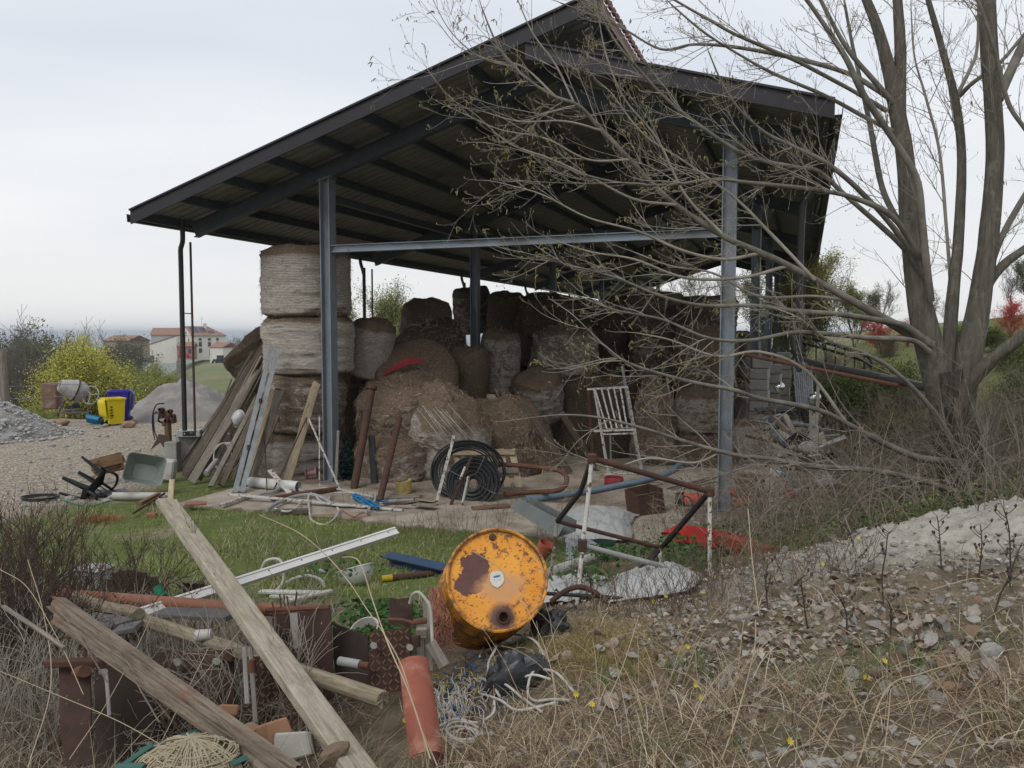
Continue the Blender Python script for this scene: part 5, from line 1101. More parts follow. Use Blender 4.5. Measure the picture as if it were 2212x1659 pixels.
def yard_left():
 # gravel heap and sand pile
 p = W(-10, 930, 21.5); g = heap('gravel_heap', 'heap of pale grey gravel by the old post at the left edge', Vector((p.x, p.y, gz(p.x, p.y)-.05)), 1.75, 1.6, 1.0, M_gravel, 3, 0, 72, 40, 1.1, .10)
 r = np.random.default_rng(9); n = 2600; a = r.uniform(0, 6.28, n); q = np.sqrt(r.random(n)); X = q*np.cos(a)*2.2+p.x; Y = q*np.sin(a)*1.9+p.y
 Z = gz(p.x, p.y)+1.0*np.clip(1-(q*1.2)**1.1, 0, 1)+.02
 pebble_field('rubble', None, np.stack([X, Y, Z], 1), np.exp(r.normal(-3.65, .45, n)), mat('heap_stone', (.42, .41, .39), (.31, .30, .285), 6, .95, 0, .3), g, 'stuff', 2)
 p = W(402, 915, 27.6); heap('sand_pile', 'big pile of grey sand beyond the left posts of the barn', Vector((p.x, p.y, gz(p.x, p.y)-.1)), 2.35, 2.3, 1.72, M_sand, 5, .3, 96, 50, 1.15, .09)
 # old fence post with wires
 p = W(10, 880, 22.2); T = thing('fence_post', 'old cracked grey wooden post rising behind the gravel heap at the left edge', 'post', Vector((p.x, p.y, .1)))
 beam('post', (p.x, p.y, -.3), (p.x-.05, p.y, 2.36), .23, .2, M_wgrey, T, seg=10, jit=.05, ch=.03, seed=2)
 for z in (1.33, .98): rod('wire', [(p.x+.1, p.y, z), (p.x+.7, p.y+1.2, z-.03), (p.x+1.2, p.y+3, z-.1)], .008, M_galv, T, 4)
 p = W(391, 885, 60); T = thing('fence_post', 'thin grey fence post standing behind the sand pile', 'post', Vector((p.x, p.y, gz(p.x, p.y)))); beam('post', p+Vector((0, 0, -2)), W(388, 779, 60), .42, .35, M_wgrey, T, seg=6, jit=.04, ch=.05)
 # concrete mixer
 d = 25.5; s = .25*d/FPX
 def q(a, b, dd=0): u, v = zq(a, b); return W(u, v, d+dd)
 T = thing('concrete_mixer', 'cement crusted concrete mixer with a tilted grey drum and brown motor box', 'concrete mixer', q(640, 860))
 M_drum = mat('cement_crusted_drum', (.40, .39, .37), (.28, .27, .25), 7, .85, .1, .4, 25, .01, dirt=(.18, .15, .12), dlo=.55, dhi=.72, ds=3); M_mred = mat('mixer_brown_paint', (.20, .115, .08), (.13, .08, .06), 5, .8, .1, .2, dirt=(.28, .25, .22), dlo=.5, dhi=.7, ds=3)
 ax = Vector((.70, .60, -.38)).normalized(); mouth = q(512, 562, -.35)
 M = frame(mouth, mouth+ax) @ Matrix.Rotation(R(90), 4, 'Y')
 dr = MB().lathe([(.135, .04), (.165, 0), (.185, .015), (.20, .05), (.30, .33), (.335, .44), (.345, .46), (.345, .49), (.338, .51), (.335, .62), (.25, .80), (.12, .86), (.0, .87)], 36, M).build('drum', M_drum, T)
 MB().lathe([(.336, .455), (.365, .455), (.365, .50), (.336, .50)], 48, M).build('gear_ring', M_rust, dr)
 MB().lathe([(.165, .03), (.26, .40), (.0, .75)], 28, M).build('drum_lining', mat('dark_cement', (.10, .095, .09), None, 6, .9), dr)
 for k in range(3):
  a = k*2.1+.4; MB().box((.15*math.cos(a), .15*math.sin(a), .35), (.012, .08, .4), M).build('mixing_blade', M_rust, dr, smooth=False)
 MB().box((0, 0, 0), (135*s, .42, 228*s), Matrix.Translation(q(452, 655, .35)), .03).build('motor_box', M_mred, T)
 yk = [q(720, 560), q(770, 600), q(768, 680), q(755, 700)]
 rod('yoke', smooth_path([q(690, 640, .3), q(760, 610, .1), q(785, 660, 0), q(752, 690, 0)], 5), .045, M_mred, T, 8)
 fr = MB();
 for a in (((752, 640), (765, 850)), ((560, 690), (505, 800)), ((560, 780), (700, 770)), ((505, 800), (760, 800)), ((620, 770), (680, 840))): fr.tube([q(*a[0]), q(*a[1])], .032, 8)
 fr.tube([q(560, 780, .6), q(720, 780, .6)], .03, 8).tube([q(520, 700, .5), q(500, 830, .6)], .03, 8)
 fr.tube([q(505, 800), q(520, 700, .5)], .03, 8).tube([q(560, 780), q(560, 780, .6)], .03, 8).tube([q(720, 780, .6), q(700, 770)], .03, 8); fr.build('stand', mat('mixer_frame', (.17, .145, .12), (.10, .085, .07), 6, .85, .1, .3), T)
 hw = MB(); hc = q(784, 650, -.12)
 hw.tube([hc+Vector((math.cos(a)*.25, math.sin(a)*.10, math.sin(a)*.275)) for a in np.linspace(0, 2*math.pi, 33)], .016, 8, False)
 for a in (.2, 2.3, 4.5): hw.tube([hc, hc+Vector((math.cos(a)*.25, math.sin(a)*.10, math.sin(a)*.275))], .014, 6)
 hw.build('hand_wheel', mat('pale_green_paint', (.33, .37, .30), (.26, .29, .24), 6, .7), T)
 for pp in (q(600, 770, .1), q(655, 745, .3)): MB().lathe([(.03, -.04), (.12, -.04), (.14, 0), (.12, .04), (.03, .04)], 16, Matrix.Translation(pp) @ Matrix.Rotation(R(80), 4, 'X')).build('wheel', M_blackp, T)
 # wheelie bins
 def bin_(nm, label, loc, w, dp, h, m, rz, lid_open, lidside):
  T = thing(nm, label, 'wheelie bin', loc, None, rz)
  b = MB(); k = .84; t = .012
  def rect(w_, d_, z): return [(-w_/2+.03, -d_/2, z), (w_/2-.03, -d_/2, z), (w_/2, -d_/2+.03, z), (w_/2, d_/2-.03, z), (w_/2-.03, d_/2, z), (-w_/2+.03, d_/2, z), (-w_/2, d_/2-.03, z), (-w_/2, -d_/2+.03, z)]
  L_ = [rect(w*k, dp*k, .07), rect(w*.93, dp*.93, h*.72), rect(w*.965, dp*.965, h*.93), rect(w*1.05, dp*1.05, h*.935), rect(w*1.06, dp*1.06, h*.99), rect(w*1.0, dp*1.0, h), rect(w*.92, dp*.92, h*.985), rect(w*k*.9, dp*k*.9, .10)]
  vs = [v for l in L_ for v in l]; fs = [tuple(range(7, -1, -1)), tuple(range(len(vs)-8, len(vs)))]
  for i in range(len(L_)-1):
   for j in range(8): fs.append((i*8+j, i*8+(j+1) % 8, i*8+8+(j+1) % 8, i*8+8+j))
  b.add(vs, fs); b.build('body', m, T, world=False)
  hx = {'left': (-1, 0), 'right': (1, 0)}[lidside]
  for y in (-dp*.3, dp*.3): MB().lathe([(.02, -.03), (.09, -.03), (.105, -.01), (.105, .01), (.09, .03), (.02, .03)], 16, Matrix.Translation((hx[0]*(w*.42), y, .105)) @ Matrix.Rotation(R(90), 4, 'X')).build('wheel', M_blackp, T, world=False)
  MB().tube([(hx[0]*(w*.42), -dp*.33, .105), (hx[0]*(w*.42), dp*.33, .105)], .015, 6).build('axle', M_galv, T, world=False)
  rodm = MB().tube([(hx[0]*(w*.56), -dp*.4, h*.95), (hx[0]*(w*.58), 0, h*.96), (hx[0]*(w*.56), dp*.4, h*.95)], .016, 8); rodm.build('handle', m, T, world=False)
  ld = MB();
  M = Matrix.Translation((hx[0]*(w*.60), 0, h*.95)) @ Matrix.Rotation(R(6)*hx[0], 4, 'Y')
  def lidf(i, j):
   x = i*w*1.0; y = (j-.5)*dp*1.04; z = -.05*(1-abs(2*i-1)**6)*(1-abs(2*j-1)**6); return (0+hx[0]*(.02-z), y, -x*.95)
  ld.grid(lidf, 10, 10, M);
  def lidb(i, j): p = lidf(i, j); return (p[0]-hx[0]*.014, p[1], p[2])
  ld.grid(lidb, 10, 10, M); ld.build('lid', m, T, world=False); return T
 my = mat('yellow_bin_plastic', (.66, .52, .012), (.60, .46, .01), 3, .4, 0, 0, spec=.4); mb_ = mat('blue_bin_plastic', (.022, .018, .30), (.018, .015, .25), 3, .38, 0, 0, spec=.4)
 p = W(*zq(985, 915), 24.2); T = bin_('wheelie_bin', 'yellow wheelie bin with its lid hanging open and a dark sticker', Vector((p.x, p.y, gz(p.x, p.y))), .55, .55, .84, my, R(46), True, 'left')
 mbk = mat('sticker_black', (.03, .025, .02), None, 5, .6, 0, 0)
 st = MB()
 for z0, z1, x0, x1 in ((.56, .60, -.07, .0), (.50, .52, -.06, .01), (.46, .485, -.09, .0), (.42, .44, -.05, .02), (.37, .40, -.08, -.01), (.30, .345, -.07, .03), (.25, .27, -.08, 0)):
  st.add([(-.135+x0, -.262-.03*z0, z0), (-.135+x1, -.262-.03*z0, z0), (-.135+x1, -.262-.03*z1, z1), (-.135+x0, -.262-.03*z1, z1)], [(0, 1, 2, 3)])
 st.build('sticker', mbk, T, matrix=Matrix.Translation((.02, .012, 0)), world=False, smooth=False)
 p = W(*zq(1040, 890), 25.0); bin_('wheelie_bin', 'taller blue wheelie bin behind the yellow one, lid hanging behind it', Vector((p.x, p.y, gz(p.x, p.y))), .62, .66, 1.04, mb_, R(20), True, 'right')
 # blue basin, stones by the bins
 p = W(*zq(795, 905), 24.4); b = MB(); M = Matrix.Translation(Vector((p.x, p.y, gz(p.x, p.y)+.1))) @ Matrix.Rotation(R(12), 4, 'Y') @ Matrix.Rotation(R(-55), 4, 'X')
 def fr_(w, dd, z): return [(-w/2, -dd/2, z), (w/2, -dd/2, z), (w/2, dd/2, z), (-w/2, dd/2, z)]
 Lr = [fr_(.36, .2, 0), fr_(.42, .26, .12), fr_(.46, .30, .12), fr_(.46, .3, .11), fr_(.41, .25, .11), fr_(.35, .19, .01)]; vs = [v for l in Lr for v in l]
 b.add(vs, [(3, 2, 1, 0), (20, 21, 22, 23)]+[(i*4+j, i*4+(j+1) % 4, i*4+4+(j+1) % 4, i*4+4+j) for i in range(5) for j in range(4)], M)
 tag(b.build('basin', mat('blue_basin_plastic', (.02, .20, .38), None, 4, .45, 0, 0)), 'small bright blue plastic basin tipped on the gravel left of the yellow bin', 'basin')
 def stone(a, b_, dd, w, m, label, me=None, nm='rock', grp=None, q_=zq):
  u, v = q_(a, b_); p = W(u, v, dd); o = bpy.data.objects.new(nm, me or (STONER if m is M_stoner else STONES)[int(u) % 3]); COL.objects.link(o)
  o.location = (p.x, p.y, gz(p.x, p.y)+w*.2); o.scale = (w*.5,)*3; o.rotation_euler = (0, 0, u); return tag(o, label, 'rock', grp)
 stone(540, 862, 24.0, .42, M_stoner, 'flat orange brown rock in front of the concrete mixer'); stone(1115, 900, 23.6, .40, M_stoner, 'pale orange rock at the foot of the blue bin')
 stone(440, 850, 24.6, .32, M_stone, 'grey rock at the left foot of the concrete mixer', STONES[9]); stone(910, 915, 23.7, .2, M_stone, 'small grey rock before the wheel of the yellow bin', STONES[10])
 stone(390, 880, 23.0, .22, M_stone, 'pale flat rock between the gravel heap and the mixer', STONES[11])
 stone(1140, 855, 25.0, .34, M_stone, 'dark rock between the blue bin and the sand pile', STONES[8])
 # track pebbles
 r = np.random.default_rng(31); n = 2000; y = r.uniform(10.5, 28, n); x = r.uniform(-15, -5.5, n); k = (track_mask(x, y) > r.uniform(.2, .8, n))
 x, y = x[k], y[k]; z = terrain_z(x, y); s = np.exp(r.normal(-4.0, .5, len(x))); pebble_field('loose_stones', 'loose grey stones scattered over the gravel track', np.stack([x, y, z], 1), s, mat('track_stone', (.40, .37, .33), (.29, .265, .23), 5, .95, 0, .3), None, 'stuff', 3)
 for i in range(70):
  y = r.uniform(11.5, 24); x = r.uniform(-.62*y, -6.2)
  if track_mask(np.array([x]), np.array([y]))[0] < .6: continue
  o = bpy.data.objects.new('stone', STONES[i % 8]); COL.objects.link(o); o.parent = TER['gravel_track']; o.location = (x, y, gz(x, y)+.01); o.scale = (r.uniform(.05, .11),)*3; o.rotation_euler = (0, 0, i)
yard_left()
def at_post():
 d = 16.4
 def q(a, b, dd=0): u, v = zq(a, b); return W(u, v, d+dd)
 # concrete pillar and low wall at the foot of the eaves
 T = thing('low_wall', 'low grey concrete wall with a square end pillar below the downpipe', 'wall', q(1472, 1272))
 c = q(1472, 1150); MB().box((c.x, c.y+.12, .26), (.25, .25, .62), None, .012).build('pillar', M_cement, T)
 a = q(1530, 1010, .3); e = q(1980, 1010, 1.0); L_ = (e-a).length
 beam('wall', Vector((a.x, a.y, .27)), Vector((e.x, e.y, .27)), .2, .74, M_cement, T, seg=6, jit=.01, ch=.015)
 # radio lying on the wall
 c = q(1637, 970, .3); T = thing('radio_set', 'silver radio with a dark front panel lying on the low concrete wall', 'radio', Vector((c.x, c.y, .64)), None, R(8))
 M_sil = mat('silver_plastic', (.42, .42, .41), (.36, .36, .35), 5, .4, .2, .03)
 MB().box((0, 0, .085), (.47, .2, .15), None, .012).build('case', M_sil, T, world=False)
 MB().box((.02, -.103, .085), (.26, .012, .095), None, .003).build('front_panel', M_blackp, T, world=False)
 for k in range(9): MB().lathe([(.011, 0), (.011, .02), (.0, .022)], 10, Matrix.Translation((-.2+k*.05, -.05, .16))).build('knob', M_white if k % 3 else M_blackp, T, world=False)
 MB().box((.06, -.111, .098), (.06, .004, .01)).build('badge', M_sil, T, world=False, smooth=False)
 MB().lathe([(.0, .0), (.016, .0), (.018, .006), (.018, .016), (.0, .016)], 12, Matrix.Translation((-.07, -.107, .085)) @ Matrix.Rotation(R(90), 4, 'X')).build('dial', M_sil, T, world=False)
 # machine with hydraulic hoses behind the downpipe
 T = thing('hydraulic_machine', 'rusty yellow hydraulic breaker with looping black hoses behind the downpipe', 'machine', q(1440, 980, .3))
 yl = mat('worn_yellow_paint', (.22, .14, .06), (.13, .08, .04), 8, .7, .2, .2, dirt=(.07, .045, .03), dlo=.48, dhi=.62, ds=6)
 for a, b_, w, h in ((1400, 805, .08, .22), (1455, 830, .12, .26), (1498, 860, .09, .16), (1425, 895, .09, .10)): MB().box((0, 0, 0), (w, .16, h), Matrix.Translation(q(a, b_, .5)) @ Matrix.Rotation(R(a % 17-6), 4, 'Y'), .02).build('valve_block', yl, T)
 for a, b_ in ((1390, 775), (1470, 790), (1495, 830), (1440, 870)): MB().lathe([(.03, -.05), (.045, -.05), (.045, .05), (.03, .05)], 10, Matrix.Translation(q(a, b_, .35)) @ Matrix.Rotation(R(90), 4, 'X')).build('fitting', M_rust, T)
 MB().box((0, 0, 0), (.11, .14, .5), Matrix.Translation(q(1452, 960, .5)), .02).build('cylinder_body', yl, T)
 for o_ in (0, 24): rod('hose', smooth_path([q(1420-o_*.2, 720+o_*3.2, .4), q(1350-o_*.4, 735+o_*3, .35), q(1318+o_*.3, 830, .3), q(1322+o_*.5, 950, .3), q(1338+o_, 1035, .2)], 7), .014, M_blackp, T, 8)
 rod('hose', smooth_path([q(1345, 795, .3), q(1375, 810, .2), q(1370, 870, .2), q(1400, 885, .3)], 6), .02, M_blackp, T, 8)
 pl = MB(); pl.prism([(1370, 985), (1465, 1000), (1470, 1090), (1420, 1110), (1385, 1060), (1295, 1130), (1350, 1035)], 0, 1); vs = [q(a, b_, .15+.03*c_) for a, b_, c_ in pl.v]; pb = MB(); pb.add(vs, pl.f); pb.build('blade', mat('brown_steel', (.10, .065, .05), (.065, .045, .038), 5, .8, .1, .2), T)
 # brown rag/sack at the foot of the pillar
 c = q(1355, 1160, -.1); T = heap('brown_sack', 'crumpled brown sack lying at the foot of the pillar', Vector((c.x, c.y, -.03)), .27, .2, .34, mat('sack_cloth', (.20, .14, .10), (.13, .095, .07), 4, .95, 0, .5, 14, .02), 7, 0, 30, 14, 1.6, .05); T['category'] = 'sack'
at_post()
def leaning():
 """timbers and steel leaning on the tall stack"""
 g = 'timbers leaning on the tall stack'; mg = mat('dull_galvanised_steel', (.30, .32, .325), (.225, .24, .245), 7, .6, .3, .06, 60, .002, dirt=(.17, .175, .17), dlo=.5, dhi=.7, ds=3)
 def lean(label, top, dt, bot, w, h, m, nm='plank', z=.01, roll=0, **kw):
  b = Wz(bot[0], bot[1], z); t = W(top[0], top[1], dt); o = beam(nm, b, t, w, h, m, None, roll, up=(0, -1, .2), **kw); return tag(o, label, nm.replace('_', ' '), g)
 kw = dict(seg=8, jit=.03, ch=.006, nick=.03)
 lean('long thin grey pole, outermost at the left of the timbers leaning on the tall stack', (574, 738), 17.2, (383, 1010), .055, .05, M_wgrey, 'pole', **kw)
 lean('dark weathered plank just right of the outermost pole', (566, 752), 17.0, (400, 1028), .14, .03, M_wdark, seed=2, **kw)
 lean('broad grey plank with a loose strap near its foot, fourth of the leaning timbers', (556, 800), 16.6, (414, 1040), .17, .03, M_wgrey, seed=3, **kw)
 lean('narrow dark batten between the broad grey plank and the lamp glass', (575, 775), 16.6, (432, 1036), .06, .04, M_wdark, seed=4, **kw)
 lean('pale edged plank right of the round lamp glass', (555, 858), 16.2, (455, 1052), .09, .05, M_wgrey, seed=5, **kw)
 lean('dark board close to the galvanised channels', (570, 850), 15.9, (478, 1048), .13, .03, M_wdark, seed=6, **kw)
 lean('thin stick leaning in front of the broad grey plank', (500, 820), 16.6, (425, 1012), .03, .03, M_wgrey, 'stick', seed=6, **kw)
 lean('old grey plank standing behind the galvanised channels', (605, 842), 15.3, (540, 1045), .16, .035, M_wgrey, seed=7, **kw)
 lean('second old plank showing its edge beside the galvanised channels', (592, 842), 15.35, (528, 1050), .09, .05, M_wtan, seed=17, **kw)
 lean('splintered tan plank leaning in front of the bottom bale of the tall stack', (684, 828), 15.2, (620, 1042), .155, .04, M_wtan, seed=8, seg=10, jit=.05, ch=.008, nick=.09)
 for k in range(9):
  u = 398+k*17+rnd.uniform(-8, 8); lean(['slender dark stick', 'thin grey lath', 'narrow worn batten'][k % 3]+[' low in the fan of leaning timbers', ' in the middle of the leaning timbers', ' nearest the galvanised channels'][k//3], (u+150-k*7, 765+k*9+rnd.uniform(-25, 25)), 16.9-k*.12, (u, 1020+k*3), rnd.uniform(.025, .06), .03, [M_wdark, M_wgrey, M_wtan, M_wgrey][k % 4], 'stick', seed=k+30, **kw)
 # galvanised C channels
 for i, (tu, bu) in enumerate(((586, 507), (600, 522))):
  b = Wz(bu, 1064, .01); t = W(tu, 752+i*2, 15.35); o = section('steel_channel', b, t, C_sec(.085, .12, .004, .02), mg, None, R(20), (0, -1, .2))
  tag(o, ['left one of the two galvanised steel channels leaning on the tall stack', 'right one of the two galvanised steel channels leaning on the tall stack'][i], 'steel channel', 'galvanised channels')
 for f in (.3, .62):
  c = Wz(515, 1064, .01).lerp(W(594, 752, 15.3), f); MB().box((0, 0, 0), (.05, .06, .09), Matrix.Translation(c+Vector((0, -.07, 0))), .006).build('clip', M_rust, bpy.data.objects['steel_channel'])
 tag(beam('lath', Wz(736, 1060, .02), W(667, 905, 14.6), .035, .02, M_wpaint, seg=3, jit=.01), 'slim white lath leaning across the foot of the near left column', 'lath')
 tag(beam('lath', Wz(627, 1066, .05), W(583, 1016, 14.1), .09, .035, M_wpaint, seg=3, jit=.01), 'short broad white lath lying askew by the white pipe', 'lath')
 tag(rod('thin_rod', [Wz(577, 1066, 0), W(570, 905, 15.3)], .011, M_rust), 'thin brown rod standing before the bottom bale of the tall stack', 'rod')
 tag(rod('thin_rod', [Wz(588, 1066, 0), W(668, 890, 15.2)], .013, M_rust), 'rusty rod leaning along the splintered tan plank', 'rod')
 tag(rod('thin_rod', [Wz(690, 1056, 0), W(690, 900, 14.75)], .012, M_wpaint), 'thin white spotted rod right before the near left column', 'rod')
 tag(beam('stake', Wz(725, 1056, 0), W(731, 930, 14.6), .05, .04, M_wgrey, seg=4, jit=.03), 'short grey stake standing right of the near left column', 'stake')
 # round lamp glass / mirror leaning among the planks
 c = W(515, 904, 15.9); T = thing('round_lamp_glass', 'round milky lamp glass caught among the leaning planks', 'lamp glass', c)
 M = Matrix.Translation(c) @ Matrix.Rotation(R(24), 4, 'Y') @ Matrix.Rotation(R(95), 4, 'X') @ Matrix.Scale(.68, 4, (1, 0, 0)); Rr = .185
 MB().lathe([(Rr*.9, .0), (Rr, 0), (Rr*1.03, .012), (Rr, .025), (Rr*.92, .025)], 36, M).build('rim', M_white, T)
 MB().lathe([(Rr*.93, .02), (Rr*.8, .05), (Rr*.5, .085), (.01, .10)], 36, M).build('glass', mat('milky_glass', (.50, .51, .50), (.36, .37, .36), 9, .25, 0, .0, spec=.5), T)
 # loops of cable at the planks' feet
 paths = []
 for k in range(5):
  cc = W(478+k*3, 980+k*2, 15.3); a = np.linspace(0, 6.28, 22); paths.append((np.stack([cc.x+np.cos(a)*(.14+.03*k), cc.y+np.sin(a)*.07, cc.z+np.sin(a)*(.20+.02*k)], 1), .007))
 V, F = tubes(paths, 5); tag(link('cable_loops', npmesh('cable_loops', V, F, None, True), M_wpvc), 'loops of pale cable hanging on the leaning planks', 'cable')
leaning()
def left_junk():
 # overturned plastic chair
 def q(a, b, d): u, v = zq(a, b); return W(u, v, d)
 T = thing('plastic_chair', 'black plastic garden chair lying on its back on the grass, legs in the air', 'chair', q(720, 1450, 13.6))
 zc = Vector((.85, .12, -.50)).normalized(); yc = Vector((.42, -.55, .62)); yc = (yc-zc*yc.dot(zc)).normalized(); xc = yc.cross(zc)
 Mc = Matrix((xc, yc, zc)).transposed().to_4x4(); Mc.translation = q(735, 1395, 13.55)-Mc.to_3x3() @ Vector((0, .02, .26))
 def leg(sx, sy):
  b = MB(); top = Vector((sx*.22, sy*.20, .42)); bot = Vector((sx*.27, sy*.25, 0)); n = 7; vs = []
  for i in range(n):
   f = i/(n-1); c = top.lerp(bot, f); w = .075*(1-f)+.042*f; inx, iny = -sx, -sy
   vs += [c, c+Vector((inx*w, 0, 0)), c+Vector((inx*w, iny*.012, 0)), c+Vector((inx*.012, iny*.012, 0)), c+Vector((inx*.012, iny*w, 0)), c+Vector((0, iny*w, 0))]
  fs = [(i*6+k, i*6+(k+1) % 6, i*6+6+(k+1) % 6, i*6+6+k) for i in range(n-1) for k in range(6)]+[tuple(range(5, -1, -1)), tuple(range((n-1)*6, n*6))]
  b.add(vs, fs, Mc); return b
 for sx in (-1, 1):
  for sy in (-1, 1): leg(sx, sy).build('leg', M_blackp, T)
 def seat(i, j): x = (i-.5)*.5; y = (j-.5)*.47; return (x, y, .43-.025*(1-abs(2*i-1)**4)*(1-abs(2*j-1)**4)+.03*abs(2*i-1)**6)
 b = MB().grid(seat, 12, 10, Mc); b.grid(lambda i, j: (seat(i, j)[0], seat(i, j)[1], seat(i, j)[2]-.012), 12, 10, Mc); b.build('seat', M_blackp, T)
 def apron(s):
  bb = MB(); bb.add([(s*.25, -.23, .44), (s*.25, .23, .44), (s*.26, .24, .36), (s*.26, -.24, .36), (s*.24, -.23, .44), (s*.24, .23, .44), (s*.25, .24, .36), (s*.25, -.24, .36)], [(0, 1, 2, 3), (7, 6, 5, 4), (3, 2, 6, 7), (0, 4, 5, 1)], Mc); return bb
 for s in (-1, 1): apron(s).build('apron', M_blackp, T, smooth=False)
 for k in range(6):
  x = -.2+k*.08; bb = MB();
  bb.tube([Mc @ Vector((x, -.22, .43)), Mc @ Vector((x*1.05, -.30, .62)), Mc @ Vector((x*1.0, -.34, .82))], .022, 6, True, .4); bb.build('back_slat', M_blackp, T)
 MB().tube(smooth_path([Mc @ Vector(v) for v in ((-.26, -.20, .42), (-.27, -.29, .65), (-.2, -.35, .84), (0, -.36, .88), (.2, -.35, .84), (.27, -.29, .65), (.26, -.20, .42))], 5), .026, 8, True, .6).build('back_rim', M_blackp, T)
 for s in (-1, 1): MB().tube(smooth_path([Mc @ Vector(v) for v in ((s*.26, -.28, .62), (s*.29, -.1, .66), (s*.29, .12, .65), (s*.27, .21, .58), (s*.24, .21, .43))], 5), .024, 8, True, .6).build('armrest', M_blackp, T)
 # broken wooden crate
 d = 15.0; T = thing('wooden_crate', 'broken brown wooden crate tipped over beyond the black chair', 'crate', q(930, 1330, d))
 A, B_, C_, D_ = q(790, 1225, d), q(1065, 1155, d+.5), q(1080, 1280, d+.5), q(830, 1335, d)
 for k in range(4):
  f0 = k/4+.02; jt = rnd.uniform(-.04, .04); beam('slat', A.lerp(D_, f0+.1)+Vector((jt, 0, 0)), B_.lerp(C_, f0+.1)+Vector((jt, 0, 0)), .145, .018, M_wbrown, T, 0, (0, -1, .3), seg=5, jit=.03, nick=.02, seed=k)
 beam('batten', A.lerp(B_, .2)+Vector((0, -.03, 0)), D_.lerp(C_, .2)+Vector((0, -.03, 0)), .07, .02, M_wbrown, T, 0, (0, -1, .3)); beam('batten', A.lerp(B_, .93)+Vector((0, -.03, 0)), D_.lerp(C_, .93)+Vector((0, -.03, 0)), .07, .02, M_wbrown, T, 0, (0, -1, .3))
 for k in range(3): o_ = Vector((.08, .35, -.02)); beam('slat', A.lerp(B_, .05)+o_*(k/2+.2), D_.lerp(C_, .05)+o_*(k/2+.2), .13, .018, M_wbrown, T, 0, (1, 0, 0), seg=3, jit=.03, seed=k+9)
 beam('slat', q(785, 1240, d), q(850, 1225, d), .03, .05, M_wbrown, T); beam('slat', q(790, 1300, d-.1), q(860, 1285, d), .03, .04, M_wbrown, T)
 # grey wheelbarrow tray on its side
 d = 13.9; c = q(1235, 1330, d); T = thing('wheelbarrow_tray', 'grey green metal barrow tray tipped on its side, facing the camera', 'barrow tray', q(1235, 1450, d))
 ztray = Vector((.40, -.84, .36)).normalized(); xt = Vector((.96, .30, -.22)); xt = (xt-ztray*xt.dot(ztray)).normalized(); yt = ztray.cross(xt)
 Mt = Matrix((xt, yt, ztray)).transposed().to_4x4(); Mt.translation = c+Vector((-.05, .18, 0))
 def rr(w, h, z, rd):
  out = []
  for cx, cy, a0 in ((w/2-rd, h/2-rd, 0), (-w/2+rd, h/2-rd, 90), (-w/2+rd, -h/2+rd, 180), (w/2-rd, -h/2+rd, 270)):
   for k in range(5): a = R(a0+k*22.5); out.append((cx+rd*math.cos(a), cy+rd*math.sin(a), z))
  return out
 Lr = [rr(.36, .27, 0, .06), rr(.5, .40, .12, .07), rr(.62, .50, .25, .08), rr(.645, .525, .255, .085), rr(.645, .525, .24, .085), rr(.63, .51, .235, .08), rr(.51, .41, .11, .07), rr(.37, .28, -.012, .06)]
 vs = [v for l in Lr for v in l]; b = MB(); b.add(vs, [tuple(range(20)), tuple(range(len(vs)-1, len(vs)-21, -1))]+[(i*20+j, i*20+20+j, i*20+20+(j+1) % 20, i*20+(j+1) % 20) for i in range(7) for j in range(20)], Mt)
 b.build('tray', mat('grey_green_enamel', (.22, .25, .225), (.17, .19, .17), 4, .55, .2, .15, dirt=(.16, .10, .065), dlo=.55, dhi=.72, ds=4), T)
 # tank lid / basin beside, white pieces
 T = thing('polystyrene_block', 'dirty white foam block leaning behind the barrow tray', 'foam block', q(1420, 1320, 15.3))
 MB().box((0, 0, .2), (.36, .2, .40), Matrix.Translation(Vector((q(1420, 1320, 15.3).x, 15.3, 0))) @ Matrix.Rotation(R(8), 4, 'Y'), .03).build('block', M_wpvc, T)
 p0, p1 = q(968, 1495, 13.3), q(1468, 1490, 13.6); T = thing('drain_pipe', 'long dirty white plastic pipe lying on the grass behind the chair', 'pipe', Vector((p0.x, p0.y, gz(p0.x, p0.y)))); p0.z = gz(p0.x, p0.y)+.075; p1.z = gz(p1.x, p1.y)+.075
 pipe_mb(p0, p1, .066, .004, 18).build('pipe', M_wpvc, T)
 hp = [q(400, 1545, 13.0), q(430, 1490, 13.3), q(520, 1490, 13.2), q(600, 1520, 13.0), q(700, 1570, 12.7), q(800, 1565, 12.7), q(880, 1550, 12.8), q(945, 1505, 13.1)]
 for h in hp: h.z = gz(h.x, h.y)+.03
 tag(rod('garden_hose', smooth_path(hp, 8), .013, M_greenh), 'green garden hose snaking under the overturned black chair', 'hose')
 hp2 = [q(420, 1540, 12.9), q(400, 1580, 12.6), q(470, 1600, 12.5), q(560, 1585, 12.6)]
 for h in hp2: h.z = gz(h.x, h.y)+.02
 paths = []
 for k in range(3):
  cc = q(345, 1490, 13.3); a = np.linspace(0, 6.28, 30); paths.append((np.stack([cc.x+np.cos(a)*(.24+.03*k), cc.y+np.sin(a)*.22, gz(cc.x, cc.y)+.03+.015*k+0*a], 1), .012))
 V, F = tubes(paths, 6); tag(link('hose_coil', npmesh('hose_coil', V, F, None, True), M_blackp), 'flat coil of black hose on the ground left of the overturned chair', 'hose')
 # bits: red brown boards and a terracotta tile
 def board(label, a, b_, w, h, m, d0, d1=None, zz=.03, nm='board', lift=0, **kw):
  p0, p1 = q(*a, d0), q(*b_, d1 or d0); p0.z = gz(p0.x, p0.y)+zz; p1.z = gz(p1.x, p1.y)+zz+lift
  return tag(beam(nm, p0, p1, w, h, m, None, 0, (0, 0, 1), **kw), label, nm.replace('_', ' '))
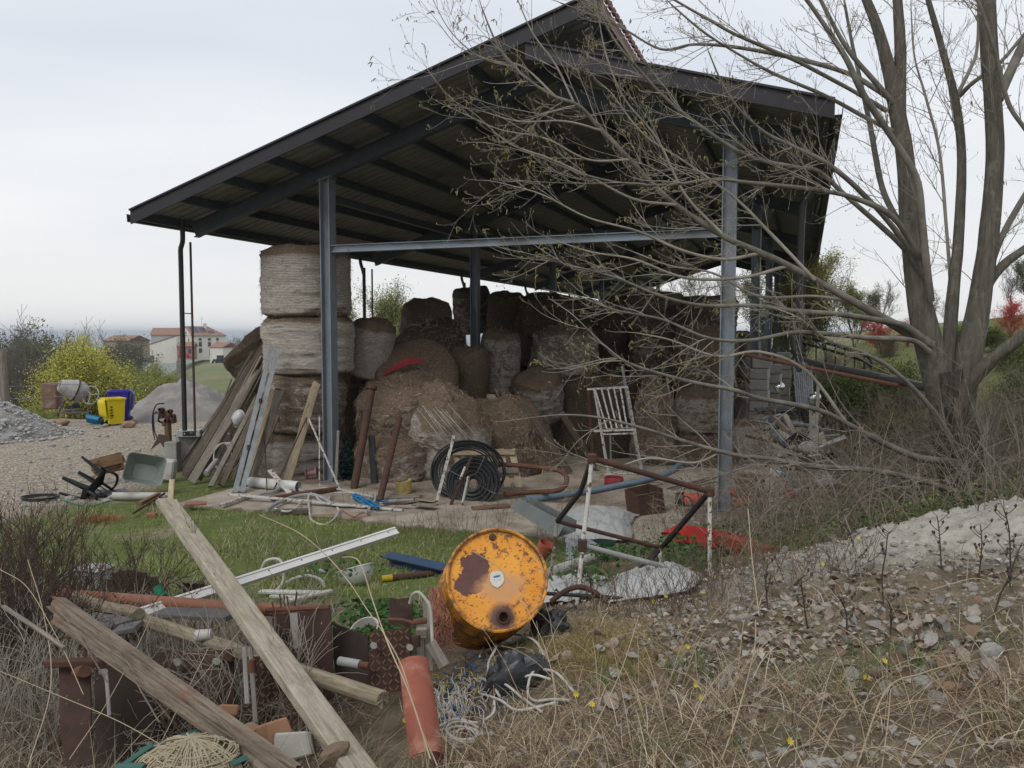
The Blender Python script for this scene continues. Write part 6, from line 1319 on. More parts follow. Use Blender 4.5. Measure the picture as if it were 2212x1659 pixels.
 board('short red brown timber lying beside the top of the long foreground plank', (1205, 1575), (1385, 1470), .07, .06, M_wbrown, 12.7, 13.6, .06, 'timber', .06, seg=3, jit=.02)
 board('thin rusty angle bar crossing the grass near the top of the long plank', (1150, 1640), (1420, 1480), .03, .03, M_rust, 11.9, 13.5, .08, 'angle_bar', .06)
 board('terracotta tile propped on the grass near the steel channels', (1600, 1600), (1785, 1570), .2, .03, mat('terracotta', (.30, .13, .085), (.23, .10, .07), 4, .9), 12.5, 12.6, .11, 'roof_tile')
 board('pale broken tile bit lying by the small terracotta tile', (1590, 1555), (1660, 1540), .09, .05, M_cement, 12.7, 12.7, .05, 'tile_piece')
 board('small red brick piece lying on the grass left of the long plank', (1275, 1642), (1350, 1630), .09, .05, mat('red_brick', (.33, .13, .08), (.25, .10, .065), 6, .95), 12.0, 12.0, .03, 'brick_piece')
 c = q(950, 1470, 13.9)
 def tarp(i, j): x = (i-.5)*.9; y = (j-.5)*.4; return (c.x+x, c.y+y, gz(c.x, c.y)+.03+.05*fbm(np.array(x*5), np.array(y*5), 1, 3)+.04)
 MBt = MB().grid(lambda i, j: tuple(float(k) for k in tarp(i, j)), 16, 8); tag(MBt.build('crumpled_sheet', M_blackp), 'crumpled dark sheet under the broken crate', 'sheet')
 p = W(1650/4, 691+1330/4, 14.7); tag(rod('grey_tube', [q(1780, 1325, 14.7), q(1870, 1215, 15.2)], .05, M_greyp, None, 12), 'short grey tube leaning at the feet of the planks', 'tube')
 T = thing('concrete_cover', 'low square concrete box with a worn lid standing in the grass', 'concrete box', on_ground(205, 1262))
 c = on_ground(205, 1262); Mx = Matrix.Translation(c) @ Matrix.Rotation(R(-14), 4, 'Z'); MB().box((0, 0, .04), (.27, .23, .2), Mx, .01).build('box', mat('grey_blue_concrete', (.28, .30, .29), (.21, .225, .22), 5, .9), T); MB().box((0, 0, .155), (.30, .25, .03), Mx, .012).build('lid', M_cement, T)
left_junk()
# ================================================================ junk on the slab and right of it
def z2(a, b): return 518.4+a/4.0, 691.2+b/4.0
def z3(a, b): return 1036.8+a/4.0, 691.2+b/4.0
def z4(a, b): return 1555+a*.297, 691+b*.297
def z6(a, b): return 518.4+a/4.0, 1036.8+b/4.0
def z7(a, b): return 1036.8+a/4.0, 979.2+b/4.0
def slab_pipe(nm, label, pts, r, m, zf=z2, z=None, cat_='pipe', n=10, sm=5, group=None):
 P = [Wz(*zf(a, b), (r if z is None else z)) for a, b in pts]; return tag(rod(nm, smooth_path(P, sm) if sm else P, r, m, None, n), label, cat_, group)
def junk_slab():
 # fat white pipe at the foot of the stack
 p0, p1 = Wz(*z2(90, 1400), .10), Wz(*z2(505, 1440), .10); T = thing('drain_pipe', 'fat white plastic pipe lying at the foot of the tall stack', 'pipe', (p0.x, p0.y, 0)); pipe_mb(p0, p1, .095, .005, 22).build('pipe', M_white, T)
 # rusty pipes leaning on the heap
 T = thing('rusty_pipe', 'tall thick rusty pipe with a flared top leaning on the hay heap', 'pipe', Wz(*z2(975, 1460), 0))
 a, b = Wz(*z2(985, 1455), 0), W(*z2(1143, 575), 15.0); rod('pipe', [a, b], .072, M_rust, T, 16); rod('collar', [a.lerp(b, .97), a.lerp(b, 1.005)], .10, M_rust, T, 16)
 tag(rod('post', [Wz(*z2(1160, 1410), 0), W(*z2(1137, 1000), 14.9)], .065, mat('dark_green_grey_post', (.07, .08, .075), (.05, .058, .055), 6, .8), None, 12), 'dark grey green post standing just right of the thick rusty pipe', 'post')
 a, b = Wz(*z2(1205, 1570), 0), W(*z2(1378, 850), 14.7); tag(rod('rusty_pipe', [a, b], .058, M_rust, None, 14), 'slimmer rusty pipe leaning right of the dark post, foot by the blue hose', 'pipe')
 # green net heap
 c = Wz(735, 1040, 0); V = []; r = RNG; n = 1500; p = np.stack([c.x+r.normal(.08, .10, n), c.y+.25+r.normal(0, .1, n), np.abs(r.normal(0, .3, n))], 1); V, F, C = leafcards(p, r.uniform(.03, .08, n), palette([(.012, .045, .035), (.02, .07, .05), (.01, .03, .03)], n), r)
 tag(link('green_netting', npmesh('green_netting', V, F, C), M_leaf), 'heap of dark green netting against the hay right of the near left column', 'netting')
 # broken yellow bucket
 c = Wz(*z2(1425, 1495), .0); T = thing('yellow_bucket', 'broken pale yellow plastic bucket in front of the hay heap', 'bucket', c); M = Matrix.Translation(c) @ Matrix.Rotation(R(-8), 4, 'Y')
 b = MB(); n = 28; prof = [(.0, 0), (.115, 0), (.16, .22), (.152, .225), (.11, .012), (0, .012)]
 vs = [];
 for k, (rr, z) in enumerate(prof):
  for i in range(n):
   a = i*2*math.pi/n; zz = z
   if k in (2, 3): zz = z-.10*max(0, math.cos(a-2.0))**2-.03*math.sin(a*5)*(math.cos(a-2) > 0)
   vs.append((rr*math.cos(a), rr*math.sin(a), zz))
 b.add(vs, [(k*n+i, k*n+(i+1) % n, (k+1)*n+(i+1) % n, (k+1)*n+i) for k in range(5) for i in range(n)], M); b.build('bucket', mat('pale_yellow_plastic', (.52, .42, .14), (.42, .33, .10), 5, .6, 0, .05, dirt=(.25, .19, .08), dlo=.5, dhi=.7, ds=5), T)
 # pink plastic toy
 c = Wz(*z2(620, 1375), .0); T = thing('pink_spool', 'pink plastic spool lying behind the white lath near the column', 'spool', c); M = Matrix.Translation(c+Vector((0, 0, .12))) @ Matrix.Rotation(R(80), 4, 'Y')
 MB().lathe([(.0, -.11), (.1, -.11), (.1, -.09), (.05, -.08), (.05, .08), (.1, .09), (.1, .11), (0, .11)], 18, M).build('spool', mat('pink_plastic', (.42, .22, .23), None, 5, .6), T)
 # hose coils and pallet
 def pal():
  T = thing('wooden_pallet', 'worn wooden pallet leaning behind the black hose coils', 'pallet', Wz(1050, 1070, 0))
  A, B_ = W(985, 972, 14.6), W(1106, 970, 14.3); D_, C_ = Wz(1000, 1058, .0), Wz(1123, 1062, .0)
  for k in range(6): f = k/5; beam('slat', A.lerp(B_, f), D_.lerp(C_, f), .115, .022, M_wpale if k in (4, 5) else M_wtan, T, 0, (0, -1, .2), seg=4, jit=.02, seed=k)
  for f in (.06, .5, .95): beam('batten', A.lerp(D_, f)+Vector((-.05, -.05, 0)), B_.lerp(C_, f)+Vector((.05, -.05, 0)), .10, .06, M_wtan if f < .5 else M_wgrey, T, 0, (0, -1, .2), seg=4, jit=.02)
 pal()
 T = thing('hose_coil', 'thick coil of black irrigation hose standing against the pallet', 'hose coil', Wz(1016, 1082, 0)); c = W(1023, 1043, 13.5); nr = Vector((-.25, -1, .35)).normalized(); e1 = Vector((1, -.25, 0)).normalized(); e2 = nr.cross(e1)*-1
 r = random.Random(2)
 for k in range(17):
  rad = .10+k*.023; off = nr*(.02+.028*(k % 3)); pts = []
  for i in range(33): a = i/32*2*math.pi; pts.append(c+off+e1*(math.cos(a)*(rad+.006*math.sin(3*a+k)))+e2*(math.sin(a)*rad*.98)+Vector((r.uniform(-.003, .003), 0, -.02)))
  rod('turn', pts, .017, M_blackp, T, 7)
 for k in range(4): a = k*1.57+.4; rod('wire_tie', [c+nr*.08+e1*math.cos(a)*.14+e2*math.sin(a)*.14, c+nr*.10+e1*math.cos(a)*.48+e2*math.sin(a)*.48], .004, M_galv, T, 4)
 T = thing('hose_coil', 'larger loose loop of black hose leaning up behind the thick coil', 'hose coil', Wz(1013, 1086, 0)); c = W(1012, 1020, 13.75)
 for k in range(11):
  rad = (.615+.012*k) if k < 6 else (.45+.028*(k-6)); pts = []
  for i in range(41): a = i/40*2*math.pi; pts.append(c+nr*(-.03+.02*k)+e1*math.cos(a)*(rad+.02*math.sin(2*a+k))+e2*math.sin(a)*(rad*(.78 if k < 6 else .86))+Vector((0, 0, .012*math.sin(k*2+a))))
  rod('turn', pts, .014, M_blackp, T, 6)
 tag(beam('lath', Wz(941, 1092, .0), W(981, 941, 13.0), .05, .025, M_wpaint, None, 0, (0, -1, 0), seg=4, jit=.02), 'white lath leaning before the left rim of the black hose coils', 'lath')
 T = thing('rusty_trestle', 'rusty two legged iron prop standing before the hose coils', 'prop', Wz(985, 1090, 0))
 beam('leg', Wz(974, 1090, 0), W(1018, 988, 13.0), .05, .05, M_rust, T); beam('leg', Wz(998, 1092, 0), W(1012, 1030, 12.9), .035, .035, M_wpaint, T); rod('crossbar', [W(985, 1042, 13.0), W(1030, 1022, 13.0)], .012, M_rust, T); beam('leg', W(1005, 1008, 13), W(994, 1035, 12.95), .03, .03, M_wpaint, T)
 # blue rope, cables and corrugated conduits
 r = random.Random(8); paths = []
 for k in range(10):
  P = []
  for i in range(9): a, b_ = 975+i*28, 1505+i*11+r.uniform(-14, 14)+k*4; P.append(Wz(*z2(a, b_), .03+.016*(k % 4)+r.uniform(0, .02)))
  paths.append((np.array(smooth_path(P, 4)), .011))
 paths.append((np.array(smooth_path([Wz(*z2(a, b_), .02) for a, b_ in ((1180, 1560), (1290, 1565), (1310, 1585), (1260, 1600), (1160, 1612), (1090, 1590))], 5)), .012))
 V, F = tubes(paths, 6); tag(link('blue_rope', npmesh('blue_rope', V, F, None, True), mat('blue_rope', (.02, .19, .40), (.015, .14, .32), 12, .6)), 'bundle of bright blue rope on the slab at the foot of the slim rusty pipe', 'rope')
 slab_pipe('conduit', 'thick grey corrugated conduit arching over the laths', [(230, 1640), (330, 1580), (480, 1525), (620, 1510), (720, 1540), (800, 1590)], .032, M_greyp, z=.06)
 slab_pipe('conduit', 'thin grey conduit lying behind the long white lath', [(170, 1500), (300, 1480), (380, 1440), (470, 1445), (560, 1490)], .03, M_greyp, z=.05)
 cr = [[(600, 1650), (595, 1520), (680, 1460), (800, 1455), (980, 1490), (1150, 1530)], [(640, 1500), (700, 1565), (830, 1600), (1000, 1605)], [(760, 1560), (800, 1500), (900, 1490), (1000, 1500)], [(830, 1690), (855, 1650), (840, 1620)],
  [(300, 1630), (400, 1655), (480, 1630), (520, 1580)], [(1090, 1660), (1140, 1600), (1170, 1540), (1160, 1500), (1100, 1560)], [(600, 1660), (620, 1730), (720, 1770), (800, 1730), (850, 1670)]]
 wl = ['white cable rising in a loop behind the blue rope', 'white cable curving under the grey conduit', 'small loop of white cable left of the blue rope', 'short end of white conduit at the slab edge', 'thin white cable dangling before the long lath', 'white cable end twisted right of the blue rope', 'pale cable sagging over the slab edge']
 for P, lb in zip(cr, wl): slab_pipe('cable', lb, P, .016, M_wpvc, z=.05, cat_='cable', n=7, group='pale cables on the slab edge')
 tag(beam('lath', Wz(492, 1067, .10), Wz(870, 1102, .02), .085, .03, M_wpaint, seg=10, jit=.012), 'very long white lath lying across the cables in front of the barn', 'lath')
 tag(beam('timber', Wz(585, 1076, .05), Wz(728, 1055, .05), .10, .06, M_rustl, seg=5, jit=.012), 'red brown beam lying under the grey conduit', 'beam')
 tag(beam('timber', Wz(478, 1092, .05), Wz(540, 1070, .05), .07, .05, M_wpaint, seg=3, jit=.02), 'bent white metal strip at the left end of the long lath', 'strip')
 tag(beam('timber', Wz(596, 1105, .03), Wz(666, 1104, .03), .10, .07, M_wdark, seg=3, jit=.02), 'short dark timber at the slab edge below the conduit', 'timber')
 tag(rod('orange_twine', smooth_path([Wz(*z2(a, b_), .02) for a, b_ in ((880, 1640), (960, 1690), (1050, 1700), (1120, 1680), (1060, 1660), (960, 1720), (860, 1750))], 5), .008, mat('orange_twine', (.35, .14, .08), None, 8)), 'tangle of orange twine on the slab right of the conduit', 'twine')
 # flakes, boards, a sheet of bark
 r = random.Random(12)
 for k, (a, b_, w, l, m) in enumerate([(1440, 1530, .22, .5, M_wgrey), (1500, 1560, .2, .6, M_wgrey), (1390, 1560, .15, .4, M_stone), (1590, 1600, .18, .35, M_wgrey), (1610, 1560, .1, .4, M_wtan), (1350, 1590, .09, .4, M_rust)]):
  p = Wz(*z2(a, b_), .03+.01*k); an = r.uniform(-.6, .6); o = beam('board', p-Vector((math.cos(an), math.sin(an), 0))*l/2, p+Vector((math.cos(an), math.sin(an), .04))*l/2, w, .02, m, seg=4, jit=.06, nick=.04, seed=k)
  tag(o, ['flat grey board left of the hose coil lath', 'long grey board lying in front of the yellow bucket', 'grey slate piece before the yellow bucket', 'weathered board end near the foot of the white lath', 'thin tan strip among the boards by the hose coil', 'rusty iron flat left of the boards by the hose coil'][k], 'board', 'boards lying on the slab')
 tag(beam('board', Wz(1020, 1098, .02), Wz(1100, 1092, .03), .16, .04, M_wbrown, seg=4, jit=.03), 'brown timber piece lying on the slab in front of the hose coils', 'timber')
 # U shaped rusty pipe
 P = [W(*z3(a, b_), d) for a, b_, d in ((-60, 1232, 14.0), (80, 1243, 13.9), (350, 1258, 13.7), (600, 1285, 13.5), (690, 1305, 13.4), (745, 1350, 13.3), (745, 1410, 13.2), (705, 1460, 13.15), (620, 1480, 13.1))]+[Wz(*z3(a, b_), .08) for a, b_ in ((420, 1490), (210, 1508))]
 tag(rod('bent_pipe', smooth_path(P, 5), .042, M_rustl, None, 12), 'rusty pipe bent into a long U beside the black hose coils', 'pipe')
 # white bed frame / gate with slats
 T = thing('slatted_bed_frame', 'white metal frame with five slats standing in front of the bales', 'frame', Wz(1350, 1022, 0))
 d = 15.6; tl, tr = W(1268, 841, d+.6), W(1356, 836, d+.5); bl, br = Wz(1314, 1022, .02), Wz(1385, 1014, .02); ml, mr = W(1296, 932, d+.05), W(1373, 928, d)
 beam('side_rail', W(1284, 840, d+.55), bl, .06, .03, M_wpaint, T); beam('side_rail', W(1353, 835, d+.5), br, .07, .04, M_wpaint, T)
 beam('top_rail', tl, tr, .05, .04, M_wpaint, T); beam('middle_rail', W(1282, 931, d), mr, .06, .04, M_wpaint, T); beam('middle_rail', W(1301, 938, d), W(1372, 936, d), .05, .03, M_wpaint, T); beam('bottom_rail', bl, br, .05, .04, M_wpaint, T); beam('foot_plate', Wz(1298, 1025, .02), Wz(1385, 1022, .02), .05, .03, M_wpaint, T)
 for k in range(5): f = k/4; beam('slat', W(1286+f*54, 843-f*4, d+.5), W(1311+f*44, 927-f*2, d), .032, .016, M_wpaint, T)
 for k, (ut, vt, ub, vb, m, w, lb) in enumerate([(1266, 770, 1282, 1015, M_rust, .07, 'dark upright bar at the left behind the white slatted frame'), (1344, 790, 1362, 905, M_galv, .05, 'grey upright bar rising above the right of the white slatted frame'), (1318, 940, 1320, 1015, M_galv, .04, 'thin grey bar inside the lower opening of the white frame')]):
  tag(beam('upright_bar', Wz(ub, vb, 0) if vb > 1000 else W(ub, vb, 16.2), W(ut, vt, 16.4), w, .04, m), lb, 'bar')
 for k, (a, b_, lb) in enumerate([((1128, 868), (1232, 1022), 'dark long plank sloping down across the slumped heap'), ((1213, 892), (1290, 1015), 'second dark plank leaning left of the white frame')]):
  tag(beam('plank', W(*a, 15.6), Wz(*b_, .02), .12, .04, M_wdark, None, 0, (0, -1, 0), seg=5, jit=.03), lb, 'plank')
 # red tub
 c = Wz(1326, 1049, 0); T = thing('red_tub', 'faded red plastic tub standing on the slab before the white frame', 'tub', c)
 MB().lathe([(0, .0), (.155, .0), (.175, .03), (.178, .13), (.165, .16), (.158, .16), (.165, .13), (.16, .03), (0, .02)], 30, Matrix.Translation(c)).build('tub', mat('red_plastic', (.27, .035, .04), (.20, .03, .035), 5, .5, 0, .05, dirt=(.30, .22, .18), dlo=.6, dhi=.8), T)
 # blue-grey flexible pipe
 P = [Wz(*z3(a, b_), .055) for a, b_ in ((400, 1548), (560, 1535), (800, 1500), (1000, 1470), (1200, 1430), (1400, 1390), (1560, 1345))]+[Wz(*z3(1660, 1295), .06), Wz(*z3(1720, 1250), .09), Wz(*z3(1762, 1215), .16)]
 tag(rod('flexible_pipe', smooth_path(P, 5), .055, M_bluep, None, 14), 'long blue grey plastic pipe curving over the slab past the red tub', 'pipe')
 # thin rods beyond
 for k in range(7):
  a, b_ = 1620+k*30, 1440+r.uniform(-10, 30); tag(rod('iron_rod', [Wz(*z3(a, b_+r.uniform(0, 20)), .02), Wz(*z3(a+330+r.uniform(-40, 60), b_-85+r.uniform(-20, 20)), .04+.01*k)], .011, M_galv if k % 2 else M_rust, None, 6), 'thin iron rod lying on the slab before the white frame', 'rod', 'iron rods lying by the near right column')
 for k, (a, b_, rx) in enumerate([(1510, 1415, .14), (640, 1500, .13)]):
  cc = Wz(*z3(a, b_), .012); rod_ = [(cc.x+rx*math.cos(t), cc.y+rx*math.sin(t), .012) for t in np.linspace(0, 6.28, 25)]; tag(rod('wire_ring', rod_, .006, M_rust, None, 5), ['thin wire ring lying beyond the blue grey pipe', 'wire ring lying inside the bend of the U pipe'][k], 'ring')
junk_slab()
M_tarp = mat('white_tarp', (.44, .44, .43), (.33, .33, .32), 2, .5, 0, .5, 7, .03, dirt=(.42, .40, .36), dlo=.55, dhi=.8, ds=2.5)
def tarp(label, quad, m, seed, nm='plastic_sheet', amp=.1, nu=40, nv=26, lift=.03, cat_='plastic sheet', hump=0):
 """crumpled sheet over the ground: quad of four (u,v,d)"""
 Q = [W(*q) for q in quad]; b = MB(); vs = []
 U, Vv = np.meshgrid(np.linspace(0, 1, nu+1), np.linspace(0, 1, nv+1)); U = U.ravel(); Vv = Vv.ravel()
 P = np.array([((Q[0]*(1-i)+Q[1]*i)*(1-j)+(Q[3]*(1-i)+Q[2]*i)*j)[:] for i, j in zip(U, Vv)])
 edge = np.minimum(np.minimum(U, 1-U), np.minimum(Vv, 1-Vv)); P[:, 0] += fbm(U*3, Vv*3, 1, seed+7)*.14; P[:, 1] += fbm(U*3, Vv*3, 1, seed+8)*.14
 g = terrain_z(P[:, 0], P[:, 1], False); rid = 1-np.abs(fbm(U*4+.3*fbm(U*3, Vv*3, 1, seed), Vv*4, 1, seed+1, 3))*2; rid2 = 1-np.abs(fbm(U*9, Vv*9, 1, seed+2, 2))*2
 P[:, 2] = np.maximum(g, 0 if hump else g)+lift+amp*(.75*rid+.32*rid2+.6)*np.clip(edge*6, .15, 1)+hump*np.sin(np.pi*U)**.6*np.sin(np.pi*Vv)**.8
 w = nu+1; F = [(j*w+i, j*w+i+1, (j+1)*w+i+1, (j+1)*w+i) for j in range(nv) for i in range(nu)]
 o = link(nm, npmesh(nm, P, F, None, True), m); o.modifiers.new('solid', 'SOLIDIFY').thickness = .006; return tag(o, label, cat_)
def right_front():
 tarp('crumpled white plastic sack lying behind the rusty tubular frame', [(1215, 1118, 10.6), (1370, 1122, 10.4), (1372, 1070, 12.2), (1230, 1068, 12.4)], M_tarp, 3, 'plastic_sack', .07, hump=.14, cat_='sack')
 tarp('big white plastic sheet spread between the legs of the tubular frame', [(1305, 1322, 5.6), (1505, 1306, 5.8), (1495, 1256, 6.9), (1320, 1256, 6.9)], M_tarp, 5, amp=.055, hump=.05)
 tarp('strip of white sheet showing right of the barrel', [(1150, 1285, 6.0), (1310, 1290, 6.0), (1300, 1258, 6.9), (1180, 1250, 6.9)], M_tarp, 7, amp=.08)
 # rusty and white tubular frame
 T = thing('tubular_frame', 'old tubular steel frame, rust and flaking white paint, standing askew behind the barrel', 'frame', W(1390, 1290, 6.3))
 A, B_ = W(1279, 990, 6.15), W(1533, 1062, 6.5); C_, D_ = W(1204, 1126, 6.75), W(1429, 1184, 7.1)
 rod('top_tube', [A, B_], .023, M_rust, T, 14)
 LA, LB, LC, LD = W(1246, 1306, 5.95), W(1533, 1262, 6.45), W(1187, 1272, 6.85), W(1421, 1296, 6.7)
 rod('leg', smooth_path([A+Vector((0, 0, .02)), W(1270, 1080, 6.1), W(1259, 1175, 6.05), LA], 4), .017, M_wpaint, T, 12); rod('leg', [B_+Vector((0, 0, .02)), LB], .017, M_wpaint, T, 12)
 rod('leg', [C_+Vector((0, 0, .02)), LC], .016, mat('flaking_grey_paint', (.36, .35, .31), (.25, .24, .21), 8, .8, 0, .2, dirt=(.10, .055, .035), dlo=.5, dhi=.56, ds=14), T, 12); rod('leg', [W(1426, 1186, 7.05), LD], .017, M_wpaint, T, 12)
 rod('lower_tube', [W(1258, 1178, 6.05), W(1529, 1248, 6.45)], .02, M_greyp, T, 12); rod('rear_tube', [C_, D_], .018, M_rust, T, 12)
 blk = mat('blackened_steel', (.035, .030, .026), (.022, .02, .018), 9, .6, .2, .2)
 beam('side_bar', A, W(1254, 1062, 6.35), .032, .032, blk, T, seg=3); beam('side_bar', W(1254, 1062, 6.35), C_, .036, .034, blk, T); beam('side_bar', B_, D_, .042, .034, blk, T)
 for p in (A, B_): MB().box((0, 0, 0), (.07, .07, .075), Matrix.Translation(p), .01).build('corner_joint', M_rust, T)
 for p in (W(1258, 1178, 6.05), W(1529, 1248, 6.45)): MB().box((0, 0, 0), (.065, .065, .10), Matrix.Translation(p), .01).build('clamp', M_rust, T)
 tag(beam('steel_bar', W(1420, 1190, 6.95), W(1312, 1318, 5.75), .05, .03, blk, seg=5), 'black steel bar sloping down across the white sheet', 'bar')
 tag(beam('steel_bar', W(1180, 1282, 5.7), W(1345, 1292, 5.7), .035, .02, blk, seg=5), 'thin black bar lying across the white sheet right of the barrel', 'bar')
 arc = [W(1190+i*11, 1300-32*math.sin(i/11*3.14), 5.55) for i in range(12)]; tag(rod('iron_hoop', smooth_path(arc, 3), .02, M_rust, None, 8), 'rusty iron hoop half buried right of the barrel', 'hoop')
 # galvanised trough, grey crate, green pot
 T = thing('sheet_trough', 'galvanised sheet metal trough lying left of the white sack', 'trough', W(1170, 1120, 9.5)); q0, q1 = W(1122, 1076, 11.0), W(1222, 1130, 9.2)
 b = MB(); up = Vector((0, 0, .02)); vs = [q0, q1, q1+Vector((-.10, -.06, -.16)), q0+Vector((-.10, -.06, -.14)), q1+Vector((.12, .12, -.13)), q0+Vector((.12, .12, -.13)), q1+Vector((.13, .14, .0)), q0+Vector((.13, .14, .0))]
 b.add(vs, [(0, 1, 2, 3)]); b.add([vs[2], vs[3], vs[5], vs[4]], [(0, 1, 2, 3)]); b.add([vs[5], vs[4], vs[6], vs[7]], [(0, 1, 2, 3)])
 o = b.build('trough', mat('sheet_galvanised', (.20, .22, .21), (.14, .155, .15), 4, .55, .35, .05), T, smooth=False); o.modifiers.new('s', 'SOLIDIFY').thickness = .008
 def crate(nm, label, u, v, d, w, dp, h, m, rz, tilt=0, cat_='crate'):
  p = W(u, v, d); p.z = gz(p.x, p.y); T = thing(nm, label, cat_, p); M = Matrix.Translation(p+Vector((0, 0, .01))) @ Matrix.Rotation(R(rz), 4, 'Z') @ Matrix.Rotation(R(tilt), 4, 'Y'); t = .02; b = MB()
  def rc(a, b_, z): return [(-a/2, -b_/2, z), (a/2, -b_/2, z), (a/2, b_/2, z), (-a/2, b_/2, z)]
  L_ = [rc(w*.86, dp*.86, 0), rc(w*.96, dp*.96, h*.86), rc(w*1.04, dp*1.04, h*.87), rc(w*1.04, dp*1.04, h), rc(w*.93, dp*.93, h), rc(w*.82, dp*.82, .02)]; vs = [x for l in L_ for x in l]
  b.add(vs, [(3, 2, 1, 0), (20, 21, 22, 23)]+[(i*4+j, i*4+(j+1) % 4, i*4+4+(j+1) % 4, i*4+4+j) for i in range(5) for j in range(4)], M); b.build('body', m, T, smooth=False)
  for s in (-1, 1): MB().box((s*w*.2, -dp*.475, h*.5), (.02, .012, h*.6), M).build('rib', m, T, smooth=False)
  return T
 crate('plastic_crate', 'grey plastic crate lying open side right behind the tubular frame', 1252, 1172, 8.2, .26, .24, .27, mat('grey_plastic', (.30, .32, .345), (.24, .255, .28), 4, .5, 0, .05, dirt=(.2, .19, .17), dlo=.55, dhi=.8), 20, 6)
 p = W(1302, 1150, 8.6); p.z = gz(p.x, p.y); T = thing('plant_pot', 'dark green plant pot half hidden by the white leg of the frame', 'pot', p); MB().lathe([(0, 0), (.09, 0), (.13, .2), (.14, .2), (.14, .225), (.125, .225), (.085, .02), (0, .02)], 20, Matrix.Translation(p)).build('pot', mat('dark_green_plastic', (.02, .045, .035), None, 5, .5), T)
 # rusty box, orange cone, red tray
 T = thing('rusty_box', 'rusty brown sheet metal box behind the white sack', 'metal box', Wz(1400, 1112, .05)); c = Wz(1397, 1112, .0); M = Matrix.Translation(c+Vector((0, .2, .19))) @ Matrix.Rotation(R(22), 4, 'Z') @ Matrix.Rotation(R(-8), 4, 'Y'); b = MB(); b.box((0, 0, -.16), (.44, .4, .015), M).box((-.22, 0, 0), (.015, .4, .36), M).box((.22, 0, 0), (.015, .4, .36), M).box((0, -.2, -.03), (.44, .015, .28), M).box((0, .2, 0), (.44, .015, .36), M); b.build('shell', M_rust, T, smooth=False)
 c = Wz(1483, 1093, .0); T = thing('orange_pot', 'orange red plastic cone lying beside the rusty box', 'cone', c); M = Matrix.Translation(c+Vector((0, 0, .11))) @ Matrix.Rotation(R(82), 4, 'Y') @ Matrix.Rotation(R(20), 4, 'X'); MB().lathe([(.115, -.02), (.11, .0), (.085, .2), (.06, .24), (0, .24)], 24, M).build('cone', mat('signal_red_plastic', (.58, .085, .045), (.5, .07, .04), 5, .45), T); MB().lathe([(.11, -.02), (.118, -.02), (.118, -.16), (.11, -.16)], 24, M).build('sleeve', M_blackp, T)
 tag(rod('rubber_belt', [W(1478+18*math.cos(t), 1088+16*math.sin(t), 10.9) for t in np.linspace(2.2, 7.6, 22)], .013, M_blackp, None, 6), 'loop of black rubber standing beside the orange red cone', 'belt')
 mr = mat('red_enamel', (.40, .025, .02), (.30, .02, .018), 4, .4, 0, .05, dirt=(.16, .06, .04), dlo=.55, dhi=.75, ds=5)
 T = thing('red_barrow', 'red painted tray lying upside down in the weeds right of the frame', 'tray', W(1510, 1165, 8.4)); p = W(1545, 1170, 8.2); p.z = gz(p.x, p.y)
 M = Matrix.Translation(p+Vector((0, 0, .16))) @ Matrix.Rotation(R(12), 4, 'Z') @ Matrix.Rotation(R(14), 4, 'Y') @ Matrix.Rotation(R(-12), 4, 'X'); b = MB()
 L_ = [[(-.42, -.22, -.1), (.42, -.22, -.1), (.42, .22, -.1), (-.42, .22, -.1)], [(-.39, -.2, -.08), (.39, -.2, -.08), (.39, .2, -.08), (-.39, .2, -.08)], [(-.28, -.14, .09), (.28, -.14, .09), (.28, .14, .09), (-.28, .14, .09)]]; vs = [v for l in L_ for v in l]
 b.add(vs, [(8, 9, 10, 11)]+[(i*4+j, i*4+(j+1) % 4, i*4+4+(j+1) % 4, i*4+4+j) for i in range(2) for j in range(4)], M); b.build('tray', mr, T); b = MB(); pr = [W(1430, 1150, 8.3), W(1477, 1125, 8.4), W(1492, 1146, 8.3), W(1478, 1152, 8.2)]; b.add(pr+[v+Vector((0, .02, -.03)) for v in pr], [(0, 1, 2, 3), (7, 6, 5, 4), (0, 4, 5, 1), (1, 5, 6, 2), (2, 6, 7, 3), (3, 7, 4, 0)]); b.build('handle_plate', mr, T, smooth=False)
 tag(beam('red_girder', W(1555, 1152, 8.0)+Vector((0, 0, -.05)), W(1670, 1195, 7.2), .13, .10, mat('dull_red_paint', (.26, .055, .035), (.17, .045, .03), 5, .7, 0, .2), seg=4), 'dull red girder lying in the weeds at the foot of the near right column', 'girder')
 tag(rod('mossy_pole', [W(1190, 1238, 6.9), W(1286, 1204, 7.6)], .052, mat('birch_bark', (.44, .43, .39), (.30, .30, .25), 7, .9, 0, .3, dirt=(.14, .16, .08), dlo=.5, dhi=.65, ds=6), None, 12), 'pale mossy pole lying right of the barrel among nettles', 'pole')
 p = on_ground(1166, 1212, 5, 14)+Vector((0, 0, .06)); T = thing('orange_bucket', 'crushed orange red bucket behind the right shoulder of the barrel', 'bucket', p); M = Matrix.Translation(p+Vector((0, 0, -.02))) @ Matrix.Rotation(R(25), 4, 'Y') @ Matrix.Rotation(R(12), 4, 'X') @ Matrix.Scale(1.5, 4); MB().lathe([(0, 0), (.05, 0), (.065, .13), (.058, .13), (.045, .01), (0, .01)], 18, M).build('bucket', mat('orange_red_plastic', (.36, .085, .05), (.28, .07, .045), 6, .5, 0, .05, dirt=(.28, .13, .08), dlo=.5, dhi=.7), T)
right_front()
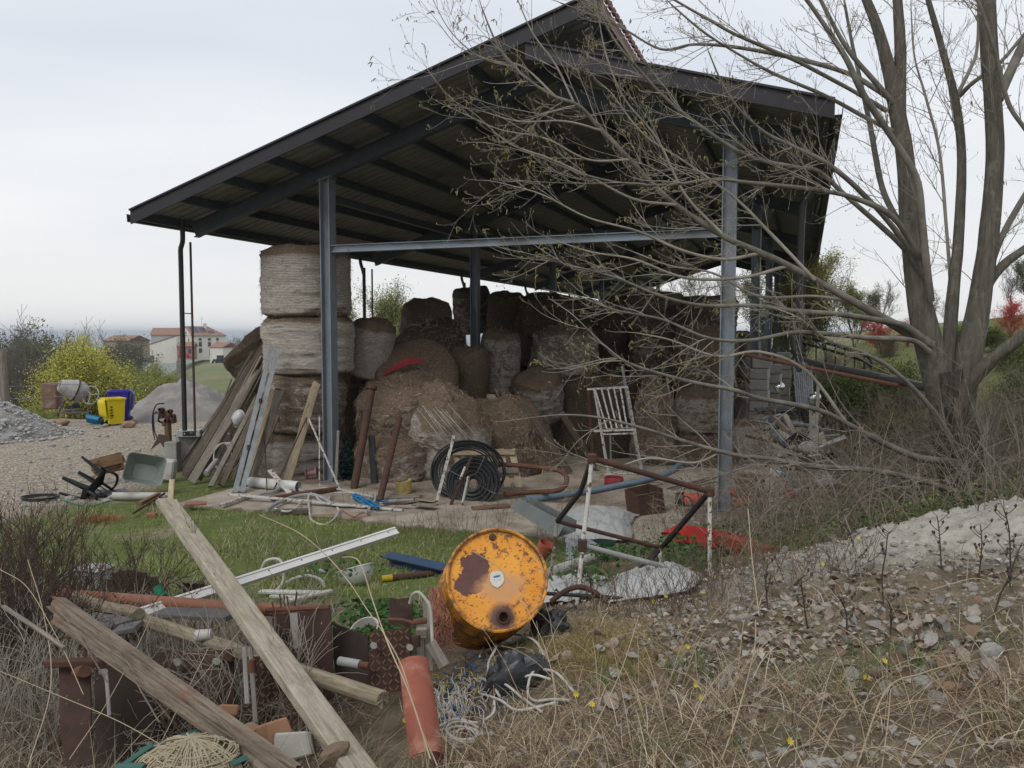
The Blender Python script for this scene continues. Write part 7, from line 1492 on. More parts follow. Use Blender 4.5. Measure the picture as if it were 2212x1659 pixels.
def right_side():
 # grey block stacks between the right columns, rails, pipes, scrap
 k = 0; lab = ['nearest and tallest', 'middle', 'farthest']
 for i, (u, d, n) in enumerate([(1640, 18.6, 9), (1668, 21.0, 8), (1690, 23.5, 9)]):
  p = W(u, 900, d); T = thing('block_stack', lab[i]+' stack of grey concrete blocks along the right side of the barn', 'block stack', (p.x, p.y, 0), 'stacks of concrete blocks')
  for j in range(n): MB().box((rnd.uniform(-.02, .02), 0, .125+j*.25), (.40, .5, .236), Matrix.Rotation(rnd.uniform(-.08, .08)-.35, 4, 'Z'), .012).build('block', M_cement, T, matrix=Matrix.Translation((0, 0, 0)), world=False)
 P = [W(*z4(a, b), d) for a, b, d in ((528, 20, 15.5), (535, 160, 15.4), (545, 235, 15.2), (585, 285, 14.6), (700, 320, 13.6), (1100, 400, 11.8), (1560, 505, 10.2))]
 tag(rod('drain_pipe', smooth_path(P, 6), .055, mat('black_grey_pipe', (.06, .06, .058), (.042, .042, .042), 6, .5, 0, .05), None, 14), 'thick black drain pipe bending at the barn and running right to the poplar', 'pipe')
 tag(rod('rusty_rail', [W(*z4(100, 235), 13.6), W(*z4(640, 345), 12.4), W(*z4(1300, 480), 10.8)], .03, M_rustl, None, 10), 'red brown rail running from the near right column under the black drain pipe', 'rail')
 T = thing('black_railing', 'black iron railing with rounded end on the bank behind the drain pipe', 'railing', W(*z4(900, 330), 16))
 for dz in (0, 45): rod('rail', smooth_path([W(*z4(580, 120+dz), 17), W(*z4(760, 165+dz), 16.4), W(*z4(1010, 240+dz), 15.6), W(*z4(1075, 270+dz), 15.4), W(*z4(1100, 300+dz), 15.3), W(*z4(1098, 350), 15.3)], 5), .028, M_blackp, T, 8)
 for f in range(6): rod('post', [W(*z4(700+f*70, 155+f*19), 16.4-f*.15), W(*z4(700+f*70, 300+f*14), 16.4-f*.15)], .014, M_blackp, T, 6)
 T = thing('grille', 'grey metal grille standing on end among the scrap', 'grille', W(*z4(600, 600), 14.0))
 for i in range(9): beam('bar', W(*z4(535+i*16, 290+i*4), 14.2-i*.05), W(*z4(560+i*15, 620+i*4), 14.0-i*.05), .025, .02, M_galv, T)
 for b_ in (300, 610): beam('rail', W(*z4(530, b_-4), 14.2), W(*z4(690, b_+34), 13.8), .04, .03, M_galv, T)
 for i, (a, b_, c, e, w, m, lb) in enumerate([(660, 640, 665, 900, .05, M_wgrey, 'grey upright stake left of the grille foot'), (715, 470, 700, 880, .05, M_wgrey, 'taller grey stake right of the grille'), (470, 690, 600, 940, .08, M_wgrey, 'grey timber sloping down through the scrap heap')]):
  tag(beam('stake', W(*z4(a, b_), 13.2), W(*z4(c, e), 12.6), w, .05, m, seg=4, jit=.02), lb, 'stake')
 # scrap: engine parts, sheet, tubes
 r = random.Random(77); ms = [M_galv, M_blackp, M_rust, M_wgrey, M_blackp, M_cement]; names = [('metal_tube', 'tube'), ('sheet_piece', 'sheet metal'), ('angle_bar', 'bar'), ('board', 'board')]
 for i in range(46):
  a, b_ = r.uniform(380, 760), r.uniform(640, 1050); d = 14.2-(b_-640)/410*2.6+r.uniform(-.3, .3); p = W(*z4(a, b_), d); g0 = max(gz(p.x, p.y), 0)
  p.z = max(p.z, g0+.05); an = r.uniform(0, 6.28); l = r.uniform(.25, 1.0); dv = Vector((math.cos(an), math.sin(an)*.6, r.uniform(-.5, .5)))*l/2; nm, ct = names[i % 4]
  w, h = ((.04, .04), (.25, .012), (.05, .03), (.12, .025))[i % 4]; cl = ['bright grey', 'black', 'rusty', 'weathered grey', 'dull black', 'cement grey'][i % 6]
  tag(beam(nm, p-dv, p+dv, w, h, ms[i % 6], None, an, seg=2, jit=.02, seed=i), f'{cl} {ct} piece in scrap right of the barn', ct, 'scrap heap pieces')
 def ball(nm, label, a, b_, d, rad, m, cat_='ball', sq=1): p = W(*z4(a, b_), d); o = MB().lathe([(rad*math.sin(t)+1e-4, -rad*math.cos(t)*sq) for t in np.linspace(0, math.pi, 12)], 20, Matrix.Translation(p)).build(nm, m); return tag(o, label, cat_)
 ball('chrome_lamp', 'shiny round headlamp shell at the top of the scrap', 435, 490, 15.0, .10, mat('chrome', (.6, .6, .6), (.5, .5, .5), 5, .12, .9, 0), 'lamp'); ball('chrome_lamp', 'second shiny lamp shell right of the grille', 690, 570, 13.6, .11, MATS['chrome'], 'lamp')
 ball('red_float', 'dark red ball float lying below the blue and white box', 515, 1280, 11.4, .12, mat('dark_red_plastic', (.22, .02, .025), None, 5, .5), sq=.75); ball('orange_float', 'small orange red ball beside the near right column', 105, 1250, 12.2, .085, mat('orange_red_ball', (.45, .05, .03), None, 5, .5))
 T = thing('blue_white_box', 'blue and white box with a strap on the scrap right of the near right column', 'box', W(*z4(415, 1110), 11.8)); c = W(*z4(415, 1112), 11.8); M = Matrix.Translation(c) @ Matrix.Rotation(R(-20), 4, 'Z') @ Matrix.Rotation(R(12), 4, 'Y'); MB().box((0, 0, 0), (.22, .15, .10), M, .015).build('lower_half', M_white, T); MB().box((0, 0, .062), (.2, .14, .03), M, .01).build('lid', mat('sky_blue_plastic', (.12, .28, .45), None, 5, .4), T); rod('strap', smooth_path([M @ Vector(v) for v in ((.1, 0, .0), (.25, -.05, -.06), (.42, 0, -.17), (.5, .1, -.28))], 5), .02, MATS['sky_blue_plastic'], T)
 T = thing('brown_pot', 'brown clay bucket half hidden behind the near right column', 'pot', W(*z4(210, 1285), 11.9)); MB().lathe([(0, 0), (.18, 0), (.235, .32), (.22, .32), (.17, .02), (0, .02)], 26, Matrix.Translation(W(*z4(212, 1288), 11.9))).build('pot', mat('brown_clay', (.16, .10, .07), (.11, .075, .055), 4, .8), T)
 T = thing('orange_tube', 'orange and white tube lying at the foot of the near right column', 'tube', W(*z4(200, 1335), 11.4)); a, b_ = W(*z4(105, 1335), 11.4), W(*z4(310, 1318), 11.4); rod('tube', [a, b_], .06, mat('orange_plastic_tube', (.36, .16, .05), (.28, .13, .05), 5, .5), T, 14); rod('sleeve', [a+Vector((.05, -.005, .015)), a.lerp(b_, .3)+Vector((0, -.005, .015))], .062, MATS['signal_red_plastic'], T, 14)
 tag(rod('pale_pipe', smooth_path([W(*z4(310, 1340), 11.2), W(*z4(430, 1300), 11.3), W(*z4(540, 1260), 11.5), W(*z4(630, 1210), 11.8)], 4), .032, M_wpvc, None, 10), 'pale pipe bent round the red ball float', 'pipe')
 ball('teal_bag', 'teal plastic scrap lying in the weeds below the orange tube', 270, 1370, 11.0, .09, mat('teal_plastic', (.05, .17, .14), None, 5, .5), 'plastic scrap', .5)
 for i, (a, b_, s) in enumerate([(690, 1000, .17), (720, 1130, .19), (640, 930, .14), (755, 1170, .13)]): p = W(*z4(a, b_), 12-i*.25); o = bpy.data.objects.new('rubble_block', STONES[8+i]); COL.objects.link(o); o.location = (p.x, p.y, max(p.z, gz(p.x, p.y)+.05)); o.scale = (s,)*3; tag(o, ['pale rubble block in the scrap, second highest', 'pale rubble block below the sloping timber foot', 'highest pale rubble block beside the stakes', 'lowest pale rubble block at the edge of the brambles'][i], 'rubble')
right_side()
# ================================================================ foreground junk
def z5(a, b): return a/4.0, 1094.4+b/4.0
def z8(a, b): return a/4.0, 1244+b/4.0
def a1(a, b): return 518.4+a/4.0, 1244+b/4.0
def a2(a, b): return 1036.8+a/4.0, 1244+b/4.0
def a3(a, b): return 1555+.297*a, 1094.4+.297*b
def rusty_drum_paint(face):
 m, N, L, b = nodes('drum_paint_face' if face else 'drum_paint'); v = vecsrc(N, L); tc = N.new('ShaderNodeTexCoord')
 n1 = noise_n(N, L, v, 3.2, 6, .6); n2 = noise_n(N, L, v, 24, 6, .7, .4); n3 = noise_n(N, L, v, 7, 7, .7, .5); n4 = noise_n(N, L, v, 70, 3, .6)
 c = ramp(N, L, n1, [(.3, (.60, .215, .016)), (.7, (.74, .325, .03))])
 rust = ramp(N, L, n3, [(.3, (.075, .03, .022)), (.7, (.16, .062, .03))])
 sp = ramp(N, L, n2, [(.545, 0), (.60, .95)]); cl = ramp(N, L, n3, [(.38, .0), (.50, 1)])
 mu = N.new('ShaderNodeMath'); mu.operation = 'MULTIPLY'; L.new(sp, mu.inputs[0]); L.new(cl, mu.inputs[1]); c = mix(N, L, mu.outputs[0], c, rust)
 c = mix(N, L, ramp(N, L, n3, [(.57, 0), (.72, .55)]), c, (.46, .13, .02)); c = mix(N, L, ramp(N, L, n4, [(.61, 0), (.65, .85)]), c, rust)
 def blob(pt, rad, wob, soft=.02, sc=(1, 1, 1)):
  mp = N.new('ShaderNodeVectorMath'); mp.operation = 'SUBTRACT'; L.new(tc.outputs['Object'], mp.inputs[0]); mp.inputs[1].default_value = pt
  ms = N.new('ShaderNodeVectorMath'); ms.operation = 'MULTIPLY'; L.new(mp.outputs[0], ms.inputs[0]); ms.inputs[1].default_value = sc
  ln = N.new('ShaderNodeVectorMath'); ln.operation = 'LENGTH'; L.new(ms.outputs[0], ln.inputs[0]); nn = noise_n(N, L, v, 11, 6, .65)
  ma = N.new('ShaderNodeMath'); ma.operation = 'MULTIPLY_ADD'; L.new(nn, ma.inputs[0]); ma.inputs[1].default_value = -wob; L.new(ln.outputs['Value'], ma.inputs[2])
  return ramp(N, L, ma.outputs[0], [(max(0, rad-wob*.5-soft), 1), (max(.001, rad-wob*.5+soft), 0)])
 if face:
  c = mix(N, L, blob((-.115, .055, 0), .085, .20, .006, (1.25, .95, .3)), c, (.095, .038, .03)); c = mix(N, L, blob((-.15, -.01, 0), .055, .16, .006, (.9, 1.3, .3)), c, (.10, .04, .03))
  c = mix(N, L, blob((.014, -.205, 0), .075, .07, .02, (1, 1, .3)), c, (.085, .034, .025)); c = mix(N, L, blob((.02, -.04, 0), .09, .12, .03, (.7, 1.1, .3)), c, (.55, .27, .11))
  # rusty edge ring
  ln = N.new('ShaderNodeVectorMath'); ln.operation = 'LENGTH'; sx = N.new('ShaderNodeVectorMath'); sx.operation = 'MULTIPLY'; L.new(tc.outputs['Object'], sx.inputs[0]); sx.inputs[1].default_value = (1, 1, 0); L.new(sx.outputs[0], ln.inputs[0])
  ma = N.new('ShaderNodeMath'); ma.operation = 'MULTIPLY_ADD'; L.new(n3, ma.inputs[0]); ma.inputs[1].default_value = .06; L.new(ln.outputs['Value'], ma.inputs[2]); c = mix(N, L, ramp(N, L, ma.outputs[0], [(.285, 0), (.305, .85)]), c, rust)
 else:
  st = vecsrc(N, L, (5, 5, .5)); n5 = noise_n(N, L, st, 4, 6, .7); c = mix(N, L, ramp(N, L, n5, [(.42, 0), (.62, .85)]), c, (.10, .06, .028)); c = mix(N, L, ramp(N, L, n3, [(.52, 0), (.7, .8)]), c, (.06, .035, .022))
 L.new(c, b.inputs['Base Color']); L.new(ramp(N, L, n3, [(.4, .42), (.65, .85)]), b.inputs['Roughness']); bump_n(N, L, b, n2, .15, .004); return m
def barrel():
 f = W(1075, 1251, 4.40); rr = W(1030, 1306, 5.14); zc = (f-rr).normalized(); yc = Vector((0, 0, 1)); yc = (yc-zc*yc.dot(zc)).normalized(); xc = yc.cross(zc)
 M = Matrix((xc, yc, zc)).transposed().to_4x4(); M.translation = f; Rr = .283; H = .84
 T = thing('oil_drum', 'dented orange yellow oil drum streaked with rust, lying with its lid towards the camera', 'oil drum', f); T.rotation_euler = M.to_euler()
 pf = rusty_drum_paint(True); pb = rusty_drum_paint(False)
 prof = [(Rr-.012, .004), (Rr-.004, .010), (Rr+.004, .006), (Rr+.005, -.004), (Rr, -.012), (Rr-.004, -.03)]
 for z in (-.27, -.55): prof += [(Rr-.003, z+.04), (Rr+.007, z+.012), (Rr+.007, z-.012), (Rr-.003, z-.04)]
 prof += [(Rr-.004, -H+.03), (Rr+.004, -H), (Rr-.01, -H-.003), (.0, -H+.01)]
 b = MB().lathe(list(reversed(prof)), 72); b.v = [(x*(1+.012*math.sin(3*math.atan2(y, x)+z*4)), y*(1+.010*math.sin(2*math.atan2(y, x)+z*6)), z) for x, y, z in b.v]
 b.build('shell', pb, T, world=False)
 lid = MB(); n = 96; nr = 34; vs = []; holec = Vector((.015, -.207));
 def zf(x, y): q = math.hypot(x, y)/Rr; return -.014+.006*(q > .9)*(q-.9)/.1*1.8+.004*float(fbm(np.array(x*6), np.array(y*6), 1, 4))
 # lid disc with a real hole for the bung: polar grid, faces inside the hole removed
 pts = [(Rr-.011)*k/nr for k in range(nr+1)]
 for q in pts:
  for i in range(n): a = i*2*math.pi/n; x, y = q*math.cos(a), q*math.sin(a); dd = math.hypot(x-holec.x, y-holec.y); vs.append((x, y, zf(x, y)+.006*math.exp(-((dd-.042)/.014)**2)))
 fs = []
 for k in range(nr):
  for i in range(n):
   f4 = (k*n+i, (k+1)*n+i, (k+1)*n+(i+1) % n, k*n+(i+1) % n); cx = sum(vs[q][0] for q in f4)/4; cy = sum(vs[q][1] for q in f4)/4
   if math.hypot(cx-holec.x, cy-holec.y) > .031: fs.append(f4)
 lid.add(vs, fs); lid.build('lid', pf, T, world=False)
 rm = mat('bung_rust', (.10, .055, .035), (.055, .034, .025), 20, .8, .2, .3)
 MB().lathe([(.026, -.05), (.026, .004), (.031, .006), (.037, .002), (.039, -.012), (.029, -.014)], 28, Matrix.Translation((holec.x, holec.y, 0))).lathe([(.0, -.05), (.027, -.05)], 28, Matrix.Translation((holec.x, holec.y, 0))).build('bung_hole', rm, T, world=False)
 MB().lathe([(.0, .004), (.016, .004), (.019, .001), (.020, -.014)], 20, Matrix.Translation((-.008, .238, 0))).build('bung', rm, T, world=False)
 MB().lathe([(.0, -.001), (.008, -.001), (.008, -.012)], 8, Matrix.Translation((-.008, .238, .006))).build('bung_stub', rm, T, world=False)
 oc = [(-.040, .024), (-.030, .040), (-.004, .044), (.026, .040), (.036, .022), (.038, -.012), (.022, -.034), (-.004, -.050), (-.030, -.034), (-.042, -.012)]
 s = MB().prism(oc, -.009, -.0075); st = s.build('sticker', mat('label_white', (.60, .585, .53), (.50, .48, .42), 14, .6, 0, 0, dirt=(.48, .40, .24), dlo=.55, dhi=.7, ds=12), T, matrix=Matrix.Translation((.0, .003, 0)), world=False, smooth=False)
 bl = mat('label_blue', (.06, .10, .26), (.10, .13, .28), 30, .6, 0, 0)
 b = MB().prism([(-.020, .006), (.014, .010), (.018, .022), (-.004, .019), (-.022, .014)], -.0074, -.0071); b.build('printed_mark', bl, st, world=False, smooth=False)
 b = MB();
 for x, y, w in ((-.018, -.006, .004), (.002, -.010, .004), (.012, -.008, .006), (-.008, -.018, .003)): b.prism([(x, y), (x+w, y), (x+w, y+.004), (x, y+.004)], -.0074, -.0071)
 b.build('printed_specks', bl, st, world=False, smooth=False)
 # frayed twine hanging at its left side
 r = random.Random(3); paths = []
 for k in range(60):
  u0 = 938+r.uniform(-12, 14); P = [W(u0+r.uniform(-5, 5)+i*r.uniform(-2, 8), 1268+i*r.uniform(17, 26), 4.42-.01*i+r.uniform(-.03, .03)) for i in range(7)]; paths.append((np.array(smooth_path(P, 3)), .0016))
 V, F = tubes(paths, 3); tag(link('twine_bundle', npmesh('twine_bundle', V, F), mat('pink_orange_twine', (.55, .27, .19), (.38, .18, .14), 9, .8, 0, 0)), 'frayed bundle of pinkish orange twine hanging down left of the oil drum', 'twine')
barrel()
def plate(nm, label, Q, m, t=.008, parent=None, cat_='panel', tread=False, seed=0, bend=.015):
 P = [W(*q) for q in Q]; n = ((P[1]-P[0]).cross(P[3]-P[0])).normalized(); b = MB()
 def fn(i, j): p = (P[0]*(1-i)+P[1]*i)*(1-j)+(P[3]*(1-i)+P[2]*i)*j; return p+n*(bend*float(fbm(np.array(i*2.5), np.array(j*2.5), 1, seed)))
 b.grid(fn, 10, 12); k = len(b.v); b2 = [Vector(v)+n*t for v in b.v]; w = 11; ring = [i for i in range(w)]+[w*j+10 for j in range(1, 13)]+[w*12+i for i in range(9, -1, -1)]+[w*j for j in range(11, 0, -1)]
 fr = b.f[:]; b.v += [tuple(v) for v in b2]; b.f += [tuple(i+k for i in reversed(f)) for f in fr]+[(ring[(i+1) % len(ring)], ring[i], ring[i]+k, ring[(i+1) % len(ring)]+k) for i in range(len(ring))]
 T = thing(nm, label, cat_, P[3].lerp(P[2], .5), 'rusty formwork panels in the pit') if parent is None else parent
 o = b.build('sheet', m, T)
 if tread:
  tb = MB(); nu = int((P[1]-P[0]).length/.032); nv = int((P[3]-P[0]).length/.032); s = 1 if n.y < 0 else -1; off = n*(.002 if s == 1 else t+.002)
  for a in range(nu):
   for c in range(nv):
    p = fn((a+.5)/nu, (c+.5)/nv)+(n*(t+.002) if n.y < 0 else n*-.002); d = ((P[1]-P[0]).normalized()*(1 if (a+c) % 2 else -1)+(P[3]-P[0]).normalized()).normalized(); tb.box((0, 0, 0), (.026, .007, .005), frame(p, p+d, n))
  q = tb.build('tread', mat('worn_tread', (.23, .125, .075), (.13, .07, .045), 12, .7, .3, .1), T, smooth=False); q['kind'] = 'stuff'
 return T
M_panel = mat('formwork_rust', (.085, .045, .032), (.042, .027, .022), 5, .9, .05, .5, 30, .006, dirt=(.028, .02, .017), dlo=.46, dhi=.66, ds=5, speck=(.26, .23, .20), sps=45, splo=.67)
def formwork():
 T = plate('formwork_panel', 'tall rusty steel panel with a rounded corner right of the long plank', [(626, 1324, 4.36), (714, 1316, 4.34), (722, 1505, 4.25), (640, 1560, 4.22)], M_panel, seed=1)
 rod('edge_tube', [W(575, 1318, 4.45), W(712, 1312, 4.38)], .016, M_rustl, T, 8); plate('x', '', [(588, 1328, 4.44), (624, 1324, 4.42), (628, 1420, 4.36), (596, 1410, 4.38)], M_panel, .008, T, seed=2)
 beam('grey_upright', W(634, 1324, 4.36), W(642, 1400, 4.32), .04, .03, M_cement, T)
 for k, (u, v) in enumerate(((588, 1300), (604, 1283), (613, 1285), (620, 1288), (641, 1278))): rod('rebar', [W(u+ (4 if k < 4 else -6), 1322, 4.42), W(u, v, 4.45)], .005, M_rust, T, 5)
 T = plate('formwork_panel', 'rusty checker plate panel standing left of the red pipe shell', [(797, 1366, 4.15), (886, 1354, 4.12), (890, 1490, 4.05), (800, 1500, 4.08)], M_panel, tread=True, seed=3)
 for u, v in ((806, 1394), (884, 1398)): rod('stud', [W(u, v, 4.09), W(u+2, v+1, 4.03)], .016, M_cement, T, 10)
 T = plate('formwork_panel', 'small dark rusty plate behind the checker plate panel', [(840, 1296, 4.5), (890, 1290, 4.5), (892, 1352, 4.45), (842, 1350, 4.45)], M_panel, seed=4)
 rod('hook', smooth_path([W(840, 1338, 4.4), W(870, 1340, 4.3), W(892, 1346, 4.25), (W(896, 1356, 4.25))], 4), .010, M_rustl, T, 8)
 T = thing('panel_clamp', 'weathered clamp post with rusty couplers between the checker plate and the drum', 'clamp post', W(912, 1425, 4.1))
 beam('post', W(906, 1350, 4.15), W(910, 1440, 4.1), .035, .03, M_wgrey, T); beam('post', W(922, 1300, 4.25), W(926, 1450, 4.1), .045, .03, M_wgrey, T); rod('coupler', [W(894, 1344, 4.1), W(922, 1340, 4.1)], .016, M_rustl, T, 10); rod('coupler', [W(898, 1372, 4.05), W(900, 1396, 4.05)], .022, M_rust, T, 12); MB().box((0, 0, 0), (.06, .05, .06), Matrix.Translation(W(912, 1366, 4.08)), .008).build('wooden_wedge', M_wgrey, T)
 T = plate('formwork_panel', 'dark checker plate panel half hidden under the long plank', [(530, 1420, 4.0), (640, 1410, 3.98), (645, 1565, 3.85), (535, 1575, 3.88)], M_panel, tread=True, seed=5)
 T = thing('panel_clamp', 'pale steel clamp post with a rusty sleeve left of the long plank', 'clamp post', W(540, 1560, 3.9))
 for a, b_ in (((528, 1398), (534, 1520)), ((541, 1400), (552, 1560))): beam('bar', W(*a, 3.86), W(*b_, 3.76), .022, .018, M_cement, T)
 rod('sleeve', [W(543, 1426, 3.79), W(545, 1452, 3.78)], .022, M_rustl, T, 12)
 T = plate('formwork_panel', 'dark rusty panel with two studs behind the rotten beam', [(330, 1410, 4.25), (502, 1402, 4.15), (512, 1600, 3.95), (325, 1600, 4.05)], M_panel, seed=6)
 for u, v in ((381, 1430), (466, 1428)): rod('stud', [W(u, v, 4.12), W(u+3, v+1, 4.04)], .017, M_cement, T, 10)
 rod('tube_end', [W(485, 1420, 4.1), W(494, 1418, 4.0)], .022, M_rust, T, 12)
 T = plate('formwork_panel', 'narrow rusty panel with a flanged top at the left of the pit', [(128, 1432, 3.7), (196, 1428, 3.66), (200, 1650, 3.4), (132, 1655, 3.42)], M_panel, seed=7)
 beam('flange', W(103, 1432, 3.66), W(230, 1430, 3.6), .05, .03, M_rust, T); rod('tube_end', [W(168, 1452, 3.62), W(184, 1450, 3.52)], .027, M_rustl, T, 14); rod('stud', [W(219, 1452, 3.6), W(226, 1451, 3.54)], .014, M_cement, T, 10); rod('hook', smooth_path([W(140, 1376, 3.75), W(180, 1374, 3.7), W(184, 1380, 3.68), W(184, 1424, 3.66)], 4), .008, M_rustl, T, 6)
 rod('link_chain', smooth_path([W(229, 1455, 3.55), W(233, 1500, 3.5), W(236, 1545, 3.48)], 4), .008, M_cement, T, 6)
 T = plate('formwork_panel', 'dark panel filling the left of the pit behind the flanged one', [(205, 1440, 4.0), (330, 1430, 4.0), (335, 1640, 3.75), (205, 1650, 3.75)], mat('very_dark_rust', (.045, .03, .022), (.03, .022, .018), 8, .9, 0, .3), seed=8)
 T = plate('formwork_panel', 'black tilted sheet between the rounded panel and the checker plate', [(719, 1345, 4.5), (795, 1375, 4.4), (797, 1480, 4.3), (722, 1480, 4.35)], MATS['very_dark_rust'], seed=9)
 tag(rod('rubber_sleeve', [W(733, 1428, 4.1), W(778, 1436, 4.05)], .024, M_greyp, None, 12), 'grey rubber sleeved bar lying left of the checker plate', 'bar'); tag(rod('rusty_stub', [W(778, 1436, 4.04), W(797, 1438, 4.02)], .017, M_rustl, None, 10), 'rusty stub poking out of the grey rubber sleeve', 'stub')
formwork()
def fore_wood():
 # long plank
 tag(rough_beam('long_plank', W(357, 1080, 5.55), W(800, 1700, 2.92), .14, .05, M_wtanl, None, R(-14), .03, 2.2, 5, round_=.12, ends=.06), 'long grey tan plank slanting across the foreground from the grass to the bottom edge', 'plank')
 tag(beam('splinter', W(368, 1078, 5.55), W(372, 1036, 5.62), .035, .018, M_wpale, None, seg=3, jit=.05), 'pale splinter of wood sticking up at the top of the long plank', 'splinter')
 # rotten beam in two halves
 T = thing('rotten_beam', 'rotten split beam slanting through the bottom left corner', 'beam', W(300, 1470, 3.3))
 rough_beam('half', W(112, 1296, 3.85), W(662, 1690, 2.62), .068, .07, M_wrot, T, R(-20), .12, 3.6, 1, round_=.4, ends=.12, taper=.8); rough_beam('half', W(114, 1326, 3.80), W(622, 1690, 2.62), .060, .06, M_wrot, T, R(-20), .14, 3.6, 2, round_=.4, ends=.15, taper=.75)
 r = random.Random(4)
 for k in range(9): f = r.uniform(0, .8); a = W(112, 1312, 3.8).lerp(W(640, 1690, 2.62), f); beam('splinter', a+Vector((r.uniform(-.03, .03), -.03, r.uniform(-.01, .05))), a+Vector((.16+r.uniform(0, .2), -.2, -.12+r.uniform(-.03, .03))), .006, .004, M_wrot, T, seg=2, jit=.1)
 P0, P1 = W(160, 1290, 5.1), W(832, 1512, 3.6); rr = random.Random(9)
 tag(rough_beam('log', P0, P1, .078, .078, M_wlog, None, 0, .05, 2.0, 9, round_=1, ends=.02), 'round grey log lying under the long plank from left to right', 'log')
 tag(beam('short_log', W(232, 1312, 4.75), W(300, 1326, 4.6), .075, .06, M_wlog, None, seg=5, jit=.08, ch=.02), 'short split log resting on the orange drain pipe', 'log')
 tag(beam('stick', W(8, 1310, 3.4), W(140, 1400, 3.1), .018, .015, M_wgrey, None, seg=5, jit=.08), 'pale broken stick end at the left edge', 'stick')
 tag(beam('stake', W(930, 1388, 3.95), W(960, 1440, 3.9), .045, .04, M_wgrey, None, seg=4, jit=.06), 'grey stump of wood below the left side of the oil drum', 'stump')
 # white metal rail with screw holes
 T = thing('white_rail', 'long white metal rail lying across the log and under the plank', 'rail', W(530, 1245, 5.3)); A, B_ = W(200, 1356, 4.55), W(857, 1145, 6.1); L_ = (B_-A).length
 M = frame(A, B_, (0, 0, 1), R(38)); mw = mat('white_enamel', (.58, .57, .545), (.50, .49, .465), 5, .35, 0, .02, dirt=(.40, .37, .31), dlo=.62, dhi=.85, ds=3); b = MB(); sec = [(-.033, 0), (.033, 0), (.033, .004), (.018, .004), (.018, .012), (.015, .012), (.015, .004), (-.033, .004)]; n = len(sec); b.add([(0, a, c) for a, c in sec]+[(L_, a, c) for a, c in sec], [tuple(range(n)), tuple(range(2*n-1, n-1, -1))]+[(i, n+i, n+(i+1) % n, (i+1) % n) for i in range(n)])
 b.add([(0, -.036, -.025), (L_, -.036, -.025), (L_, -.036, .008), (0, -.036, .008), (0, -.033, -.025), (L_, -.033, -.025), (L_, -.033, .008), (0, -.033, .008)], [(0, 1, 2, 3), (7, 6, 5, 4), (3, 2, 6, 7), (0, 4, 5, 1), (0, 3, 7, 4), (1, 5, 6, 2)]); b.build('profile', mw, T, M, smooth=False)
 for k in range(9): MB().lathe([(0, .0062), (.0055, .0062), (.0055, .002)], 8, Matrix.Translation((.12+k*(L_-.2)/8, .002, 0))).build('screw_hole', M_blackp, T, M)
 # orange drain pipe
 p0, p1 = W(120, 1285, 5.2), W(505, 1314, 4.7); T = thing('orange_drain_pipe', 'long orange drain pipe lying behind the white rail', 'pipe', p0.lerp(p1, .5)); pipe_mb(p0, p1, .042, .003, 18, 4).build('pipe', M_orange, T); rod('socket', [p0, p0.lerp(p1, .09)], .049, M_orange, T, 18)
 tag(rod('orange_drain_pipe', [W(560, 1316, 4.6), W(705, 1328, 4.5)], .035, M_orange, None, 14), 'orange pipe end lying behind the rounded rusty panel', 'pipe')
 # orange red half shell pipe
 T = thing('pipe_shell', 'orange red pipe shell standing upright in the dry grass', 'pipe shell', W(905, 1590, 3.2)); a, c = W(912, 1590, 3.25), W(891, 1436, 3.5); M = frame(a, c) @ Matrix.Rotation(R(90), 4, 'Y') @ Matrix.Rotation(R(118), 4, 'Z'); L_ = (c-a).length; b = MB(); Rr = .075
 b.lathe([(Rr-.005, -.1), (Rr, -.1)]+[(Rr*(1+.03*math.sin(i)), L_*i/6) for i in range(7)]+[(Rr-.005, L_), (Rr-.005, -.1)], 26, M, arc=R(205)); b.build('shell', mat('orange_red_pipe', (.29, .082, .05), (.20, .066, .045), 5, .65, 0, .2, dirt=(.40, .21, .15), dlo=.5, dhi=.72, ds=7, speck=(.16, .07, .05)), T)
 # green corrugated conduit stub
 P = [W(340, 1270, 5.0), W(346, 1280, 4.97), W(352, 1292, 4.95)]; b = MB(); pts = [P[0].lerp(P[2], i/40) for i in range(41)]; b.tube(pts, [.026+(.004 if i % 3 else -.001) for i in range(41)], 16, False); b.tube(pts, [.021]*41, 16, False); tag(b.build('corrugated_conduit', mat('green_conduit', (.03, .24, .14), (.025, .18, .11), 5, .5, 0, 0)), 'green corrugated conduit end poking up behind the orange pipe', 'conduit')
 # cable drum discs
 for i, (u, v, d, w, lb) in enumerate([(292, 1290, 5.6, .24, 'dark wooden cable drum disc half sunk behind the orange pipe'), (440, 1285, 5.6, .2, 'second wooden disc lying beside the long plank')]):
  c = on_ground(u, v, 4.5, 12)+Vector((0, 0, .06)); w *= c.y/d; T = thing('wooden_disc', lb, 'wooden disc', c, 'cable drum discs'); M = Matrix.Translation(c+Vector((0, .1, -.06))) @ Matrix.Rotation(R(-62 if i == 0 else -35), 4, 'X') @ Matrix.Rotation(R(8), 4, 'Y')
  for k in range(7):
   x = -w+w*2/7*(k+.5); h = math.sqrt(max(.01, w*w-x*x)); MB().box((x, 0, 0), (w*2/7-.006, 2*h, .025), M, .003).build('board', M_wdark, T)
 # grey boards under the rail
 for k, (a, b_, w, lb) in enumerate([((345, 1322, 4.7), (505, 1330, 4.45), .14, 'broad dark grey board under the white rail'), ((180, 1335, 4.6), (262, 1350, 4.4), .16, 'dark slate board left of the white rail end'), ((250, 1362, 4.25), (300, 1352, 4.25), .12, 'bluish dark sheet under the log')]): tag(beam('board', W(*a), W(*b_), w, .025, mat('slate_board', (.13, .125, .12), (.085, .08, .08), 6, .85), None, seg=5, jit=.03), lb, 'board')
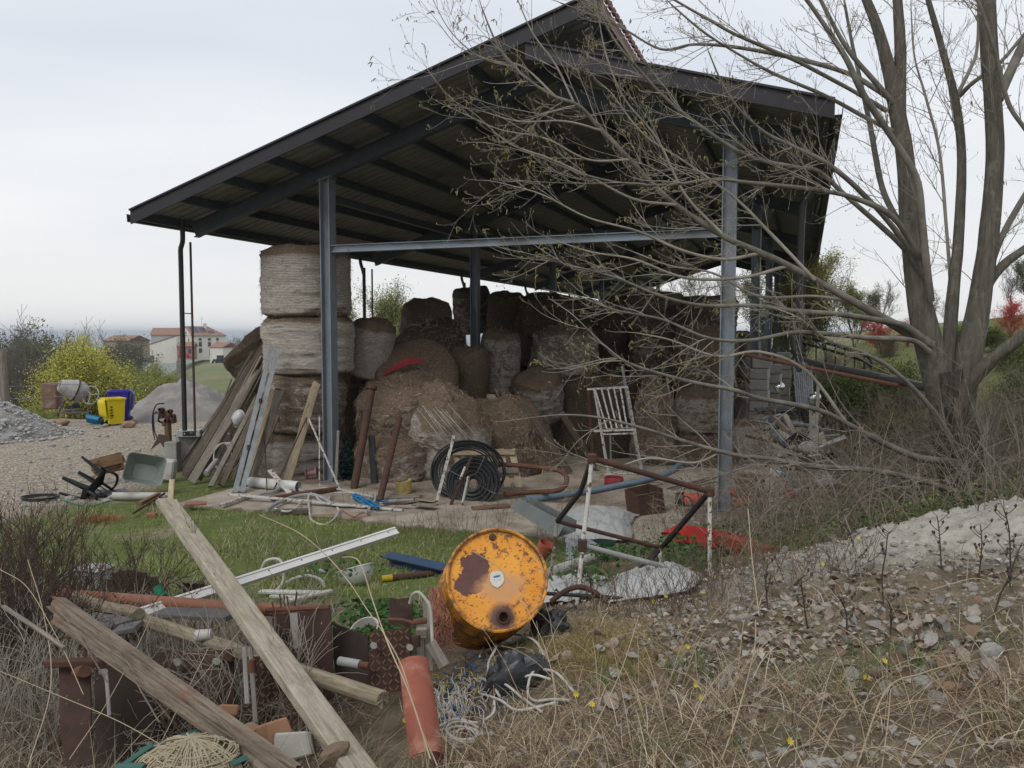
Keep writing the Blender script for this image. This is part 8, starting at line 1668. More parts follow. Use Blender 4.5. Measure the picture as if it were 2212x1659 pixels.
 tag(rod('jug', [W(425, 1374, 4.3), W(458, 1370, 4.3)], [.034, .03], M_wpvc, None, 12), 'dirty white plastic canister lying under the grey board', 'canister')
 # bowl
 g = on_ground(770, 1264, 4.5, 12); c = W(770, 1243, g.y); T = thing('metal_bowl', 'shiny aluminium bowl lying tilted on the weeds above the ivy', 'bowl', c); M = Matrix.Translation(c) @ Matrix.Rotation(R(-16), 4, 'Y') @ Matrix.Rotation(R(-16), 4, 'X') @ Matrix.Scale(g.y/5.75, 4) @ Matrix.Translation((0, 0, -.06)); MB().lathe([(0, -.02), (.05, -.018), (.095, .01), (.125, .06), (.135, .11), (.142, .112), (.142, .118), (.131, .118), (.12, .062), (.09, .016), (0, -.012)], 44, M).build('bowl', mat('aluminium', (.78, .78, .78), (.68, .68, .68), 10, .3, .45, .08), T)
 # blue beam, rusty pipe with yellow end, basin rim
 o = section('steel_beam', on_ground(838, 1220, 4.5, 14)+Vector((0, 0, .07)), on_ground(975, 1253, 4.5, 14)+Vector((0, 0, .07)), I_sec(.12, .11, .014, .012), mat('blue_steel_paint', (.035, .075, .14), (.028, .055, .10), 5, .5, .1, .1, dirt=(.10, .045, .03), dlo=.55, dhi=.66, ds=3), None, R(18)); tag(o, 'blue painted steel beam with a rusty end pointing at the oil drum', 'steel beam')
 T = thing('rusty_pipe', 'rusty pipe with a yellow painted end lying under the blue steel beam', 'pipe', W(880, 1250, 5.7)); PA, PB = on_ground(824, 1258, 4.5, 12)+Vector((0, 0, .035)), on_ground(936, 1246, 4.5, 12)+Vector((0, 0, .035)); T.location = PA; bpy.context.view_layer.update(); rod('pipe', [PA.lerp(PB, .1), PB], .033, M_rust, T, 12); rod('painted_end', [PA, PA.lerp(PB, .2)], .034, mat('yellow_paint', (.5, .38, .02), None, 5, .5), T, 12)
 c = W(785, 1318, 5.0); T = thing('enamel_basin', 'half buried pale enamel basin among the ivy', 'basin', c); M = Matrix.Translation(c+Vector((0, .02, -.125))) @ Matrix.Rotation(R(24), 4, 'X') @ Matrix.Rotation(R(-14), 4, 'Y'); MB().lathe([(0, -.09), (.07, -.085), (.092, 0), (.097, .004), (.088, .004), (.066, -.078), (0, -.08)], 32, M).build('basin', M_wpvc, T)
 # white profiles and cable loops
 for a, b_, w, lb in [((562, 1290, 5.1), (690, 1295, 4.95), .06, 'white plastic profile lying behind the rusty panel'), ((618, 1312, 4.9), (716, 1290, 5.1), .045, 'second white profile crossing the first behind the panel'), ((585, 1300, 5.0), (660, 1306, 4.85), .03, 'short white strip under the two profiles')]: tag(beam('plastic_profile', on_ground(a[0], a[1], 4.5, 12)+Vector((0, 0, .05)), on_ground(b_[0], b_[1], 4.5, 12)+Vector((0, 0, .06)), w*1.25, .025, M_wpvc, None, seg=3), lb, 'profile', 'white plastic profiles')
 for k, (pts, d, lb) in enumerate([([(565, 1230), (575, 1212), (600, 1208), (612, 1225), (610, 1260), (592, 1280)], 5.6, 'white cable loop standing up below the white rail'), ([(620, 1258), (640, 1248), (670, 1244), (695, 1255), (702, 1275)], 5.5, 'white hose arching over the dry grass left of the bowl'), ([(655, 1235), (690, 1232), (715, 1240)], 5.7, 'short pale cable below the white rail'), ([(885, 1303), (892, 1284), (905, 1280), (918, 1293), (928, 1310), (932, 1345), (934, 1395)], 4.15, 'white cable hooped over the clamp post by the drum')]): dd = d if d < 5 else on_ground(pts[0][0], max(q[1] for q in pts), 4.5, 12).y+.1; tag(rod('cable', smooth_path([W(u, v, dd-.02*i) for i, (u, v) in enumerate(pts)], 6), .002*dd, M_wpvc, None, 8), lb, 'cable', 'white cable loops in the foreground')
 # black plastic bags under the drum
 for k, (u, v, d, w, h, lb) in enumerate([(1120, 1452, 3.95, .17, .17, 'crumpled black plastic bag below the oil drum'), (1192, 1338, 4.55, .13, .15, 'black plastic bag wedged at the lower right of the oil drum')]):
  p = W(u, v, d); g = Vector((p.x, p.y, gz(p.x, p.y)-.04)); b = MB()
  def fn(i, j, k=k, p=p, w=w, h=h, g=g):
   th = i*2*math.pi; ph = j*math.pi*.5; x = math.cos(th)*math.cos(ph); y = math.sin(th)*math.cos(ph); z = math.sin(ph); n1 = float(fbm(np.array(x*2+k), np.array(y*2+z*2), 1, 5+k, 3)); n2 = 1-2*abs(float(fbm(np.array(x*4+z), np.array(y*4-z*2), 1, 15+k, 3))); s = 1+.34*n1+.09*n2; return (p.x+x*w*s, p.y+y*w*.8*s, g.z+z*h*1.15*s)
  b.grid(fn, 48, 22); tag(b.build('black_bag', mat('black_film', (.024, .027, .030), (.017, .019, .021), 6, .38, 0, .4, 12, .02, spec=.5)), lb, 'plastic bag')
 # bricks, stones and chunks at the bottom
 def chunk(nm, label, pts, d, th, m, cat_):
  us = [p[0] for p in pts]; vs_ = [p[1] for p in pts]; c = W((min(us)+max(us))/2, (min(vs_)+max(vs_))/2, d+.08); me = stone_mesh((int(us[0]) % 30)*3+1, 2); me.materials.append(m)
  if cat_ != 'stone':
   w, h = px(max(us)-min(us), d), px(max(vs_)-min(vs_), d); bx = MB().box((0, 0, 0), (w*.82, th, h*.72), None, .008); bx.v = [(x*(1+.12*math.sin(z*40+us[0])), y, z*(1+.14*math.sin(x*31+us[0]))) for x, y, z in bx.v]
   return tag(bx.build(nm, m, None, Matrix.Translation(c) @ Matrix.Rotation(R(us[0] % 70-20), 4, 'Z') @ Matrix.Rotation(R(us[0] % 36-18), 4, 'Y') @ Matrix.Rotation(R(-28), 4, 'X'), smooth=False), label, cat_)
  o = bpy.data.objects.new(nm, me); COL.objects.link(o); o.location = c; k = px((max(us)-min(us))/2, d)*1.05; o.scale = (k, k*.8, px((max(vs_)-min(vs_))/2, d)/.62); o.rotation_euler = (R(24), R(us[0] % 36-18), R(us[0] % 50)); return tag(o, label, cat_)
 mc = mat('broken_concrete', (.36, .35, .31), (.27, .26, .225), 5, .95, 0, .5, 26, .01); mb = mat('brown_brick', (.30, .165, .095), (.21, .115, .07), 6, .95, 0, .5, 20, .01)
 chunk('concrete_chunk', 'broken grey concrete slab piece below the long plank', [(588, 1598), (622, 1572), (668, 1582), (684, 1612), (672, 1640), (640, 1652), (602, 1632)], 3.05, .16, mc, 'concrete')
 chunk('brick', 'broken terracotta brick left of the concrete piece', [(557, 1590), (584, 1566), (612, 1548), (625, 1560), (606, 1590), (586, 1602), (580, 1615)], 3.12, .12, mb, 'brick')
 chunk('brick', 'brown brick half hidden behind the rotten beam', [(466, 1530), (488, 1520), (510, 1530), (514, 1548), (492, 1552)], 3.5, .1, mb, 'brick')
 chunk('brick', 'brown stone lying right of the concrete piece beneath the plank', [(690, 1612), (730, 1604), (752, 1628), (740, 1652), (700, 1650)], 2.95, .1, mat('muddy_stone', (.20, .14, .095), (.14, .1, .07), 6, .95), 'stone')
 chunk('brick', 'small stone between the clamp post and the terracotta brick', [(520, 1572), (545, 1560), (560, 1566), (556, 1582), (530, 1588)], 3.3, .1, M_stoner, 'stone')
 # woven basket with green straps
 T = thing('woven_basket', 'burst straw coloured woven basket with green straps at the bottom edge', 'basket', W(420, 1650, 2.75)); c = W(415, 1700, 2.72); r = random.Random(6)
 paths = []
 for k in range(330):
  th = r.uniform(-1.35, 1.35); ph = r.uniform(.0, 1.3); L_ = r.uniform(.4, 1.3); P = []
  kind = k % 2
  for i in range(7):
   a = th+(L_*i/6 if kind else 0); e = ph+(0 if kind else L_*i/6); rr_ = .205+r.uniform(-.006, .012); P.append(c+Vector((math.sin(a)*math.cos(e)*rr_*1.15, -math.cos(a)*math.cos(e)*rr_*.8, math.sin(e)*rr_*.92-.02)))
  paths.append((np.array(P), .0032))
 V, F = tubes(paths, 4); o = link('weave', npmesh('weave', V, F, None, True), mat('raffia', (.37, .32, .225), (.25, .21, .14), 8, .8, 0, 0), T); o['kind'] = 'stuff'
 MB().lathe([(.195*math.cos(t), .195*math.sin(t)*.92) for t in np.linspace(0, 1.55, 10)], 28, Matrix.Translation(c+Vector((0, 0, -.02)))).build('core', mat('dark_weave', (.10, .08, .055), None, 12, .9), T)
 gr = mat('green_strap', (.028, .10, .075), (.022, .075, .06), 6, .5, 0, .1)
 for a, b_ in (((255, 1660, 2.75), (330, 1608, 2.8)), ((300, 1622, 2.8), (372, 1600, 2.85)), ((370, 1598, 2.8), (440, 1576, 2.95)), ((250, 1655, 2.7), (310, 1655, 2.62)), ((500, 1650, 2.65), (535, 1636, 2.7))): beam('strap', W(*a), W(*b_), .022, .005, gr, T, R(25), (0, 0, 1), seg=3, jit=.05)
M_wtanl = wood('plank_grey_tan', (.40, .355, .28), (.25, .215, .16), (.06, .045, .03), 2.2, moss=(.22, .215, .13)); M_wrot = wood('rotten_wood', (.24, .195, .15), (.12, .093, .068), (.018, .014, .011), 3.4, moss=(.19, .10, .065)); M_wlog = wood('grey_log', (.30, .255, .185), (.19, .155, .105), (.06, .045, .03), 2.4)
M_orange = mat('orange_pvc', (.255, .095, .052), (.20, .08, .048), 5, .55, 0, .05, dirt=(.20, .10, .065), dlo=.52, dhi=.7, ds=4)
fore_wood()
def wires():
 r = random.Random(21); ml = {'white': M_wpvc, 'grey': M_greyp, 'blue': mat('blue_wire', (.03, .10, .26), None, 5, .5), 'yellow': mat('yellow_wire', (.48, .36, .04), None, 5, .5), 'brown': M_wbrown}
 def G(u, v, h=.02): p = on_ground(u, v, 2.2, 8); p.z += h; return p
 big = [([(1180, 1440), (1158, 1410), (1128, 1388), (1085, 1384), (1056, 1400), (1036, 1430)], 'thick white cable arching over the black bag'), ([(1066, 1396), (1072, 1420), (1055, 1450), (1060, 1490), (1080, 1530)], 'white cable dropping from the drum past the bag'), ([(1180, 1462), (1150, 1480), (1140, 1512), (1155, 1535), (1195, 1538), (1230, 1530)], 'white cable bent in a wide hook right of the bag'), ([(1036, 1480), (1085, 1500), (1130, 1528), (1170, 1560)], 'white cable running down right under the bag'), ([(940, 1588), (985, 1582), (1030, 1580), (1065, 1562), (1068, 1540)], 'thick white conduit lying below the wire tangle'), ([(1040, 1512), (1080, 1540), (1120, 1552), (1200, 1540)], 'pale cable along the grass below the bag'), ([(1190, 1482), (1150, 1484), (1110, 1490)], 'short white cable stub right of the bag'), ([(1240, 1510), (1200, 1478), (1160, 1462)], 'white cable rising towards the drum')]
 for pts, lb in big:
  P = [G(u, v, .03+.03*math.sin(i*1.3)**2) for i, (u, v) in enumerate(pts)]; tag(rod('cable', smooth_path(P, 7), .0062, M_wpvc, None, 8), lb, 'cable', 'white cables below the oil drum')
 for c, n, w in (('white', 90, .0019), ('grey', 30, .0024), ('blue', 14, .003), ('yellow', 12, .0026), ('brown', 8, .004)):
  paths = []
  for k in range(n):
   if c == 'white': u, v = r.gauss(975, 22), r.uniform(1475, 1555)
   elif c == 'yellow': u, v = r.gauss(990, 10), r.uniform(1465, 1495)
   elif c == 'blue': u, v = r.gauss(1010, 22), r.uniform(1430, 1530)
   else: u, v = r.gauss(1030, 40), r.uniform(1460, 1560)
   a = r.uniform(0, 6.28); P = []
   du, dv = math.cos(a)*9, abs(math.sin(a))*15
   for i in range(6): P.append(G(u, min(v, 1640), r.uniform(.0, .07))); u += du+r.uniform(-9, 9); v += dv*(1 if i < 4 else -.5)+r.uniform(-6, 6)
   paths.append((np.array(smooth_path(P, 4)), w))
  V, F = tubes(paths, 4); tag(link('wire_tangle', npmesh('wire_tangle', V, F, None, True), ml[c]), f'{c} strands of the wire tangle on the ground below the oil drum', 'wires', 'wire tangle below the drum')
 for k in range(6):
  cc = G(1003, 1610, .03+.006*k); P = [cc+Vector((math.cos(t)*(.05+.006*k), math.sin(t)*(.06+.004*k), .03*math.sin(t+k)*.5)) for t in np.linspace(0, 6.28, 20)];
  rod('loop', P, .0045, M_wpvc, WC, 6)
WC = thing('wire_coil', 'small coil of white wire at the bottom below the wire tangle', 'wire coil', on_ground(1003, 1612, 2.2, 8))
wires()
# ================================================================ vegetation and litter
M_blade = colmat('grass_blades', .75, .15); M_dry = colmat('dry_grass_blades', .8, .1); M_leafl = colmat('leaf_litter', .85, .05)
GREEN = [(.15, .225, .045), (.20, .275, .06), (.115, .18, .04), (.26, .285, .09), (.34, .31, .15), (.40, .345, .22)]
STRAW = [(.46, .37, .25), (.37, .28, .18), (.27, .185, .11), (.52, .44, .32), (.17, .115, .07), (.08, .06, .042), (.12, .085, .055)]
GREYS = [(.34, .31, .26), (.26, .23, .19), (.20, .17, .14), (.42, .39, .33)]
def scatter(n, x0, x1, y0, y1, fn, rng=RNG):
 """points in a box kept with probability fn(x, y)"""
 x = rng.uniform(x0, x1, n); y = y0+(y1-y0)*rng.random(n)**1.25; k = rng.random(n) < fn(x, y); x, y = x[k], y[k]
 return np.stack([x, y, terrain_z(x, y)], 1)
def pit(x, y): return smooth(.7, .0, np.maximum(np.abs(x+1.7)-1.25, np.abs(y-4.3)-1.0))
def veg_ground():
 P = scatter(150000, -8, 2.2, 6.4, 14.5, lambda x, y: grass_mask(x, y)*smooth(-.35, .25, fbm(x, y, 1.3, 31))*.8)
 n = len(P); V, F, C = blades(P-np.array([0, 0, .01]), RNG.uniform(.025, .10, n)*(1+.7*smooth(.1, .5, fbm(P[:, 0], P[:, 1], 1.7, 39))), np.full(n, .007), RNG.uniform(.1, .9, n), RNG.uniform(0, .6, n), palette(GREEN, n)*(1+.25*fbm(P[:, 0], P[:, 1], .8, 40))[:, None], 2)
 tag(link('grass', npmesh('grass', V, F, C), M_blade), 'short green spring grass between the pit and the slab', None, None, 'stuff')
 P = scatter(15000, -8, 3, 6.2, 13, lambda x, y: np.maximum(grass_mask(x, y), smooth(2.4, 1.4, x)*smooth(8.6, 7.6, y))*smooth(.05, .4, fbm(x, y, .9, 33))); n = len(P)
 V, F, C = blades(P, RNG.uniform(.06, .26, n), np.full(n, .005), RNG.uniform(.2, .9, n), RNG.uniform(0, .9, n), palette(STRAW+GREYS, n), 2)
 V2, F2, C2 = blades(*(lambda Q: (Q, RNG.uniform(.05, .16, len(Q)), np.full(len(Q), .005), RNG.uniform(.3, 1, len(Q)), RNG.uniform(.2, 1, len(Q)), palette([(.33, .15, .06), (.25, .12, .05)], len(Q))))(np.array([(lambda p: (p[0]+RNG.normal(0, .14), p[1]+RNG.normal(0, .12), p[2]+.02))(on_ground(240, 1128)) for _ in range(1)])+RNG.normal(0, [.17, .12, .015], (900, 3))), 2)
 V, F, C = cat([(V, F, C), (V2, F2, C2)]); tag(link('dead_grass_tufts', npmesh('dead_grass_tufts', V, F, C), M_dry), 'straw and rusty brown tufts in the green grass', None, None, 'stuff')
 # dry grass of the bank
 def dens(x, y):
  near = smooth(3.7, 2.7, y+.25*fbm(x, y, 1.2, 46))*smooth(-.9, -.2, x)+.13*smooth(6.8, 4.5, y)*smooth(-.3, .4, x); left = smooth(5.6, 3.2, y)*smooth(-.5, -1.2, x)
  d = np.clip(near+left, 0, 1)*(.22+.78*smooth(-.25, .3, fbm(x, y, 1.5, 44))); return d*(1-clay_mask(x, y)*.97)*(1-.3*pit(x, y))
 P = scatter(230000, -4.5, 5, 1.6, 7, dens); n = len(P); H = RNG.uniform(.05, .24, n)*(1+.5*smooth(-.2, .4, fbm(P[:, 0], P[:, 1], 1.1, 45)))
 col = palette(STRAW+[(.30, .22, .13)], n); left = P[:, 0] < -.6; H[left] *= 1.5; col[left] = palette(GREYS+STRAW, int(left.sum()))*.95
 V, F, C = blades(P-np.array([0, 0, .01]), H, RNG.uniform(.0025, .0052, n), RNG.uniform(.35, 1.2, n), RNG.uniform(.0, 1.1, n), col, 3)
 tag(link('dry_grass', npmesh('dry_grass', V, F, C), M_dry), 'dry straw coloured grass matting the near bank', None, None, 'stuff')
 P = scatter(90000, -.7, 4.8, 1.9, 6.6, lambda x, y: smooth(-.6, .1, x)*(1-clay_mask(x, y)*.93)*(.35+.65*smooth(-.2, .3, fbm(x, y, 2.6, 48)))*.8); n = len(P); P[:, 2] += RNG.uniform(0, .02, n)
 V, F, C = blades(P, RNG.uniform(.02, .11, n), RNG.uniform(.0015, .0035, n), RNG.uniform(1.1, 1.4, n), RNG.uniform(-.15, .25, n), palette(STRAW+GREYS+[(.10, .075, .05)], n), 2); tag(link('straw_litter', npmesh('straw_litter', V, F, C), M_dry), 'broken dead straw lying flat all over the right bank', None, None, 'stuff')
 P = scatter(14000, -1.5, 4.2, 2.2, 5.2, lambda x, y: smooth(.15, .5, fbm(x, y, 2.2, 47))*smooth(4.8, 3.4, y)*smooth(-1, 0, x)*(1-clay_mask(x, y))); n = len(P)
 V, F, C = blades(P, RNG.uniform(.06, .20, n), RNG.uniform(.004, .007, n), RNG.uniform(.1, .7, n), RNG.uniform(0, .6, n), palette([(.10, .16, .045), (.13, .19, .06), (.16, .20, .08), (.08, .12, .04)], n), 3)
 tag(link('green_blades', npmesh('green_blades', V, F, C), M_blade), 'scattered green grass blades among the dry grass', None, None, 'stuff')
 # yellow brown mossy hump right of the drum
 P = np.array([on_ground(RNG.uniform(1170, 1420), RNG.uniform(1335, 1470)) for _ in range(260)]); P = np.repeat(P, 22, 0)+RNG.normal(0, [.06, .06, .005], (260*22, 3)); n = len(P); P[:, 2] = terrain_z(P[:, 0], P[:, 1])
 V, F, C = blades(P, RNG.uniform(.03, .10, n), np.full(n, .003), RNG.uniform(.3, 1.2, n), RNG.uniform(0, 1.2, n), palette([(.30, .225, .08), (.24, .175, .07), (.36, .28, .13), (.19, .15, .06)], n), 2)
 tag(link('moss_grass', npmesh('moss_grass', V, F, C), M_dry), 'yellow brown mossy grass on the hump right of the drum', None, None, 'stuff')
 # long bent stems
 st = [([(945, 1655, 2.75), (905, 1560, 2.95), (868, 1440, 3.2), (830, 1370, 3.5), (790, 1312, 3.8), (752, 1255, 4.2), (700, 1195, 4.7), (640, 1148, 5.2), (560, 1112, 5.8)], .004), ([(930, 1640, 2.75), (885, 1500, 3.05), (838, 1390, 3.3), (806, 1300, 3.7), (782, 1225, 4.1), (765, 1205, 4.3), (740, 1204, 4.5)], .0045), ([(1240, 1659, 2.6), (1290, 1560, 2.9), (1345, 1440, 3.3), (1380, 1330, 3.8)], .0028), ([(1180, 1610, 2.7), (1200, 1520, 3), (1172, 1385, 3.5), (1090, 1240, 3.9), (1020, 1190, 4.2)], .0022), ([(1480, 1600, 2.7), (1530, 1490, 3), (1600, 1420, 3.3), (1690, 1405, 3.4)], .003), ([(1850, 1659, 2.6), (1915, 1490, 3), (1990, 1455, 3.2), (2075, 1430, 3.4)], .004), ([(1905, 1659, 2.6), (1918, 1560, 2.8), (1924, 1490, 3.1)], .003), ([(1640, 1330, 4.2), (1625, 1210, 4.6), (1616, 1100, 5)], .004), ([(1560, 1640, 2.65), (1600, 1520, 2.9), (1630, 1400, 3.4), (1632, 1340, 3.6)], .0035), ([(2010, 1275, 4.6), (2060, 1260, 4.7), (2115, 1250, 4.8), (2185, 1276, 4.7)], .004), ([(0, 1450, 3), (120, 1500, 3), (260, 1560, 2.9), (400, 1640, 2.7)], .003), ([(0, 1230, 4), (60, 1270, 3.8), (130, 1390, 3.4), (180, 1500, 3.1)], .0035), ([(60, 1659, 2.7), (110, 1480, 3.1), (95, 1330, 3.6), (60, 1210, 4)], .0035), ([(240, 1659, 2.8), (330, 1560, 3), (420, 1480, 3.2), (520, 1360, 3.6)], .0025), ([(330, 1640, 2.8), (380, 1540, 3), (450, 1400, 3.4)], .0025), ([(150, 1640, 2.8), (230, 1520, 3.1), (300, 1390, 3.5), (340, 1300, 4)], .003)]
 paths = [(np.array(smooth_path([W(*q) for q in p], 6)), r*(.85 if p[0][0] > 900 else .55)) for p, r in st]; r = np.random.default_rng(5)
 for k in range(230):
  u, v = (r.uniform(1000, 2250), r.uniform(1420, 1700)) if k % 3 else (r.uniform(-20, 760), r.uniform(1480, 1720)); p = np.array(on_ground(u, min(v, 1655), 1.6, 8)); a = r.uniform(0, 6.28); el = r.uniform(.35, 1.3); d = np.array([math.cos(a)*math.cos(el), math.sin(a)*math.cos(el), math.sin(el)]); P = [p]
  L_ = r.uniform(.15, .55);
  for i in range(7): d = d+np.array([0, 0, -.12*i/3])+r.normal(0, .05, 3); d /= np.linalg.norm(d); P.append(P[-1]+d*L_/7)
  paths.append((np.array(P), np.linspace(.0021, .0009, 8)))
 V, F = tubes(paths, 4); tag(link('dry_stems', npmesh('dry_stems', V, F, None, True), mat('straw_stem', (.42, .35, .235), (.31, .245, .16), 3, .8, 0, 0)), 'long bent dry grass stems crossing the foreground', None, None, 'stuff')
veg_ground()
def leaf_me(seed, m):
 r = random.Random(seed); b = MB(); n = 7; L_ = 1.0; vs = []; cup = r.uniform(.1, .6); curl = r.uniform(-.6, .9); w0 = r.uniform(.34, .46)
 for i in range(n):
  t = i/(n-1); w = w0*math.sin(math.pi*min(1, t*.92+.08)**.75)*(1 if t < 1 else .02)+.004; z = curl*(t-.5)**2*1.3
  vs += [(t-.5, -w, z+cup*w+r.uniform(-.03, .03)), (t-.5, 0, z), (t-.5, w, z+cup*w+r.uniform(-.03, .03))]
 b.add(vs, [(i*3+k, i*3+3+k, i*3+4+k, i*3+1+k) for i in range(n-1) for k in range(2)]); b.tube([(-.5, 0, curl*.32), (-.75, .02, curl*.4+.03)], .012, 4); me = b.mesh('leaf', True, 60); me.materials.append(m); return me
def litter_leaves():
 ms = [mat('leaf_grey', (.27, .25, .228), (.185, .17, .153), 6, .8, 0, .3), mat('leaf_beige', (.36, .30, .245), (.26, .21, .17), 6, .8, 0, .3), mat('leaf_pale', (.36, .34, .31), (.27, .25, .225), 6, .8, 0, .3), mat('leaf_brown', (.22, .145, .10), (.15, .10, .07), 6, .85, 0, .3)]
 LM = [leaf_me(i, ms[(0, 1, 2, 0, 3, 1, 3, 1)[i]]) for i in range(8)]; r = random.Random(17); zones = [(2000, 1360, 95, 45, 85), (2040, 1420, 70, 40, 45), (1700, 1300, 130, 60, 45), (1620, 1390, 110, 60, 35), (1880, 1440, 60, 40, 25), (1420, 1430, 110, 60, 35), (1320, 1540, 120, 60, 25), (1850, 1250, 120, 40, 20)]
 for (u, v, su, sv, n) in zones:
  for k in range(n):
   p = on_ground(u+r.gauss(0, su), min(1650, v+r.gauss(0, sv)), 2, 8); o = bpy.data.objects.new('leaf', LM[r.randrange(8)]); COL.objects.link(o); o.parent = TER['earth_bank']; s = r.uniform(.032, .095); o.location = (p.x, p.y, gz(p.x, p.y)+r.uniform(.0, .035)); o.scale = (s, s*.95, s); o.rotation_euler = (r.gauss(.1, .65), r.gauss(0, .65), r.uniform(0, 6.28))
 P = scatter(16000, -.8, 4.6, 2.2, 6.6, lambda x, y: smooth(-.15, .35, fbm(x, y, 1.4, 61))*(1-clay_mask(x, y)*.93)*smooth(-.4, .5, x)*.75); n = len(P); P[:, 2] += RNG.uniform(.0, .03, n)
 V, F, C = leafcards(P, RNG.uniform(.02, .06, n), palette([(.27, .25, .22), (.33, .28, .23), (.22, .18, .145), (.37, .35, .31), (.19, .13, .09)], n), flat=.6, cup=.4, asp=.7)
 tag(link('leaf_litter', npmesh('leaf_litter', V, F, C), M_leafl), 'grey and brown dead leaf bits covering the right bank', None, None, 'stuff')
 # pebbles and clods
 P = scatter(20000, -.5, 4.8, 2.4, 6.8, lambda x, y: np.clip(.14+.75*smooth(.5, .05, np.abs(clay_mask(x, y)-.42))+.3*smooth(.1, .4, fbm(x, y, 2, 71)), 0, 1)*smooth(.1, .8, x)); s = np.exp(RNG.normal(-4.85, .6, len(P))); pebble_field('pebbles', 'small grey pebbles and clods on the right bank', P, s, mat('pebble_pale', (.34, .325, .30), (.23, .22, .20), 8, .95, 0, .2), None, 'stuff', 8)
 P = scatter(5000, 1.6, 6.2, 4.9, 6.9, lambda x, y: clay_mask(x, y)*.8); pebble_field('clay_clods', 'crumbly pale clods on the clay mound', P, np.exp(RNG.normal(-5.1, .55, len(P))), mat('clay_clod', (.46, .435, .385), (.33, .31, .265), 6, .95, 0, .3), None, 'stuff', 12)
 mp = mat('bank_stone', (.31, .285, .25), (.20, .185, .16), 4, .95, 0, .4, 18, .01)
 SB = [me.copy() for me in STONES[:8]]
 for me in SB: me.materials.clear(); me.materials.append(mp)
 rr = random.Random(23)
 for k in range(130):
  u = rr.uniform(1560, 2220); v = 1290-(u-1560)*.17+rr.gauss(25, 38)
  if k % 4 == 0: v += rr.uniform(0, 170)
  p = on_ground(u, min(v, 1640), 2, 9); o = bpy.data.objects.new('stone', SB[k % 8]); COL.objects.link(o); o.parent = TER['earth_bank']; s = rr.uniform(.014, .040); o.location = (p.x, p.y, gz(p.x, p.y)+s*.25); o.scale = (s,)*3; o.rotation_euler = (0, 0, k)
 for (u, v, s, m, lb) in [(2057, 1497, .045, STONER, 'orange brown brick lump lying on the bank at the lower right'), (1475, 1412, .05, STONER, 'brown stone lying in the dry grass right of centre'), (1224, 1372, .032, STONER, 'small terracotta bit on the mossy hump by the drum'), (2140, 1410, .06, STONES, 'pale stone at the right edge of the bank')]:
  p = on_ground(u, v, 2, 9); o = bpy.data.objects.new('rock', m[0] if m is STONER else m[10]); COL.objects.link(o); o.location = (p.x, p.y, gz(p.x, p.y)+s*.4); o.scale = (s,)*3; o.rotation_euler = (.2, .1, u); tag(o, lb, 'stone')
litter_leaves()
def twig_set(roots, seed, L0, r0, up=1.0, nb=5, spread=.7, lv=2, arch=0., seg=7):
 r = np.random.default_rng(seed); out = []
 def g(p, d, L_, rad, l):
  P = [p]; q = p
  for k in range(seg): d = d+r.normal(0, .11, 3)+np.array([0, 0, .04*up-arch*k/seg]); d /= np.linalg.norm(d); q = q+d*L_/seg; P.append(q)
  out.append((np.array(P), np.linspace(rad, rad*.45, seg+1)))
  if l < lv:
   for _ in range(nb):
    k = int(r.integers(1, seg)); s = r.normal(size=3); s /= np.linalg.norm(s); g(P[k], d*.7+s*spread+np.array([0, 0, .2*up]), L_*r.uniform(.2, .5), rad*.6, l+1)
 for p in roots: a = r.normal(0, .35, 3); a[2] = 1; g(np.array(p), a/np.linalg.norm(a), L0*r.uniform(.5, 1.2), r0, 0)
 return out
